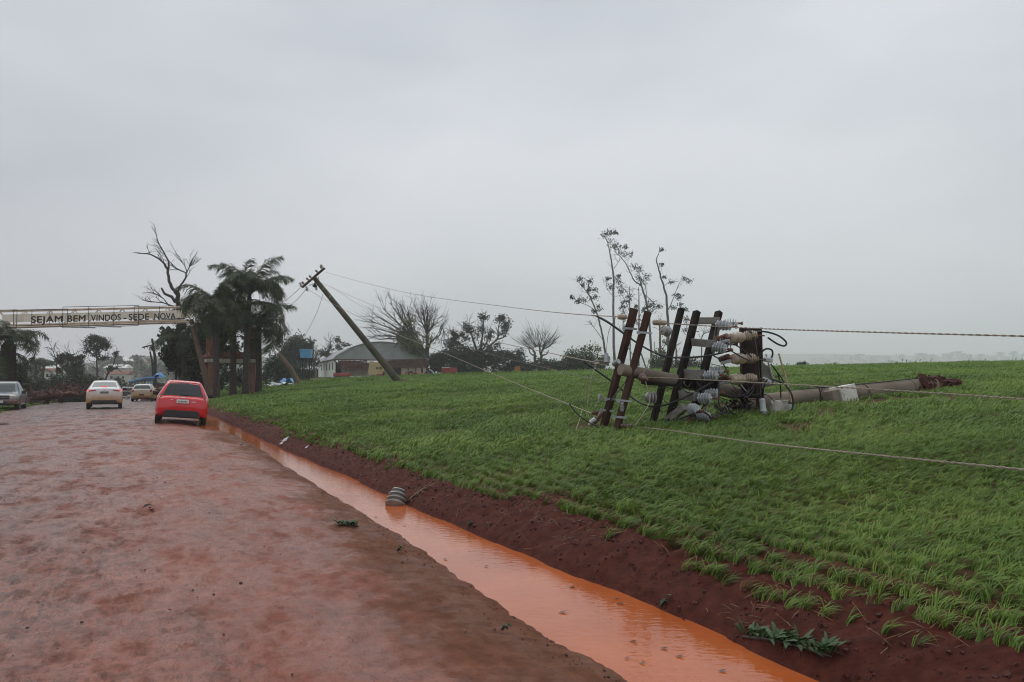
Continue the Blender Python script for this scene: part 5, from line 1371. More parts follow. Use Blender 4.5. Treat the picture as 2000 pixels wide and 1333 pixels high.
# ---- willow-like tree swept to the left beside the barn
t = PixTree('swept_tree', 'bare spreading tree swept to the left over the barn roof, some pale green leaves', 128, 22, 'bark_dark', base=on_ground(832, 128))
t.limb([(832, 738, 11), (830, 715, 10), (833, 695, 9), (836, 672, 8)])
for e in ((728, 655), (722, 640), (735, 618), (748, 603), (762, 592), (780, 590), (795, 598), (740, 664), (730, 630)):
    t.limb([(833, 692, 6), (812, 675 - (660 - e[1]) * .15, 4.5), ((812 + e[0]) / 2 - 2, (668 + e[1]) / 2 - 4, 2.6), (e[0], e[1], .9)])
for e in ((812, 605), (826, 612), (842, 620), (848, 632), (835, 605)):
    t.limb([(835, 680, 5), (834, 655, 3.4), ((834 + e[0]) / 2, (650 + e[1]) / 2, 2.2), (e[0], e[1], .8)])
t.limb([(836, 676, 5), (845, 664, 3.4), (858, 655, 2.6), (864, 641, 1.6), (868, 655, 1), (866, 672, .8)])
t.twigs(13, 2.5, .06, 1, .36, .25, 3, .25, which=range(1, 16))
for x_, y_, a_, b_, n_ in ((800, 660, 24, 18, 620), (815, 680, 20, 14, 620), (792, 672, 14, 10, 260), (806, 625, 10, 14, 130), (790, 635, 12, 10, 90), (838, 665, 14, 12, 150), (822, 690, 12, 9, 200), (800, 684, 14, 8, 200)): t.clump(x_, y_, a_, b_, n_, .42, 14)
t.done('leaf_bright', 'bark_dark')

# ---- broken leafy tree behind the dark hedge
t = PixTree('broken_tree', 'storm broken tree with leaf tufts on its branch ends above the dark hedge', 134, 23, 'bark_dark', base=on_ground(935, 134))
t.limb([(938, 735, 9), (936, 705, 8), (930, 685, 7)])
t.limb([(932, 690, 5), (925, 665, 4), (918, 648, 3), (914, 635, 1.6)]); t.limb([(936, 690, 5), (941, 665, 3.6), (943, 645, 2.6), (945, 620, 1.2)])
t.limb([(938, 695, 5), (955, 678, 4), (971, 662, 3.4), (973, 645, 2.4), (976, 625, 1.4)]); t.limb([(971, 663, 3), (984, 659, 2.4), (990, 648, 1.8), (995, 635, 1)])
t.limb([(930, 695, 5), (912, 682, 3.5), (893, 668, 2.4), (885, 655, 1.4)]); t.limb([(940, 690, 3), (952, 665, 2), (955, 648, 1.2)])
t.twigs(10, 1.6, .05, 1, .6, .3, 3, .4)
for x_, y_, a_, b_, n_ in ((913, 638, 10, 12, 300), (908, 655, 10, 9, 240), (946, 622, 8, 9, 190), (943, 642, 8, 9, 150), (978, 624, 10, 9, 300), (990, 636, 9, 9, 240), (985, 652, 10, 6, 100), (886, 655, 9, 10, 380), (880, 672, 10, 11, 460), (897, 680, 12, 10, 420), (960, 655, 7, 10, 120), (952, 668, 8, 10, 120), (930, 655, 8, 8, 110)): t.clump(x_, y_, a_, b_, n_, .36, 9)
t.done('leaf_dark')

# ---- pollarded bare tree
t = PixTree('pollarded_tree', 'bare pollarded tree with a fan of fine shoots right of the dark hedge', 140, 24, 'bark_dark', base=on_ground(1052, 140))
t.limb([(1058, 718, 6), (1057, 700, 5.5), (1056, 688, 5)]); t.limb([(1048, 718, 5.5), (1045, 702, 5), (1044, 690, 4.5), (1040, 682, 3)])
t.limb([(1057, 690, 4.5), (1062, 680, 4), (1064, 668, 3)]); t.limb([(1056, 690, 4), (1054, 680, 3.5), (1055, 674, 3)]); t.limb([(1060, 694, 3), (1068, 692, 2.4), (1071, 684, 1.6)]); t.limb([(1044, 696, 3), (1036, 690, 2.4), (1032, 680, 1.5)])
j = t.r; t.tips = []
for k in range(64):
    a = R(20 + 140 * (k + .5) / 64) + j.gauss(0, .05); s0_ = at(1052 + math.cos(a) * 12, 686 - math.sin(a) * 8, 140)
    t.grow(s0_, Vector((math.cos(a), j.gauss(0, .35), math.sin(a))), j.uniform(2.2, 3.3), .04, 0, 1, .18, .15, 3, t.tw)
t.done('leaf_mid', 'bark_dark')

# ---- stripped eucalyptus trees behind the wreck
EU = [('left stripped eucalyptus with sparse tufts, leaning from the shrub', [[(1188, 715, 5), (1183, 690, 4.5), (1175, 650, 3.5), (1168, 620, 3), (1155, 585, 2.4), (1148, 572, 2)], [(1156, 586, 2), (1142, 565, 1.5), (1133, 545, 1)], [(1150, 575, 1.6), (1150, 560, 1.2), (1152, 550, .8)], [(1165, 610, 1.8), (1150, 598, 1.2), (1130, 590, .9), (1117, 581, .6)], [(1178, 665, 1.4), (1160, 640, 1), (1152, 628, .6)]],
       [(1133, 545, 5, 4), (1152, 552, 4, 4), (1137, 558, 3, 3), (1158, 566, 6, 4), (1150, 566, 3, 4), (1128, 588, 5, 3), (1141, 586, 5, 4), (1162, 580, 5, 4), (1117, 581, 2, 3), (1169, 600, 4, 5), (1160, 608, 3, 3)]),
      ('tallest stripped eucalyptus, straight pale trunk with tufts near its tip', [[(1201, 715, 5.5), (1199, 660, 4.8), (1198, 600, 4.2), (1198, 540, 3.6), (1195, 515, 3), (1190, 490, 2), (1187, 475, 1.4), (1180, 462, .9)], [(1199, 525, 1.4), (1206, 515, 1), (1210, 508, .7)], [(1199, 580, 1.2), (1186, 565, .9), (1184, 548, .7)], [(1200, 540, 1.6), (1212, 558, 1.2), (1226, 572, .9)]],
       [(1180, 460, 4, 5), (1185, 457, 4, 4), (1194, 453, 5, 4), (1203, 456, 3, 2), (1188, 545, 5, 3), (1192, 562, 4, 4), (1207, 548, 4, 4), (1213, 560, 5, 5), (1209, 540, 3, 3), (1214, 570, 4, 4)]),
      ('arching stripped eucalyptus bent to the left over the crossarms', [[(1272, 715, 5), (1270, 660, 4.5), (1266, 610, 4), (1258, 575, 3.6), (1252, 558, 3), (1240, 550, 2.6), (1232, 535, 2.2), (1222, 515, 1.8), (1210, 500, 1.5), (1199, 490, 1.2)], [(1255, 566, 2), (1249, 545, 1.6), (1248, 535, 1.2), (1240, 525, .8)], [(1262, 590, 1.6), (1262, 570, 1.2), (1260, 555, .8)], [(1258, 575, 1.4), (1270, 585, 1.1), (1280, 595, .8)]],
       [(1192, 473, 7, 7), (1198, 485, 6, 7), (1204, 480, 4, 4), (1212, 487, 6, 6), (1217, 495, 6, 6), (1229, 498, 6, 5), (1222, 483, 3, 3), (1239, 522, 6, 5), (1251, 528, 5, 5), (1250, 545, 7, 7), (1264, 540, 4, 5), (1257, 550, 6, 5), (1272, 590, 5, 5), (1280, 600, 8, 4), (1274, 608, 6, 4), (1288, 599, 4, 3)]),
      ('right stripped eucalyptus with a bare kinked top', [[(1307, 716, 6), (1305, 660, 5.5), (1304, 620, 5), (1302, 585, 4.2), (1297, 562, 3.6), (1290, 540, 3), (1285, 520, 2.4), (1282, 507, 2), (1287, 495, 1.5), (1288, 482, 1)], [(1306, 605, 2), (1313, 588, 1.6), (1320, 570, 1.2), (1328, 552, 1), (1340, 547, .8), (1350, 550, .6)], [(1297, 560, 1), (1305, 552, .8), (1312, 550, .6)]],
       [(1293, 488, 3, 3), (1294, 518, 3, 2), (1298, 542, 3, 2), (1309, 552, 5, 3), (1337, 546, 7, 3), (1348, 551, 5, 4), (1322, 578, 4, 4), (1327, 580, 4, 4), (1330, 595, 6, 4), (1315, 602, 5, 3), (1340, 605, 4, 3)])]
for k, (lab, limbs, tufts) in enumerate(EU):
    d = 118 + k * 5; t = PixTree('stripped_eucalyptus', lab, d, 40 + k, 'bark_grey', group='stripped eucalyptus trees', base=on_ground(limbs[0][0][0], d))
    for L_ in limbs: t.limb(L_, bend=.2)
    t.twigs(5, 1.3, .03, 1, .6, .2, 2, .45)
    for x_, y_, a_, b_ in tufts: t.clump(x_, y_, a_ * 1.2, b_ * 1.1, 60, .30, 10, loose=.55)
    t.done('leaf_euc')
for k, (lab, limbs, tufts) in enumerate((
    ('thin broken eucalyptus between the rusty arms, tufted half way', [[(1232, 716, 3), (1230, 640, 2.6), (1230, 590, 2), (1230, 560, 1.2)], [(1230, 610, 1.4), (1222, 590, 1), (1214, 575, .8)], [(1230, 630, 1.2), (1216, 605, 1)], [(1218, 690, 2), (1217, 640, 1.8), (1217, 600, 1.4)]], [(1230, 580, 6, 6), (1222, 592, 7, 4), (1215, 600, 6, 4), (1216, 622, 6, 10), (1222, 640, 6, 8), (1228, 660, 6, 8)]),
    ('thin straight eucalyptus stem just left of the dark timbers', [[(1248, 716, 3.2), (1248, 650, 2.8), (1248, 590, 2.2), (1247, 562, 1.2)], [(1249, 620, 1.2), (1258, 600, 1), (1264, 592, .8)], [(1248, 640, 1.2), (1240, 620, .8)]], [(1244, 598, 5, 5), (1256, 604, 6, 5), (1266, 600, 5, 4), (1240, 630, 5, 6), (1252, 640, 5, 7)]),
    ('reddish splintered eucalyptus trunk behind the round grey insulator', [[(1290, 716, 5), (1290, 680, 4.6), (1289, 645, 4), (1288, 628, 2.5)], [(1290, 690, 1.5), (1300, 670, 1.2), (1302, 650, .8)]], [(1300, 668, 5, 8), (1298, 690, 4, 8)]),
    ('short split trunk with orange wood between the dark timbers', [[(1322, 716, 5), (1321, 700, 4.5), (1320, 680, 3), (1320, 672, 1.2)]], []),
    ('leafless twisted sapling between the second and third dark timber', [[(1370, 716, 3), (1370, 680, 2.4), (1371, 658, 2), (1376, 652, 1.6), (1386, 648, 1.2)], [(1371, 660, 1), (1378, 645, .7)], [(1346, 716, 1.6), (1344, 690, 1.3), (1342, 650, 1), (1340, 620, .7)]], [(1340, 625, 6, 8), (1338, 650, 5, 10)]))):
    d = 112 + k * 4; t = PixTree('splintered_tree', lab, d, 60 + k, 'bark_rust' if k in (2, 3) else 'bark_grey', group='splintered trees behind the wreck', base=on_ground(limbs[0][0][0], d))
    for L_ in limbs: t.limb(L_, bend=.2)
    t.twigs(6, 1.4, .03, 1, .7, .2, 2, .3)
    for x_, y_, a_, b_ in tufts: t.clump(x_, y_, a_, b_, 70, .28, 6)
    t.done('leaf_euc')

# ---- hedges and shrubs along the far edge of the field
bush('dark_hedge', 'black green hedge behind the red trailer', 872, 132, 80, 674, 4800, .42, 'leaf_dark', 81, 7)
bush('dark_hedge', 'tall dark shrub under the broken tree', 908, 130, 70, 678, 4200, .42, 'leaf_dark', 82, 6)
bush('brown_hedge', 'brownish rounded hedge left of the pollarded tree', 968, 131, 118, 668, 6400, .40, 'leaf_brown', 83, 9)
bush('low_brush', 'low grey brush pile under the pollarded tree', 1045, 133, 100, 700, 3000, .38, 'leaf_mid', 84, 8)
bush('bright_shrub', 'light green feathery shrub left of the crossarms', 1142, 122, 96, 672, 3600, .36, 'leaf_bright', 85, 7)
bush('green_shrub', 'dark green shrub at the foot of the light green one', 1118, 119, 80, 692, 2800, .36, 'leaf_mid', 86, 6)
bush('green_shrub', 'small yellow green bush between the rusty arms and dark timbers', 1287, 112, 36, 680, 900, .34, 'leaf_bright', 87, 4)
bush('low_brush', 'low dark brush line behind the fallen rack', 1330, 116, 130, 700, 2200, .34, 'leaf_brown', 88, 9)
bush('low_brush', 'lone dark bush on the horizon right of the spiny stick', 1566, 92, 20, 707, 300, .24, 'leaf_dark', 89, 4)
bush('low_brush', 'brush pile between the dark hedge and the brown hedge trunk', 1082, 131, 60, 700, 1500, .34, 'leaf_dark', 90, 6)
# ---- round tree and thin trees left of the barn
t = PixTree('round_tree', 'dense round dark tree behind the blue water tank', 138, 91, 'bark_dark', base=on_ground(575, 138))
t.limb([(578, 742, 9), (576, 715, 8), (574, 690, 6)]); t.limb([(575, 700, 4), (562, 685, 3), (556, 675, 1.5)]); t.limb([(575, 700, 4), (590, 685, 3), (598, 672, 1.5)])
for x_, y_, a_, b_, n_ in ((573, 672, 22, 15, 1500), (560, 685, 15, 13, 900), (590, 684, 18, 13, 1000), (575, 700, 24, 14, 1300), (552, 705, 12, 13, 600), (606, 672, 7, 10, 260), (598, 705, 14, 12, 600), (558, 722, 14, 12, 700)): t.clump(x_, y_, a_, b_, n_, .42, 20)
t.done('leaf_dark')
t = PixTree('thin_tree', 'thin see-through tree between the water tank and the barn', 142, 92, 'bark_dark', base=on_ground(615, 142))
t.limb([(614, 740, 4), (613, 715, 3.4), (616, 700, 2.6), (622, 685, 1.4)]); t.limb([(614, 712, 2), (606, 700, 1.5), (604, 685, .9)]); t.limb([(616, 705, 2), (630, 695, 1.4), (645, 684, .8)]); t.limb([(640, 692, 1.4), (645, 675, 1), (646, 668, .7)])
t.twigs(12, 1.6, .04, 1, .7, .3, 3, .2)
for x_, y_, a_, b_, n_ in ((624, 692, 9, 8, 170), (634, 688, 8, 7, 150), (646, 680, 5, 6, 90), (610, 690, 7, 10, 130), (642, 693, 7, 4, 80), (618, 706, 9, 8, 150)): t.clump(x_, y_, a_, b_, n_, .34, 10)
t.done('leaf_dark')
t = PixTree('thin_tree', 'small tufted tree peeping over the barn roof', 165, 93, 'bark_dark', base=on_ground(662, 165))
t.limb([(662, 735, 3), (661, 700, 2.4), (660, 685, 1.8), (660, 665, 1)]); t.limb([(661, 690, 1.4), (672, 678, 1), (680, 674, .6)])
for x_, y_, a_, b_, n_ in ((659, 664, 5, 6, 130), (660, 676, 5, 6, 110), (670, 672, 5, 4, 80), (680, 674, 6, 4, 90), (665, 682, 6, 4, 80)): t.clump(x_, y_, a_, b_, n_, .4, 8)
t.done('leaf_dark')
bush('low_brush', 'dark brush behind the barn, seen above its roof left of the leaning pole', 708, 170, 14, 668, 500, .4, 'leaf_dark', 94, 3)
bush('dark_hedge', 'dark undergrowth beneath the round tree and the tank', 574, 126, 76, 708, 2600, .38, 'leaf_dark', 95, 8)
bush('dark_hedge', 'dark undergrowth right of the last palm', 540, 100, 60, 690, 2400, .34, 'leaf_dark', 96, 5)

# ---- left side: trees and scrub behind the parked pickup
t = PixTree('roadside_tree', 'tall round headed tree standing alone above the white sedan', 120, 101, 'bark_dark', base=on_ground(189, 120))
t.limb([(190, 760, 4), (190, 730, 3.4), (189, 700, 2.8), (188, 680, 2)]); t.limb([(189, 700, 2), (178, 690, 1.4), (168, 682, .9)]); t.limb([(189, 695, 2), (202, 682, 1.4), (210, 675, .9)]); t.limb([(190, 712, 1.2), (203, 702, .9), (208, 698, .6)])
t.twigs(10, 1.5, .04, 1, .7, .3, 3, .3)
for x_, y_, a_, b_, n_ in ((182, 662, 11, 7, 420), (196, 668, 12, 8, 420), (172, 670, 8, 6, 220), (206, 675, 8, 7, 260), (178, 680, 10, 7, 240), (195, 682, 11, 7, 240), (170, 688, 7, 4, 90), (205, 700, 7, 4, 110), (196, 700, 7, 4, 90), (186, 692, 8, 5, 110)): t.clump(x_, y_, a_, b_, n_, .32, 14)
t.done('leaf_dark')
t = PixTree('roadside_tree', 'umbrella shaped tree left of the lone round headed tree', 96, 102, 'bark_dark', base=on_ground(136, 96))
t.limb([(136, 770, 5), (135, 740, 4.4), (130, 720, 3.4)]); t.limb([(131, 728, 3), (122, 710, 2.2), (118, 700, 1.2)]); t.limb([(132, 725, 3), (142, 708, 2.2), (150, 698, 1.2)]); t.limb([(131, 722, 2), (133, 706, 1.4), (134, 694, .9)])
t.limb([(112, 760, 2.6), (111, 720, 2.2), (107, 695, 1.6), (100, 680, .8)])
t.twigs(8, 1.4, .035, 1, .7, .3, 2, .4)
for x_, y_, a_, b_, n_ in ((116, 704, 9, 6, 300), (130, 698, 12, 6, 420), (146, 704, 10, 7, 300), (156, 700, 8, 6, 200), (140, 720, 12, 8, 340), (152, 716, 10, 8, 280), (120, 722, 8, 7, 160)): t.clump(x_, y_, a_, b_, n_, .30, 12)
t.done('leaf_mid')
t = PixTree('roadside_tree', 'broken tree with one upright tufted branch right of the white sedan roof', 110, 103, 'bark_dark', base=on_ground(205, 110))
t.limb([(204, 765, 4), (206, 742, 3.6), (213, 725, 3), (220, 715, 2.2)]); t.limb([(220, 716, 2), (224, 704, 1.5), (228, 690, 1)]); t.limb([(218, 718, 1.6), (232, 717, 1.1), (244, 714, .7)])
t.twigs(6, 1.2, .03, 1, .6, .3, 2, .3)
for x_, y_, a_, b_, n_ in ((227, 690, 4, 5, 90), (220, 719, 8, 4, 160), (216, 722, 6, 4, 120)): t.clump(x_, y_, a_, b_, n_, .28, 8)
t.done('leaf_dark')
for k, (lab, px, d, w, top, n, lm) in enumerate((
    ('dark scrub at the far left below the truss', 22, 66, 70, 690, 3000, 'leaf_dark'), ('scrub behind the uprooted trunks', 95, 84, 90, 722, 3000, 'leaf_mid'),
    ('scrub below the umbrella shaped tree', 150, 88, 70, 718, 2800, 'leaf_mid'), ('dark scrub left of the white sedan roof', 185, 92, 60, 728, 2400, 'leaf_brown'),
    ('grey green thicket right of the broken roadside tree', 228, 118, 44, 726, 1800, 'leaf_mid'), ('small dark tree crowns beyond the uprooted trunks', 72, 120, 46, 716, 1700, 'leaf_dark'),
    ('leafy heap beside the road left of the white sedan', 148, 70, 70, 764, 1700, 'leaf_mid'), ('hazy thicket beyond the pickup with the canopy', 262, 150, 40, 738, 1500, 'leaf_mid'),
    ('dark scrub right of the old hatchback', 316, 92, 44, 744, 1600, 'leaf_dark'), ('scrub behind the palms and the red car', 400, 88, 70, 728, 2400, 'leaf_dark'))):
    bush('roadside_scrub', lab, px, d, w, top, n, .30, lm, 110 + k, 6, group='scrub along the road')
palm('small distant palm over the left scrub', 70, 118, 712, 131, 12, 0, .8, .2, group='distant palms'); palm('second small distant palm, right of the first', 84, 125, 716, 132, 11, .02, .8, .2, group='distant palms')
bush('dark_hedge', 'dark bushes seen through the portal between the palm trunks', 452, 84, 90, 700, 2600, .32, 'leaf_dark', 142, 7)
bush('red_hedge', 'low hedge with dark red leaves behind the uprooted trunks', 128, 78, 66, 750, 1600, .24, 'leaf_red', 141, 8)
# ------------------------------------------------------------------ barn and farm yard behind the field
mat('sheet_grey', (.22, .235, .25), .6, col2=(.28, .295, .31), scale=1.2, stretch=(1, 1, .2))
mat('gable_grey', (.29, .30, .295), .7, col2=(.23, .235, .23), scale=.8)
mat('white_wall', (.72, .72, .69), .8, col2=(.52, .51, .47), scale=.8, lo=.4, hi=.75)
mat('pale_wall', (.46, .39, .32), .8, col2=(.33, .24, .18), scale=.9)
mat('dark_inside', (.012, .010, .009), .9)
mat('red_frame', (.075, .028, .021), .8, col2=(.13, .055, .042), scale=2)
mat('grain_yellow', (.46, .34, .17), .6, col2=(.34, .21, .10), scale=1.3, lo=.5, hi=.75)
mat('machine_red', (.30, .028, .022), .5, var=.25, scale=3)
mat('machine_orange', (.42, .15, .03), .5, var=.2, scale=3)
mat('tank_blue', (.075, .30, .52), .45, var=.12, scale=2)
mat('tarp_blue', (.045, .20, .46), .45, col2=(.10, .36, .66), scale=2.5)
mat('board', (.36, .25, .17), .8, var=.3, scale=4)
mat('far_wall', (.48, .47, .45), .8, var=.1, scale=1)
C0 = on_ground(654, 125); C1 = on_ground(832, 128); C2 = on_ground(622, 155)
zb = min(C0.z, C1.z) + .3
bx_ = Vector((C1.x - C0.x, C1.y - C0.y, 0)); BW = bx_.length; bx_.normalize()
by_ = Vector((C2.x - C0.x, C2.y - C0.y, 0)); BL = by_.length; by_.normalize()
def B(a, b, z): return Vector((C0.x, C0.y, 0)) + bx_ * a + by_ * b + Vector((0, 0, zb + z))
WH = (740 - 703) / FPX * 125 - .1; RISE = 2.75
barn = thing('barn', 'large barn with a curved grey roof, its front torn open by the storm', 'barn', B(0, 0, 0))
def slab(pts, n, th=.08):
    n = Vector(n).normalized() * th; m_ = len(pts)
    return [p for p in pts] + [p + n for p in pts], [tuple(range(m_ - 1, -1, -1)), tuple(range(m_, 2 * m_))] + [(i, (i + 1) % m_, m_ + (i + 1) % m_, m_ + i) for i in range(m_)]
# left wall in upright panels with slit windows
npn = 6; out_l = Vector((-by_.y, by_.x, 0)); out_l = out_l if out_l.dot(bx_) < 0 else -out_l
for k in range(npn):
    a, b = BL * k / npn + .04, BL * (k + 1) / npn - .04
    MB().add(*slab([B(0, a, 0), B(0, b, 0), B(0, b, WH), B(0, a, WH)], -out_l, .12)).build('wall_panel', 'white_wall', barn)
    if k < 5:
        m_ = (BL * (k + 1) / npn) - 1.9
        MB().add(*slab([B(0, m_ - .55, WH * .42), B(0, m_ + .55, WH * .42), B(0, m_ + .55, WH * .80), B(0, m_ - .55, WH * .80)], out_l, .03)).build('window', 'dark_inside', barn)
arc = []
for k in range(25):
    f = k / 24; arc.append((-.35 + (BW + .7) * f, WH - .1 + RISE * (1 - (2 * f - 1) ** 2) ** .85))
rf = MB()
for (x0, z0), (x1, z1) in zip(arc[:-1], arc[1:]):
    n_ = (bx_ * -(z1 - z0) + Vector((0, 0, x1 - x0)))
    v_, f_ = slab([B(x0, -.25, z0), B(x1, -.25, z1), B(x1, BL + .2, z1), B(x0, BL + .2, z0)], n_, .07); rf.add(v_, f_)
rf.build('roof', 'sheet_grey', barn)
gb = [B(x, -.02, z - .04) for x, z in arc]; gb = gb + [B(BW + .2, -.02, WH + .12), B(BW * .55, -.02, WH - .12), B(-.2, -.02, WH - .25)]
MB().add(*slab(gb, by_, .06)).build('gable_sheet', 'gable_grey', barn)
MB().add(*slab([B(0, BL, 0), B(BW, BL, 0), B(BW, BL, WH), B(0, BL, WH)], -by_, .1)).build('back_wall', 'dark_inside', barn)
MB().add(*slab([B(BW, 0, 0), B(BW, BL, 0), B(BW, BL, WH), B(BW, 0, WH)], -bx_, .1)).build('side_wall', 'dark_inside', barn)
MB().add(*slab([B(BW * .08, 1.2, 0), B(BW * .62, 1.2, 0), B(BW * .62, 1.2, WH * .65), B(BW * .08, 1.2, WH * .65)], by_, .1)).build('inner_wall', 'pale_wall', barn)
# lower right front wall with posts and a narrow door
for a, b in ((.72, .80), (.805, .885), (.89, .945), (.965, 1.0)):
    MB().add(*slab([B(BW * a, -.05, 0), B(BW * b, -.05, 0), B(BW * b, -.05, WH * .52), B(BW * a, -.05, WH * .55)], by_, .1)).build('wall_panel', 'pale_wall', barn)
for a in (.72, .8, .885, .96): MB().beam(B(BW * a, -.12, 0), B(BW * a, -.12, WH * .62), .12, .12).build('post', 'red_frame', barn)
# wrecked steel lattice hanging under the gable
r_ = random.Random(9)
def fr(a, z): return B(BW * a, -.3 + r_.uniform(-.15, .15), WH * z)
for (a0, z0), (a1, z1), w_ in (((-.01, .97), (.48, .93), .16), ((.48, .93), (1.0, 1.0), .16), ((.10, .38), (.45, .40), .14), ((-.01, .95), (.10, .38), .16), ((.5, .5), (1.0, .57), .14), ((1.0, 1.0), (.99, .55), .14)):
    MB().beam(fr(a0, z0), fr(a1, z1), w_, w_).build('frame_bar', 'red_frame', barn)
for k in range(26):
    a = r_.uniform(.02, .97); a1 = a + r_.choice((-1, 1)) * r_.uniform(.03, .12)
    MB().beam(fr(a, .93), fr(min(max(a1, .06), .99), .42 + .1 * (a > .5)), .09, .09).build('lattice_bar', 'red_frame', barn)
for k in range(9):
    z = .5 + .05 * k; MB().beam(fr(.06 + .02 * (8 - k) / 8, z), fr(.42, z - .02), .07, .07).build('lattice_bar', 'red_frame', barn)
MB().add(*slab([fr(.52, .56), fr(.99, .58), fr(1.0, .97), fr(.52, .9)], by_, .05)).build('torn_sheet', 'red_frame', barn)
MB().add(*slab([fr(.03, .9), fr(.10, .5), fr(.30, .45), fr(.28, .9)], by_, .05)).build('torn_sheet', 'red_frame', barn)
# grain cart, hopper shaped
q = on_ground(737, 116); gc = thing('grain_cart', 'yellow hopper cart standing before the torn barn front', 'farm cart', q)
def Gp(x, y, z): return q + Vector((x, y, z))
prof = [(-1.15, .5), (-.75, .35), (.75, .35), (1.2, 1.15), (.55, 2.2), (-.95, 2.3)]
hp = MB(); n_ = len(prof)
fr_ = [Gp(x, -1.0, z) for x, z in prof]; bk = [Gp(x * .85 - .35, 1.2, z) for x, z in prof]
hp.add(fr_ + bk, [tuple(range(n_)), tuple(range(2 * n_ - 1, n_ - 1, -1))] + [(i, n_ + i, n_ + (i + 1) % n_, (i + 1) % n_) for i in range(n_)])
hop = hp.build('hopper', 'grain_yellow', gc, bevel=.03)
for x in (.15, .65): MB().lathe(Gp(x, -1.0, 1.35), (0, -1, 0), [(-.05, .2), (.03, .2)], 10).build('inspection_window', 'rust', hop)
MB().beam(Gp(-.95, -1.04, 1.75), Gp(.85, -1.04, 1.72), .06, .08).build('rib', 'grain_yellow', hop)
MB().beam(Gp(-1.0, -1.03, .5), Gp(-.7, -1.03, 2.2), .06, .08).build('rib', 'grain_yellow', hop)
MB().box(Gp(.5, -1.1, .3), (.75, .3, .5)).build('gearbox', 'machine_red', gc, bevel=.03)
for x in (-.7, .9): MB().lathe(Gp(x, -.2, .4), (1, 0, 0), [(-.12, .25), (-.12, .38), (-.08, .4), (.08, .4), (.12, .38), (.12, .25)], 16).build('wheel', 'tyre', gc, smooth=True)
q = on_ground(877, 118); rc_ = thing('red_trailer', 'red farm trailer standing before the dark hedge', 'trailer', q)
MB().box(q + Vector((-.42, 0, .75)), (1.15, 1.6, .95), taper=1.06).build('bin', 'machine_red', rc_, bevel=.03)
MB().box(q + Vector((.66, 0, .72)), (.85, 1.6, .85), taper=1.05).build('bin', 'machine_red', rc_, bevel=.03)
MB().box(q + Vector((-.4, -.85, 1.2)), (1.1, .06, .10)).build('rim', 'plate_white', rc_)
for x in (-.6, .6): MB().lathe(q + Vector((x, -.85, .28)), (0, 1, 0), [(-.1, .15), (-.1, .27), (.1, .27), (.1, .15)], 14).build('wheel', 'tyre', rc_, smooth=True)
q = on_ground(668, 117); rs = thing('red_seeder', 'low dark red seeder at the left corner of the barn front', 'farm machine', q)
MB().box(q + Vector((0, 0, .62)), (2.3, .7, .42)).build('seed_box', 'machine_red', rs, bevel=.04); MB().box(q + Vector((-1.25, 0, .55)), (.2, .9, .95)).build('end_plate', 'white_wall', rs, bevel=.02)
for k in range(6): MB().lathe(q + Vector((-.9 + .36 * k, -.1, .25)), (1, 0, 0), [(-.03, .05), (-.03, .25), (.03, .25), (.03, .05)], 12).build('disc', 'rebar', rs)
MB().beam(q + Vector((1.0, .1, .45)), q + Vector((2.3, .1, .35)), .12, .12).build('drawbar', 'machine_red', rs)
q = on_ground(812, 117); oi = thing('orange_implement', 'low orange implement with dark wheels before the pale barn wall', 'farm machine', q)
MB().box(q + Vector((.35, 0, .42)), (1.6, .8, .24), taper=.85).build('deck', 'machine_orange', oi, bevel=.03)
for x, rr in ((-1.2, .33), (-.65, .40), (.0, .3)): MB().lathe(q + Vector((x, -.3, rr)), (.15, -1, 0), [(-.12, rr * .5), (-.12, rr * .95), (.1, rr), (.14, rr * .7), (.12, rr * .45)], 16).build('wheel', 'tyre', oi, smooth=True)
for x in (-1.2, -.65): MB().lathe(q + Vector((x, -.42, .38)), (.1, -1, 0), [(-.02, .2), (.04, .16)], 10).build('hub', 'machine_orange', oi)
q = on_ground(846, 114); wp = thing('bent_white_pipe', 'bent white pipe arching to the grass right of the barn', 'pipe', q)
MB().tube(smooth_path([at(838, 722, 114), at(845, 726, 114), at(849, 733, 114), on_ground(851, 114)], 5), .05, 7).build('pipe', 'white_wall', wp, smooth=True)
for lab, px, d, sz, rz, m_ in (('long pale plank on the grass before the seeder', 640, 108, (4.5, .25, .12), .1, 'board'), ('white pipe length lying left of the grain cart', 703, 115, (2.6, .16, .16), .3, 'white_wall'),
                               ('broken board lying at the foot of the barn wall', 672, 109, (2.2, .3, .10), -.2, 'board'), ('dark beam lying left of the barn', 612, 110, (3.0, .25, .15), .05, 'red_frame'),
                               ('pale board lying near the slanting pole', 588, 104, (2.0, .3, .1), .15, 'board')):
    q = on_ground(px, d); tag(MB().box(q + Vector((0, 0, sz[2] * .8 + .06)), sz, Euler((0, .03, rz)).to_matrix()).build('plank', m_), lab, 'plank', 'boards strewn before the barn')
q = on_ground(1011, 122); ob = tag(MB().box(q + Vector((0, 0, .55)), (.85, .12, 1.15), Euler((.15, -.12, .2)).to_matrix()).build('upright_board', 'machine_orange'), 'orange brown board standing upright before the brown hedge', 'board')
q = on_ground(971, 122); tag(MB().lathe(q, (0, 0, 1), [(0, .2), (.02, .22), (.5, .22), (.52, .18), (.6, .08)], 14).build('barrel', 'leaf_mid', smooth=True, angle=40), 'small green barrel at the foot of the brown hedge', 'barrel')
q = on_ground(964, 122); tag(MB().lathe(q, (0, 0, 1), [(0, .14), (.02, .16), (.3, .15), (.34, .05)], 12).build('bucket', 'white_wall', smooth=True, angle=40), 'small pale bucket beside the green barrel', 'bucket')
q = on_ground(1079, 124); ri = thing('red_plough', 'red plough frame half hidden by brush right of the pollarded tree', 'farm machine', q)
MB().beam(q + Vector((-.8, 0, 1.1)), q + Vector((.8, 0, 1.0)), .14, .14).build('beam', 'machine_red', ri)
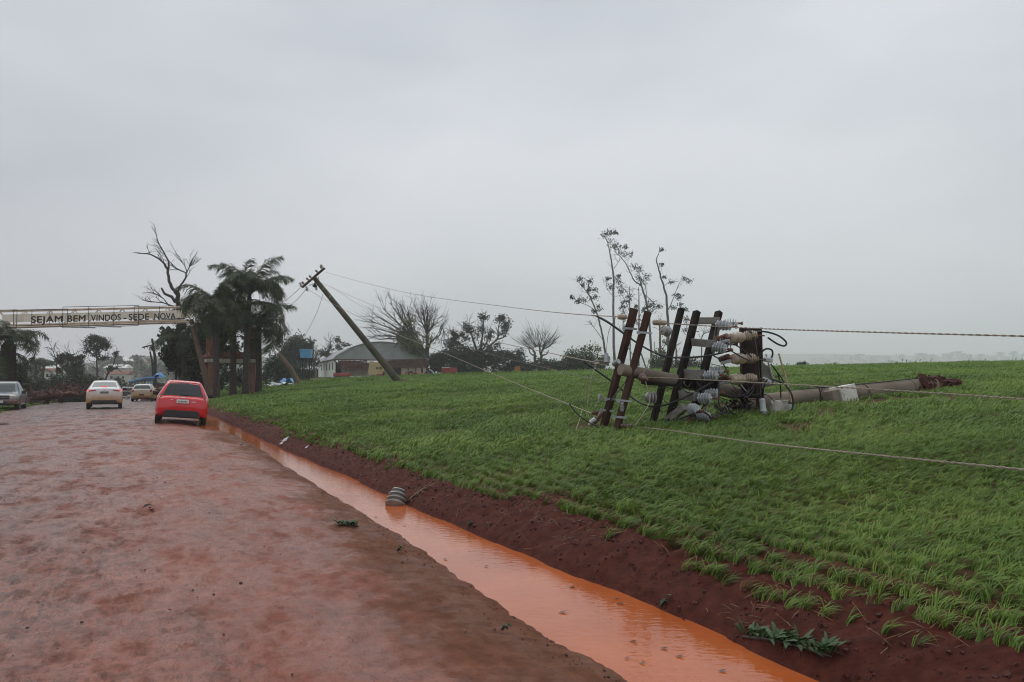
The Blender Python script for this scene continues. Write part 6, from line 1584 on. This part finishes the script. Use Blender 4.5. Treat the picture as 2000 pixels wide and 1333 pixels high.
for k in range(4): MB().tube([q + Vector((-.6 + .4 * k, 0, 1.05)), q + Vector((-.7 + .4 * k, -.1, .5)), q + Vector((-.5 + .4 * k, -.15, .15))], [.06, .05, .03], 6).build('tine', 'machine_red', ri, smooth=True)
# water tank on its stand
q = on_ground(598, 122); wt = thing('water_tank', 'light blue water tank on a stand before the round dark tree', 'tank', q)
tz0 = at(598, 700, 122).z; hh = (700 - 683) / FPX * 122
MB().add([Vector((q.x + sx * w_, q.y + sy * w_, z_)) for z_, w_ in ((tz0, .70), (tz0 + hh * .9, .80), (tz0 + hh * .9, .85), (tz0 + hh, .85)) for sx, sy in ((-1, -1), (1, -1), (1, 1), (-1, 1))],
         [(3, 2, 1, 0)] + [(l * 4 + i, l * 4 + (i + 1) % 4, l * 4 + 4 + (i + 1) % 4, l * 4 + 4 + i) for l in range(3) for i in range(4)] + [(12, 13, 14, 15)]).build('tank', 'tank_blue', wt, bevel=.05)
for k in range(3): MB().box((q.x - .35 + .35 * k, q.y - .79, tz0 + hh * .45), (.03, .06, hh * .85)).build('rib', 'tank_blue', wt)
MB().box((q.x, q.y, tz0 - .06), (1.8, 1.8, .1)).build('platform', 'dark_timber', wt)
for sx in (-1, 1):
    for sy in (-1, 1): MB().beam((q.x + sx * .7, q.y + sy * .7, q.z - .2), (q.x + sx * .7, q.y + sy * .7, tz0 - .1), .12, .12).build('leg', 'dark_timber', wt)
# open shed left of the barn
q = on_ground(606, 166); shd = thing('open_shed', 'dark open shed with a grey lean-to roof between the tank and the barn', 'shed', q)
MB().add(*slab([q + Vector((-1.9, -1.5, 1.9)), q + Vector((1.7, -1.5, 2.0)), q + Vector((1.7, 1.8, 2.6)), q + Vector((-1.9, 1.8, 2.5))], (0, 0, 1), .06)).build('roof', 'sheet_grey', shd)
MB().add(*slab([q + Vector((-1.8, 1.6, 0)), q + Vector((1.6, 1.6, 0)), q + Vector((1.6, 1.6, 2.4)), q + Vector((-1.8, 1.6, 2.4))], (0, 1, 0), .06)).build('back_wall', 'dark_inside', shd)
for x in (-1.7, -.6, .6, 1.5): MB().beam(q + Vector((x, -1.3, -.1)), q + Vector((x, -1.3, 1.95)), .12, .12).build('post', 'pale_wall', shd)
# sheet metal and tarps blown to the ground
def crumpled(name, label, px, d, w, h, m, seed, tilt=.2, lift=.15, cat='sheet'):
    q = on_ground(px, d); r = random.Random(seed); mb = MB(); n = 7
    g_ = [[q + Vector(((i / n - .5) * w, (k / n - .5) * w * .7, lift + h * (.5 + .5 * math.sin(i * 1.1 + seed) * math.cos(k * .9)) + r.uniform(-.06, .06) + tilt * (i / n - .5) * w)) for k in range(n + 1)] for i in range(n + 1)]
    vs_ = [p for row in g_ for p in row]; m2 = len(vs_); vs_ += [p + Vector((0, 0, -.025)) for p in vs_]
    fs = []
    for i in range(n):
        for k in range(n):
            a = i * (n + 1) + k; fs.append((a, a + n + 1, a + n + 2, a + 1)); fs.append((m2 + a + 1, m2 + a + n + 2, m2 + a + n + 1, m2 + a))
    mb.add(vs_, fs); return tag(mb.build(name, m, smooth=True, angle=60), label, cat)
crumpled('metal_sheet', 'white crumpled roof sheet on the grass right of the portal', 538, 84, 1.9, .35, 'white_wall', 1, .1)
crumpled('metal_sheet', 'grey crumpled roof sheet below the white one', 552, 82, 2.6, .3, 'sheet_grey', 2, -.1)
crumpled('tarp', 'small dark blue tarp beside the slanting pole', 563, 96, 1.6, .7, 'tarp_blue', 3, 0, .2, 'tarp')
# blue canopy and tarps over the wrecked house beyond the old hatchback
D_ = 82
q = on_ground(285, D_); bc = thing('blue_canopy', 'tilted blue canopy roof on posts behind the old hatchback', 'canopy', q)
a_, b_ = at(266, 746, D_), at(300, 738, D_ - 1)
MB().beam(a_, b_, 1.7, .14).build('roof', 'tarp_blue', bc, bevel=.02)
for f in (.1, .5, .92): p_ = a_.lerp(b_, f); MB().beam((p_.x, p_.y, Z(p_.x, p_.y)), p_ + Vector((0, 0, -.05)), .10, .10).build('post', 'tarp_blue', bc)
def dome_tarp(label, px, py, d, w, h, seed):
    c = at(px, py, d); r = random.Random(seed); mb = MB(); n = 9
    vs_ = []
    for i in range(n + 1):
        for k in range(n + 1):
            u, v = i / n * 2 - 1, k / n * 2 - 1
            vs_.append(c + Vector((u * w / 2, v * w * .4, h * (1 - .75 * abs(u) ** 1.7 - .45 * v * v) - h / 2 + r.uniform(-.05, .05))))
    fs = [(i * (n + 1) + k, (i + 1) * (n + 1) + k, (i + 1) * (n + 1) + k + 1, i * (n + 1) + k + 1) for i in range(n) for k in range(n)]
    m2 = len(vs_); vs_ += [p + Vector((0, 0, -.03)) for p in vs_]; fs += [tuple(m2 + i for i in f[::-1]) for f in fs]
    return tag(mb.add(vs_, fs).build('tarp', 'tarp_blue', smooth=True, angle=70), label, 'tarp', 'blue tarps on the wrecked house')
dome_tarp('bulging bright blue tarp above the old hatchback', 311, 733, 78, .95, .5, 5)
dome_tarp('hanging blue tarp between the palm trunks', 361, 729, 76, .72, 1.0, 6)
q = on_ground(330, 77); ch_ = thing('wrecked_house', 'heap of red roof tiles and boards of a wrecked house behind the red car', 'ruin', q)
r_ = random.Random(14)
MB().add([q + Vector(p) for p in ((-2.4, -.6, 0), (2.6, -.6, 0), (2.8, 2.2, 0), (-2.2, 2.2, 0), (-1.4, .5, 1.5), (1.9, .7, 1.75))], [(0, 1, 5, 4), (1, 2, 5), (2, 3, 4, 5), (3, 0, 4), (3, 2, 1, 0)]).build('rubble_heap', 'clod', ch_)
for k in range(70):
    c = q + Vector((r_.uniform(-2.3, 2.5), r_.uniform(-.9, .6), 0)); c.z += max(.1, 1.5 - abs(c.x - q.x) * .42 - max(0, (q.y - c.y)) * .9) * r_.uniform(.6, 1.08)
    MB().box(c, (r_.uniform(.25, .9), r_.uniform(.15, .4), .06), Euler((r_.uniform(-.7, .7), r_.uniform(-.7, .7), r_.uniform(0, 3))).to_matrix()).build('roof_piece', ('clay_tile', 'clay_tile', 'board', 'dark_timber', 'pale_wall')[k % 5], ch_)
# uprooted trees heaped beside the road on the left
mat('torn_wood', (.24, .125, .075), .85, col2=(.13, .06, .04), scale=6)
mat('root_red', (.042, .017, .013), .9, col2=(.085, .036, .026), scale=5, bump=.5)
def uprooted(label, px, d, ln, ang, seed, rad=.32, plate=True):
    q = on_ground(px, d); r = random.Random(seed); root = thing('uprooted_tree', label, 'fallen tree', q, 'uprooted trees left of the road')
    dv = Vector((math.cos(ang), math.sin(ang), .10)).normalized(); P = [q + Vector((0, 0, rad + .35)) + dv * ln * f + Vector((0, 0, r.uniform(-.05, .05))) for f in (0, .25, .5, .75, 1)]
    MB().tube(P, [rad, rad * .9, rad * .8, rad * .65, rad * .45], 10).build('trunk', 'root_red', root, smooth=True)
    MB().lathe(P[-1], dv, [(-.02, rad * .46), (.03, rad * .40), (.035, .02)], 10).build('torn_end', 'torn_wood', root)
    if plate:
        for k in range(15):
            a = r.uniform(0, 6.28); o_ = frame(dv) @ Vector((math.cos(a), math.sin(a), 0)); L_ = r.uniform(.4, .95)
            MB().tube([P[0], P[0] + o_ * L_ * .5 - dv * .2, P[0] + o_ * L_ - dv * r.uniform(.1, .6) + Vector((0, 0, r.uniform(-.2, .3)))], [.15, .09, .03], 6).build('root', 'root_red', root, smooth=True)
    for k in range(9):
        f = r.uniform(.3, 1); p_ = P[0].lerp(P[-1], f); v = Vector((r.gauss(0, 1), r.gauss(0, .6), abs(r.gauss(.5, .6)))).normalized(); L_ = r.uniform(.4, 1.2)
        MB().tube([p_, p_ + v * L_ * .5, p_ + v * L_ + Vector((r.uniform(-.2, .2), 0, -.15))], [.10, .075, .045], 6).build('branch', 'root_red' if k % 5 else 'torn_wood', root, smooth=True)
    return root
uprooted('uprooted trunk with a high red root plate behind the silver pickup', 70, 62, 2.4, .2, 31, .36)
uprooted('uprooted trunk with torn pale end in the middle of the heap', 96, 58, 2.2, -.5, 32, .28)
uprooted('slim uprooted trunk lying along the verge left of the white sedan', 124, 62, 2.0, .05, 33, .16)
uprooted('broken trunk standing on end at the back of the heap', 82, 66, 1.5, 1.3, 34, .3, False)
uprooted('split limb with pale wood lying closest to the silver pickup', 78, 50, 2.6, -.15, 35, .2, False)
db = MB(); r_ = random.Random(41)
PX = np.array([r_.uniform(60, 178) for k in range(620)]); DD = np.array([r_.uniform(49, 72) for k in range(620)]); XX = (PX - 1000) / FPX * DD; HH = height(XX, DD); SS_ = st(XX, DD)[0]
for px, x_, y_, z_, s_ in zip(PX, XX, DD, HH, SS_):
    hgt = max(.1, 1.0 - abs(px - 92) * .010) * r_.random() ** 1.5
    if -s_ < ROADW + .3: continue
    c = Vector((x_, y_, z_ + hgt + .05)); v = Vector((r_.gauss(0, 1), r_.gauss(0, 1), r_.gauss(0, .35))).normalized() * r_.uniform(.2, .8)
    db.tube([c - v, c + Vector((0, 0, r_.uniform(-.08, .08))), c + v], [r_.uniform(.015, .05), .035, .015], 4, mi=r_.choice((0, 0, 0, 1, 2, 2)))
tag(db.build('branch_litter', ['root_red', 'torn_wood', 'bark_dark']), 'tangle of broken branches heaped beside the road', 'debris', kind='stuff')
# ------------------------------------------------------------------ village and hills in the mist
mat('hill_green', (.045, .065, .03), .95, col2=(.085, .075, .05), scale=.03, detail=8)
def ridge(name, y0, depth, x0, x1, hfun, seed):
    nx, ny = 90, 14; vs_ = []
    for k in range(ny):
        g_ = k / (ny - 1)
        for i in range(nx):
            x = x0 + (x1 - x0) * i / (nx - 1); y = y0 + depth * g_
            vs_.append((x, y, -14 + (hfun(x) + 14) * math.sin(math.pi * min(1, g_ * 1.0 + .0) / 1.0 * .5 if g_ < .5 else math.pi * .25 + 0) / math.sin(math.pi * .25) * (1 if g_ <= .5 else 1 - (g_ - .5) * .6) + 3 * (float(vnoise(np.array([x * .02]), np.array([y * .02]), seed)[0]) - .5)))
    fs = [(k * nx + i, k * nx + i + 1, (k + 1) * nx + i + 1, (k + 1) * nx + i) for k in range(ny - 1) for i in range(nx - 1)]
    return tag(MB().add(vs_, fs).build(name, 'hill_green', smooth=True), kind='structure')
ridge('hills', 420, 500, -620, -60, lambda x: 10 + 9 * math.exp(-((x + 270) / 110) ** 2) + 4 * math.sin(x * .02), 3)
ridge('hills', 2300, 1200, -700, 3400, lambda x: 44 + 50 * math.exp(-((x - 1350) / 900) ** 2) + 12 * math.sin(x * .003), 4)
ridge('hills', 1500, 1200, -1900, 200, lambda x: 30 + 10 * math.sin(x * .004), 5)
HV = [('white', 105, 727, 170, 3.6, 1.5), ('grey', 98, 733, 150, 3.0, 1.4), ('pale', 232, 727, 240, 6, 2.2), ('low', 236, 737, 210, 5, 1.5), ('upper', 255, 712, 430, 8, 3), ('hillside', 275, 716, 450, 7, 3), ('topmost', 240, 706, 470, 7, 2.6)]
for k, (w_, px, py, d, W_, H_) in enumerate(HV):
    c = at(px, py, d); rt = thing('village_house', '%s pale house %s' % (w_, ('roof beyond the uprooted trees', 'wall beyond the uprooted trees, below the white one', 'front right of the broken roadside tree', 'long house nearest the far pickup', 'house high on the misty hill above the far pickup', 'house on the misty hill right of the far pickup', 'house at the crest of the misty hill')[k]), 'house', (c.x, c.y, c.z - H_ / 2 - 1.5), 'village houses in the mist')
    MB().box((c.x, c.y, c.z - 1.2), (W_, W_ * .8, H_ + 2.4)).build('wall', 'far_wall', rt)
    MB().add([(c.x + sx * W_ * .56, c.y + sy * W_ * .46, c.z + H_ / 2) for sy in (-1, 1) for sx in (-1, 1)] + [(c.x - W_ * .5, c.y, c.z + H_ / 2 + W_ * .18), (c.x + W_ * .5, c.y, c.z + H_ / 2 + W_ * .18)], [(0, 1, 5, 4), (3, 2, 4, 5), (2, 0, 4), (1, 3, 5), (0, 2, 3, 1)]).build('roof', 'white_wall' if k % 2 == 0 else 'clay_tile', rt)
    for x in (-.28, .05, .3): MB().box((c.x + x * W_, c.y - W_ * .4 - .02, c.z - .1), (W_ * .12, .06, H_ * .42)).build('window', 'dark_inside', rt)
def far_wood(name, label, spots, d0, d1, size, leafm, seed):
    """far-off wood that reads as one mass"""
    r = random.Random(seed); mb = MB()
    for px, top, wpx in spots:
        d = r.uniform(d0, d1); k = d / FPX; c = at(px, top, d); hh = wpx * k
        for _ in range(130):
            p = c + Vector((r.gauss(0, .42) * hh * .8, r.gauss(0, .3) * hh, -abs(r.gauss(0, .8)) * hh * .8)); E = Euler((r.uniform(-1, 1), r.uniform(-1, 1), r.uniform(0, 6))).to_matrix(); s_ = size * r.uniform(.6, 1.4) * d / 400
            mb.add([p + E @ Vector(v) for v in ((-s_, 0, 0), (0, -s_ * .6, 0), (s_, 0, 0), (0, s_ * .6, 0))], [(0, 1, 2, 3)])
        mb.tube([c + Vector((0, 0, -hh * 2.2)), c + Vector((0, 0, -hh * .3))], [.25 * d / 400, .1], 5)
    return tag(mb.build(name, leafm), label, 'woodland', kind='stuff')
r_ = random.Random(51)
far_wood('hillside_wood', 'misty wood on the hillside beyond the village', [(x, 712 + r_.uniform(-10, 20) - 10 * math.exp(-((x - 250) / 40) ** 2), r_.uniform(9, 20)) for x in range(30, 420, 5)], 330, 520, .9, 'leaf_mid', 52)
far_wood('misty_wood', 'faint tree line in the mist beyond the field on the right', [(x + r_.uniform(-4, 4), 697 + r_.uniform(-7, 8) - 4 * (x > 1820), r_.uniform(8, 16)) for x in list(range(1590, 1800, 14)) + list(range(1800, 2080, 9))], 2100, 2700, .5, 'leaf_mid', 53)
# low rough grass on the verge and lawn
def grass_patch(name, label, pts, idx0, nidx, smin, smax):
    P_ = np.array([tuple(p) for p in pts]); me = bpy.data.meshes.new(name); me.vertices.add(len(P_)); me.vertices.foreach_set('co', P_.ravel()); n = len(P_)
    a = me.attributes.new('scl', 'FLOAT', 'POINT'); a.data.foreach_set('value', rng.uniform(smin, smax, n).astype(np.float32))
    a = me.attributes.new('rot', 'FLOAT_VECTOR', 'POINT'); a.data.foreach_set('vector', np.stack([rng.normal(0, .1, n), rng.normal(0, .1, n), rng.uniform(0, 6.28, n)], 1).astype(np.float32).ravel())
    a = me.attributes.new('idx', 'INT', 'POINT'); a.data.foreach_set('value', (idx0 + rng.integers(0, nidx, n)).astype(np.int32)); me.update()
    o = link(name, me); tag(o, label, 'grass', kind='stuff'); o.modifiers.new('g', 'NODES').node_group = ng; return o
pts = []
t_ = rng.uniform(30, 110, 2600); x_, y_ = xy(-(ROADW + .35 + abs(rng.normal(0, 1.6, 2600))), t_); pts = np.stack([x_, y_, height(x_, y_)], 1)
grass_patch('verge_grass', 'rough green grass along the left verge', pts, 8, 3, .6, 1.1)
# ------------------------------------------------------------------ small things near the camera
leafmat('leaf_fresh', (.022, .05, .014), (.05, .10, .03), (.08, .13, .05))
mat('dead_straw', (.22, .14, .075), .85, var=.4, scale=30)
mat('wet_leaf', (.035, .040, .030), .35, var=.4, scale=20)
def leaf_blade(mb, p, d, up, ln, w, mi=0):
    d = d.normalized(); s_ = d.cross(up).normalized(); q1, q2 = p + d * ln * .35 + up * .02, p + d * ln * .75 + up * .008
    mb.add([p, q1 - s_ * w, q2 - s_ * w * .7, p + d * ln - up * .01, q2 + s_ * w * .7, q1 + s_ * w], [(0, 1, 5), (1, 2, 4, 5), (2, 3, 4)], mi)
# porcelain insulator lying in the ditch
g = ground_at(775, 990); iw = thing('ditch_insulator', 'grey ribbed porcelain insulator lying at the water edge of the ditch', 'insulator', g)
c = at(774, 985, g.y - .03)
MB().lathe(c + Vector((-.015, -.03, -.03)), (.12, .5, .8), [(-.03, .04), (0, .09), (.03, .14), (.045, .14), (.05, .085), (.08, .09), (.095, .135), (.11, .135), (.115, .08), (.145, .085), (.16, .125), (.175, .12), (.18, .07), (.21, .07), (.225, .1), (.24, .09), (.25, .04)], 22).build('body', 'porcelain_grey', iw, smooth=True, angle=30)
MB().lathe(c + Vector((-.01, -.07, -.06)), (.3, -.8, -.3), [(-.05, .03), (.05, .035), (.06, .02)], 10).build('pin', 'galvanised', iw, smooth=True)
def weed(name, label, px, py, n, ln, w, seed, stemlen=.0, dirx=1.0, dmul=1.0, mat_='leaf_fresh', spread=1.0, end=None):
    g_ = ground_at(px, py); r = random.Random(seed); root = thing(name, label, 'branch', g_)
    stm = MB(); base = g_ + Vector((0, 0, .012)); e = base + Vector((stemlen * dirx, -.02, .012))
    if end: e = ground_at(*end) + Vector((0, 0, .02))
    else: e.z = max(e.z, Z(e.x, e.y) + .012)
    stm.tube(smooth_path([base, base.lerp(e, .5) + Vector((0, .01, .018)), e], 4), [.010] * 5 + [.008] * 3 + [.004], 6); stm.build('stem', 'bark_dark', root, smooth=True)
    for k in range(n):
        mb = MB(); p = base.lerp(e, r.random()) + Vector((0, 0, .012)); a = r.uniform(-.9, .9) * spread + (0 if dirx > 0 else math.pi) + r.choice((0, 0, 1.2, -1.2)); d_ = Vector((math.cos(a), math.sin(a), r.uniform(.05, .9)))
        leaf_blade(mb, p, d_, Vector((r.gauss(0, .3), r.gauss(0, .3), 1)).normalized(), ln * r.uniform(.6, 1.2), w * r.uniform(.7, 1.2)); mb.build('leaf', mat_, root, smooth=True)
    return root
weed('leafy_twig', 'torn leafy twig lying on the dark shoulder of the road', 700, 1032, 60, .11, .011, 61, .22, -1, spread=1.6)
weed('fallen_branch', 'torn green branch with long leaves at the water edge, lower right', 1450, 1256, 110, .15, .014, 62, .60, 1, spread=1.0, end=(1625, 1298))
weed('straw_wisp', 'twist of dry grass caught on the insulator in the ditch', 792, 988, 40, .20, .005, 63, .28, 1, mat_='dead_straw', spread=.4)
weed('seedling', 'small green sprig on the shoulder of the road', 776, 1080, 7, .06, .010, 64, .03, 1)
weed('seedling', 'small pale green sprig near the bottom of the road', 980, 1236, 7, .07, .006, 65, .04, 1)
weed('seedling', 'small green sprig at the foot of the bank by the water', 915, 1036, 8, .06, .010, 66, .03, 1)
weed('seedling', 'dark green sprig at the water edge near the broken floating leaves', 1290, 1192, 8, .07, .012, 67, .04, 1)
weed('seedling', 'tiny sprig on the road edge by the far ditch', 470, 872, 6, .07, .012, 68, .03, 1)
# curled dark leaf on the road
g = ground_at(285, 998); mb = MB(); leaf_blade(mb, g + Vector((-.05, 0, .02)), Vector((1, .2, .5)), Vector((0, -.5, .8)), .13, .025); leaf_blade(mb, g + Vector((.03, 0, .02)), Vector((.8, -.3, -.05)), Vector((0, .3, .9)), .1, .025)
tag(mb.build('curled_leaf', 'black_mark', smooth=True), 'curled black leaf lying in the middle of the road', 'leaf')
# scraps of white litter on the bank
for lab, px, py, sc in (('larger white scrap of litter on the bank near the far ditch', 556, 864, .1), ('lower white scrap of litter by the water on the far bank', 549, 872, .07), ('tiny white scrap of litter further right on the bank', 598, 878, .05)):
    g = ground_at(px, py); mb = MB(); mb.add([g + Vector(v) * sc * 2 for v in ((-.4, 0, .1), (.2, -.1, .15), (.5, .1, .7), (-.1, .15, .4), (-.2, .2, .2))], [(0, 1, 2, 3), (0, 3, 4)])
    o_ = mb.build('litter', 'plate_white'); s_ = o_.modifiers.new('s', 'SOLIDIFY'); s_.thickness = .004; tag(o_, lab, 'litter', 'white litter on the bank')
# dead leaves and stones breaking the water
FL = [(1100, 1197, 16, 'dark oval leaf floating in mid ditch'), (1118, 1148, 12, 'brown floating leaf near the bank, upstream of the torn leaves'), (1205, 1170, 10, 'small torn leaf floating close to the bank'), (1212, 1180, 14, 'larger torn leaf floating close to the bank'),
      (1328, 1283, 15, 'dark leaf with a curled tip floating low in the picture'), (1238, 1254, 12, 'thin dark leaf floating left of the curled one'), (1255, 1296, 12, 'dark sliver of leaf floating near the road side'), (1412, 1312, 15, 'dark leaf floating near the bottom edge'), (1298, 1268, 14, 'grey leaf just under the surface above the curled one'),
      (870, 1093, 8, 'small grey leaf floating near the road shoulder'), (950, 1107, 9, 'brown leaf floating in the narrow part of the ditch'), (735, 1010, 7, 'small leaf floating near the insulator'), (790, 1027, 7, 'tiny leaf floating below the insulator'), (1225, 1287, 10, 'small sliver of leaf floating by the muddy edge')]
WZ = lambda d, px: None
for k, (px, py, w, lab) in enumerate(FL):
    a = (px - 1000.0) / FPX; b = (666.5 - py) / FPX; vy = CP - b * SP; vz = SP + b * CP; d = (EYE + .108) / (-vz / vy) 
    c = Vector((a / vy * d, d, -.104)); r = random.Random(300 + k); L_ = w / FPX * d * 1.35; an = r.uniform(-.6, .5); mb = MB(); v = Vector((math.cos(an), math.sin(an), 0)); s_ = Vector((-v.y, v.x, 0))
    mb.add([c - v * L_ * .5, c - v * L_ * .1 - s_ * L_ * .22 + Vector((0, 0, .006)), c + v * L_ * .5 + Vector((0, 0, .012)), c + v * L_ * .05 + s_ * L_ * .24 + Vector((0, 0, .004)), c + Vector((0, 0, .002))], [(0, 1, 4), (1, 2, 4), (2, 3, 4), (3, 0, 4)])
    tag(mb.build('floating_leaf', 'wet_leaf', smooth=True), lab, 'leaf', 'leaves floating in the ditch')
# straw and roots lying on the bank, clods of soil, crumbs of mud on the road
r = random.Random(71); nr = np.random.default_rng(71)
def strew(n, t_, s_):
    x_, y_ = xy(s_, t_); return x_, y_, height(x_, y_)
sb = MB(); n = 2600; t_ = -4 + 30 * nr.random(n) ** 1.5; b_ = np.where(nr.random(n) < .65, nr.uniform(.08, 1.0, n), np.where(nr.random(n) < .5, nr.uniform(.9, 2.4, n), nr.normal(.55, .18, n)))
X, Y, H = strew(n, t_, halfwater(t_) + np.maximum(.05, b_)); ok = fbm(X * 1.3, Y * 1.3, 77, 3) > .47
for x_, y_, z_ in zip(X[ok], Y[ok], H[ok]):
    c = Vector((x_, y_, z_ + .008)); a = r.uniform(0, 6.28); L_ = r.uniform(.03, .17); v = Vector((math.cos(a) * L_ / 2, math.sin(a) * L_ / 2, r.gauss(0, .25) * L_))
    c.z += abs(v.z) * .8; sb.tube([c - v, c + Vector((0, 0, r.uniform(0, .012))), c + v], [.0018, .0024, .001], 3, cap=False)
tag(sb.build('straw_litter', 'dead_straw'), 'dry straw and rootlets strewn over the bank', 'straw', kind='stuff')
cb_ = MB(); n = 3000; t_ = -4 + 36 * nr.random(n) ** 1.4; X, Y, H = strew(n, t_, halfwater(t_) + abs(nr.normal(.35, .28, n)) + .02)
for x_, y_, z_ in zip(X, Y, H):
    q = .006 + .020 * r.random() ** 2.2; cb_.box((x_, y_, z_), (q * r.uniform(1, 1.8), q * 1.2, q), Euler((r.random() * 3, r.random() * 3, r.random() * 3)).to_matrix(), taper=.65)
tag(cb_.build('soil_clods', 'clod'), 'crumbled red clods on the ditch bank', 'soil', kind='stuff')
mc = MB(); n = 1500; t_ = -3 + 34 * nr.random(n) ** 1.6; X, Y, H = strew(n, t_, -halfwater(t_) - np.where(nr.random(n) < .6, abs(nr.normal(.12, .12, n)), nr.uniform(.1, 7, n)))
mat('mud_crumb', (.07, .028, .018), .8, var=.4, scale=20)
for x_, y_, z_ in zip(X, Y, H):
    q = .004 + .010 * r.random() ** 2; mc.box((x_, y_, z_ + .004), (q * r.uniform(1, 2), q * 1.3, q * .7), Euler((r.random() * .6, r.random() * .6, r.random() * 3)).to_matrix(), taper=.6)
tag(mc.build('mud_crumbs', 'mud_crumb'), 'crumbs of mud and gravel scattered on the road', 'gravel', kind='stuff')
# puddle beside the silver pickup
g = ground_at(24, 828); pd = MB(); n = 28
ring_ = [Vector((g.x + math.cos(a) * (1.0 + .25 * math.sin(3 * a)), g.y + math.sin(a) * (.75 + .2 * math.cos(2 * a)), 0)) for a in np.linspace(0, 6.28, n, endpoint=False)]
zz = sum(Z(p.x, p.y) for p in ring_) / n + .006
pd.add([(p.x, p.y, zz) for p in ring_], [tuple(range(n))])
mat('puddle', (.16, .035, .018), .06, spec=.5)
tag(pd.build('puddle', 'puddle'), kind='structure')
# ------------------------------------------------------------------ damp air
hz = bpy.data.materials.new('damp_air'); hz.use_nodes = True; nt = hz.node_tree; nt.nodes.remove(nt.nodes['Principled BSDF'])
pv = nt.nodes.new('ShaderNodeVolumePrincipled'); pv.inputs['Color'].default_value = (.985, .99, .995, 1); pv.inputs['Density'].default_value = HAZE
pv.inputs['Anisotropy'].default_value = 0.0
nt.links.new(pv.outputs['Volume'], nt.nodes['Material Output'].inputs['Volume'])
M['haze'] = hz
hb = MB(); hb.box((0, 1500, 55), (8400, 6600, 160))
tag(hb.build('haze', 'haze'), 'pale damp haze hanging over the whole place', 'haze', kind='stuff')
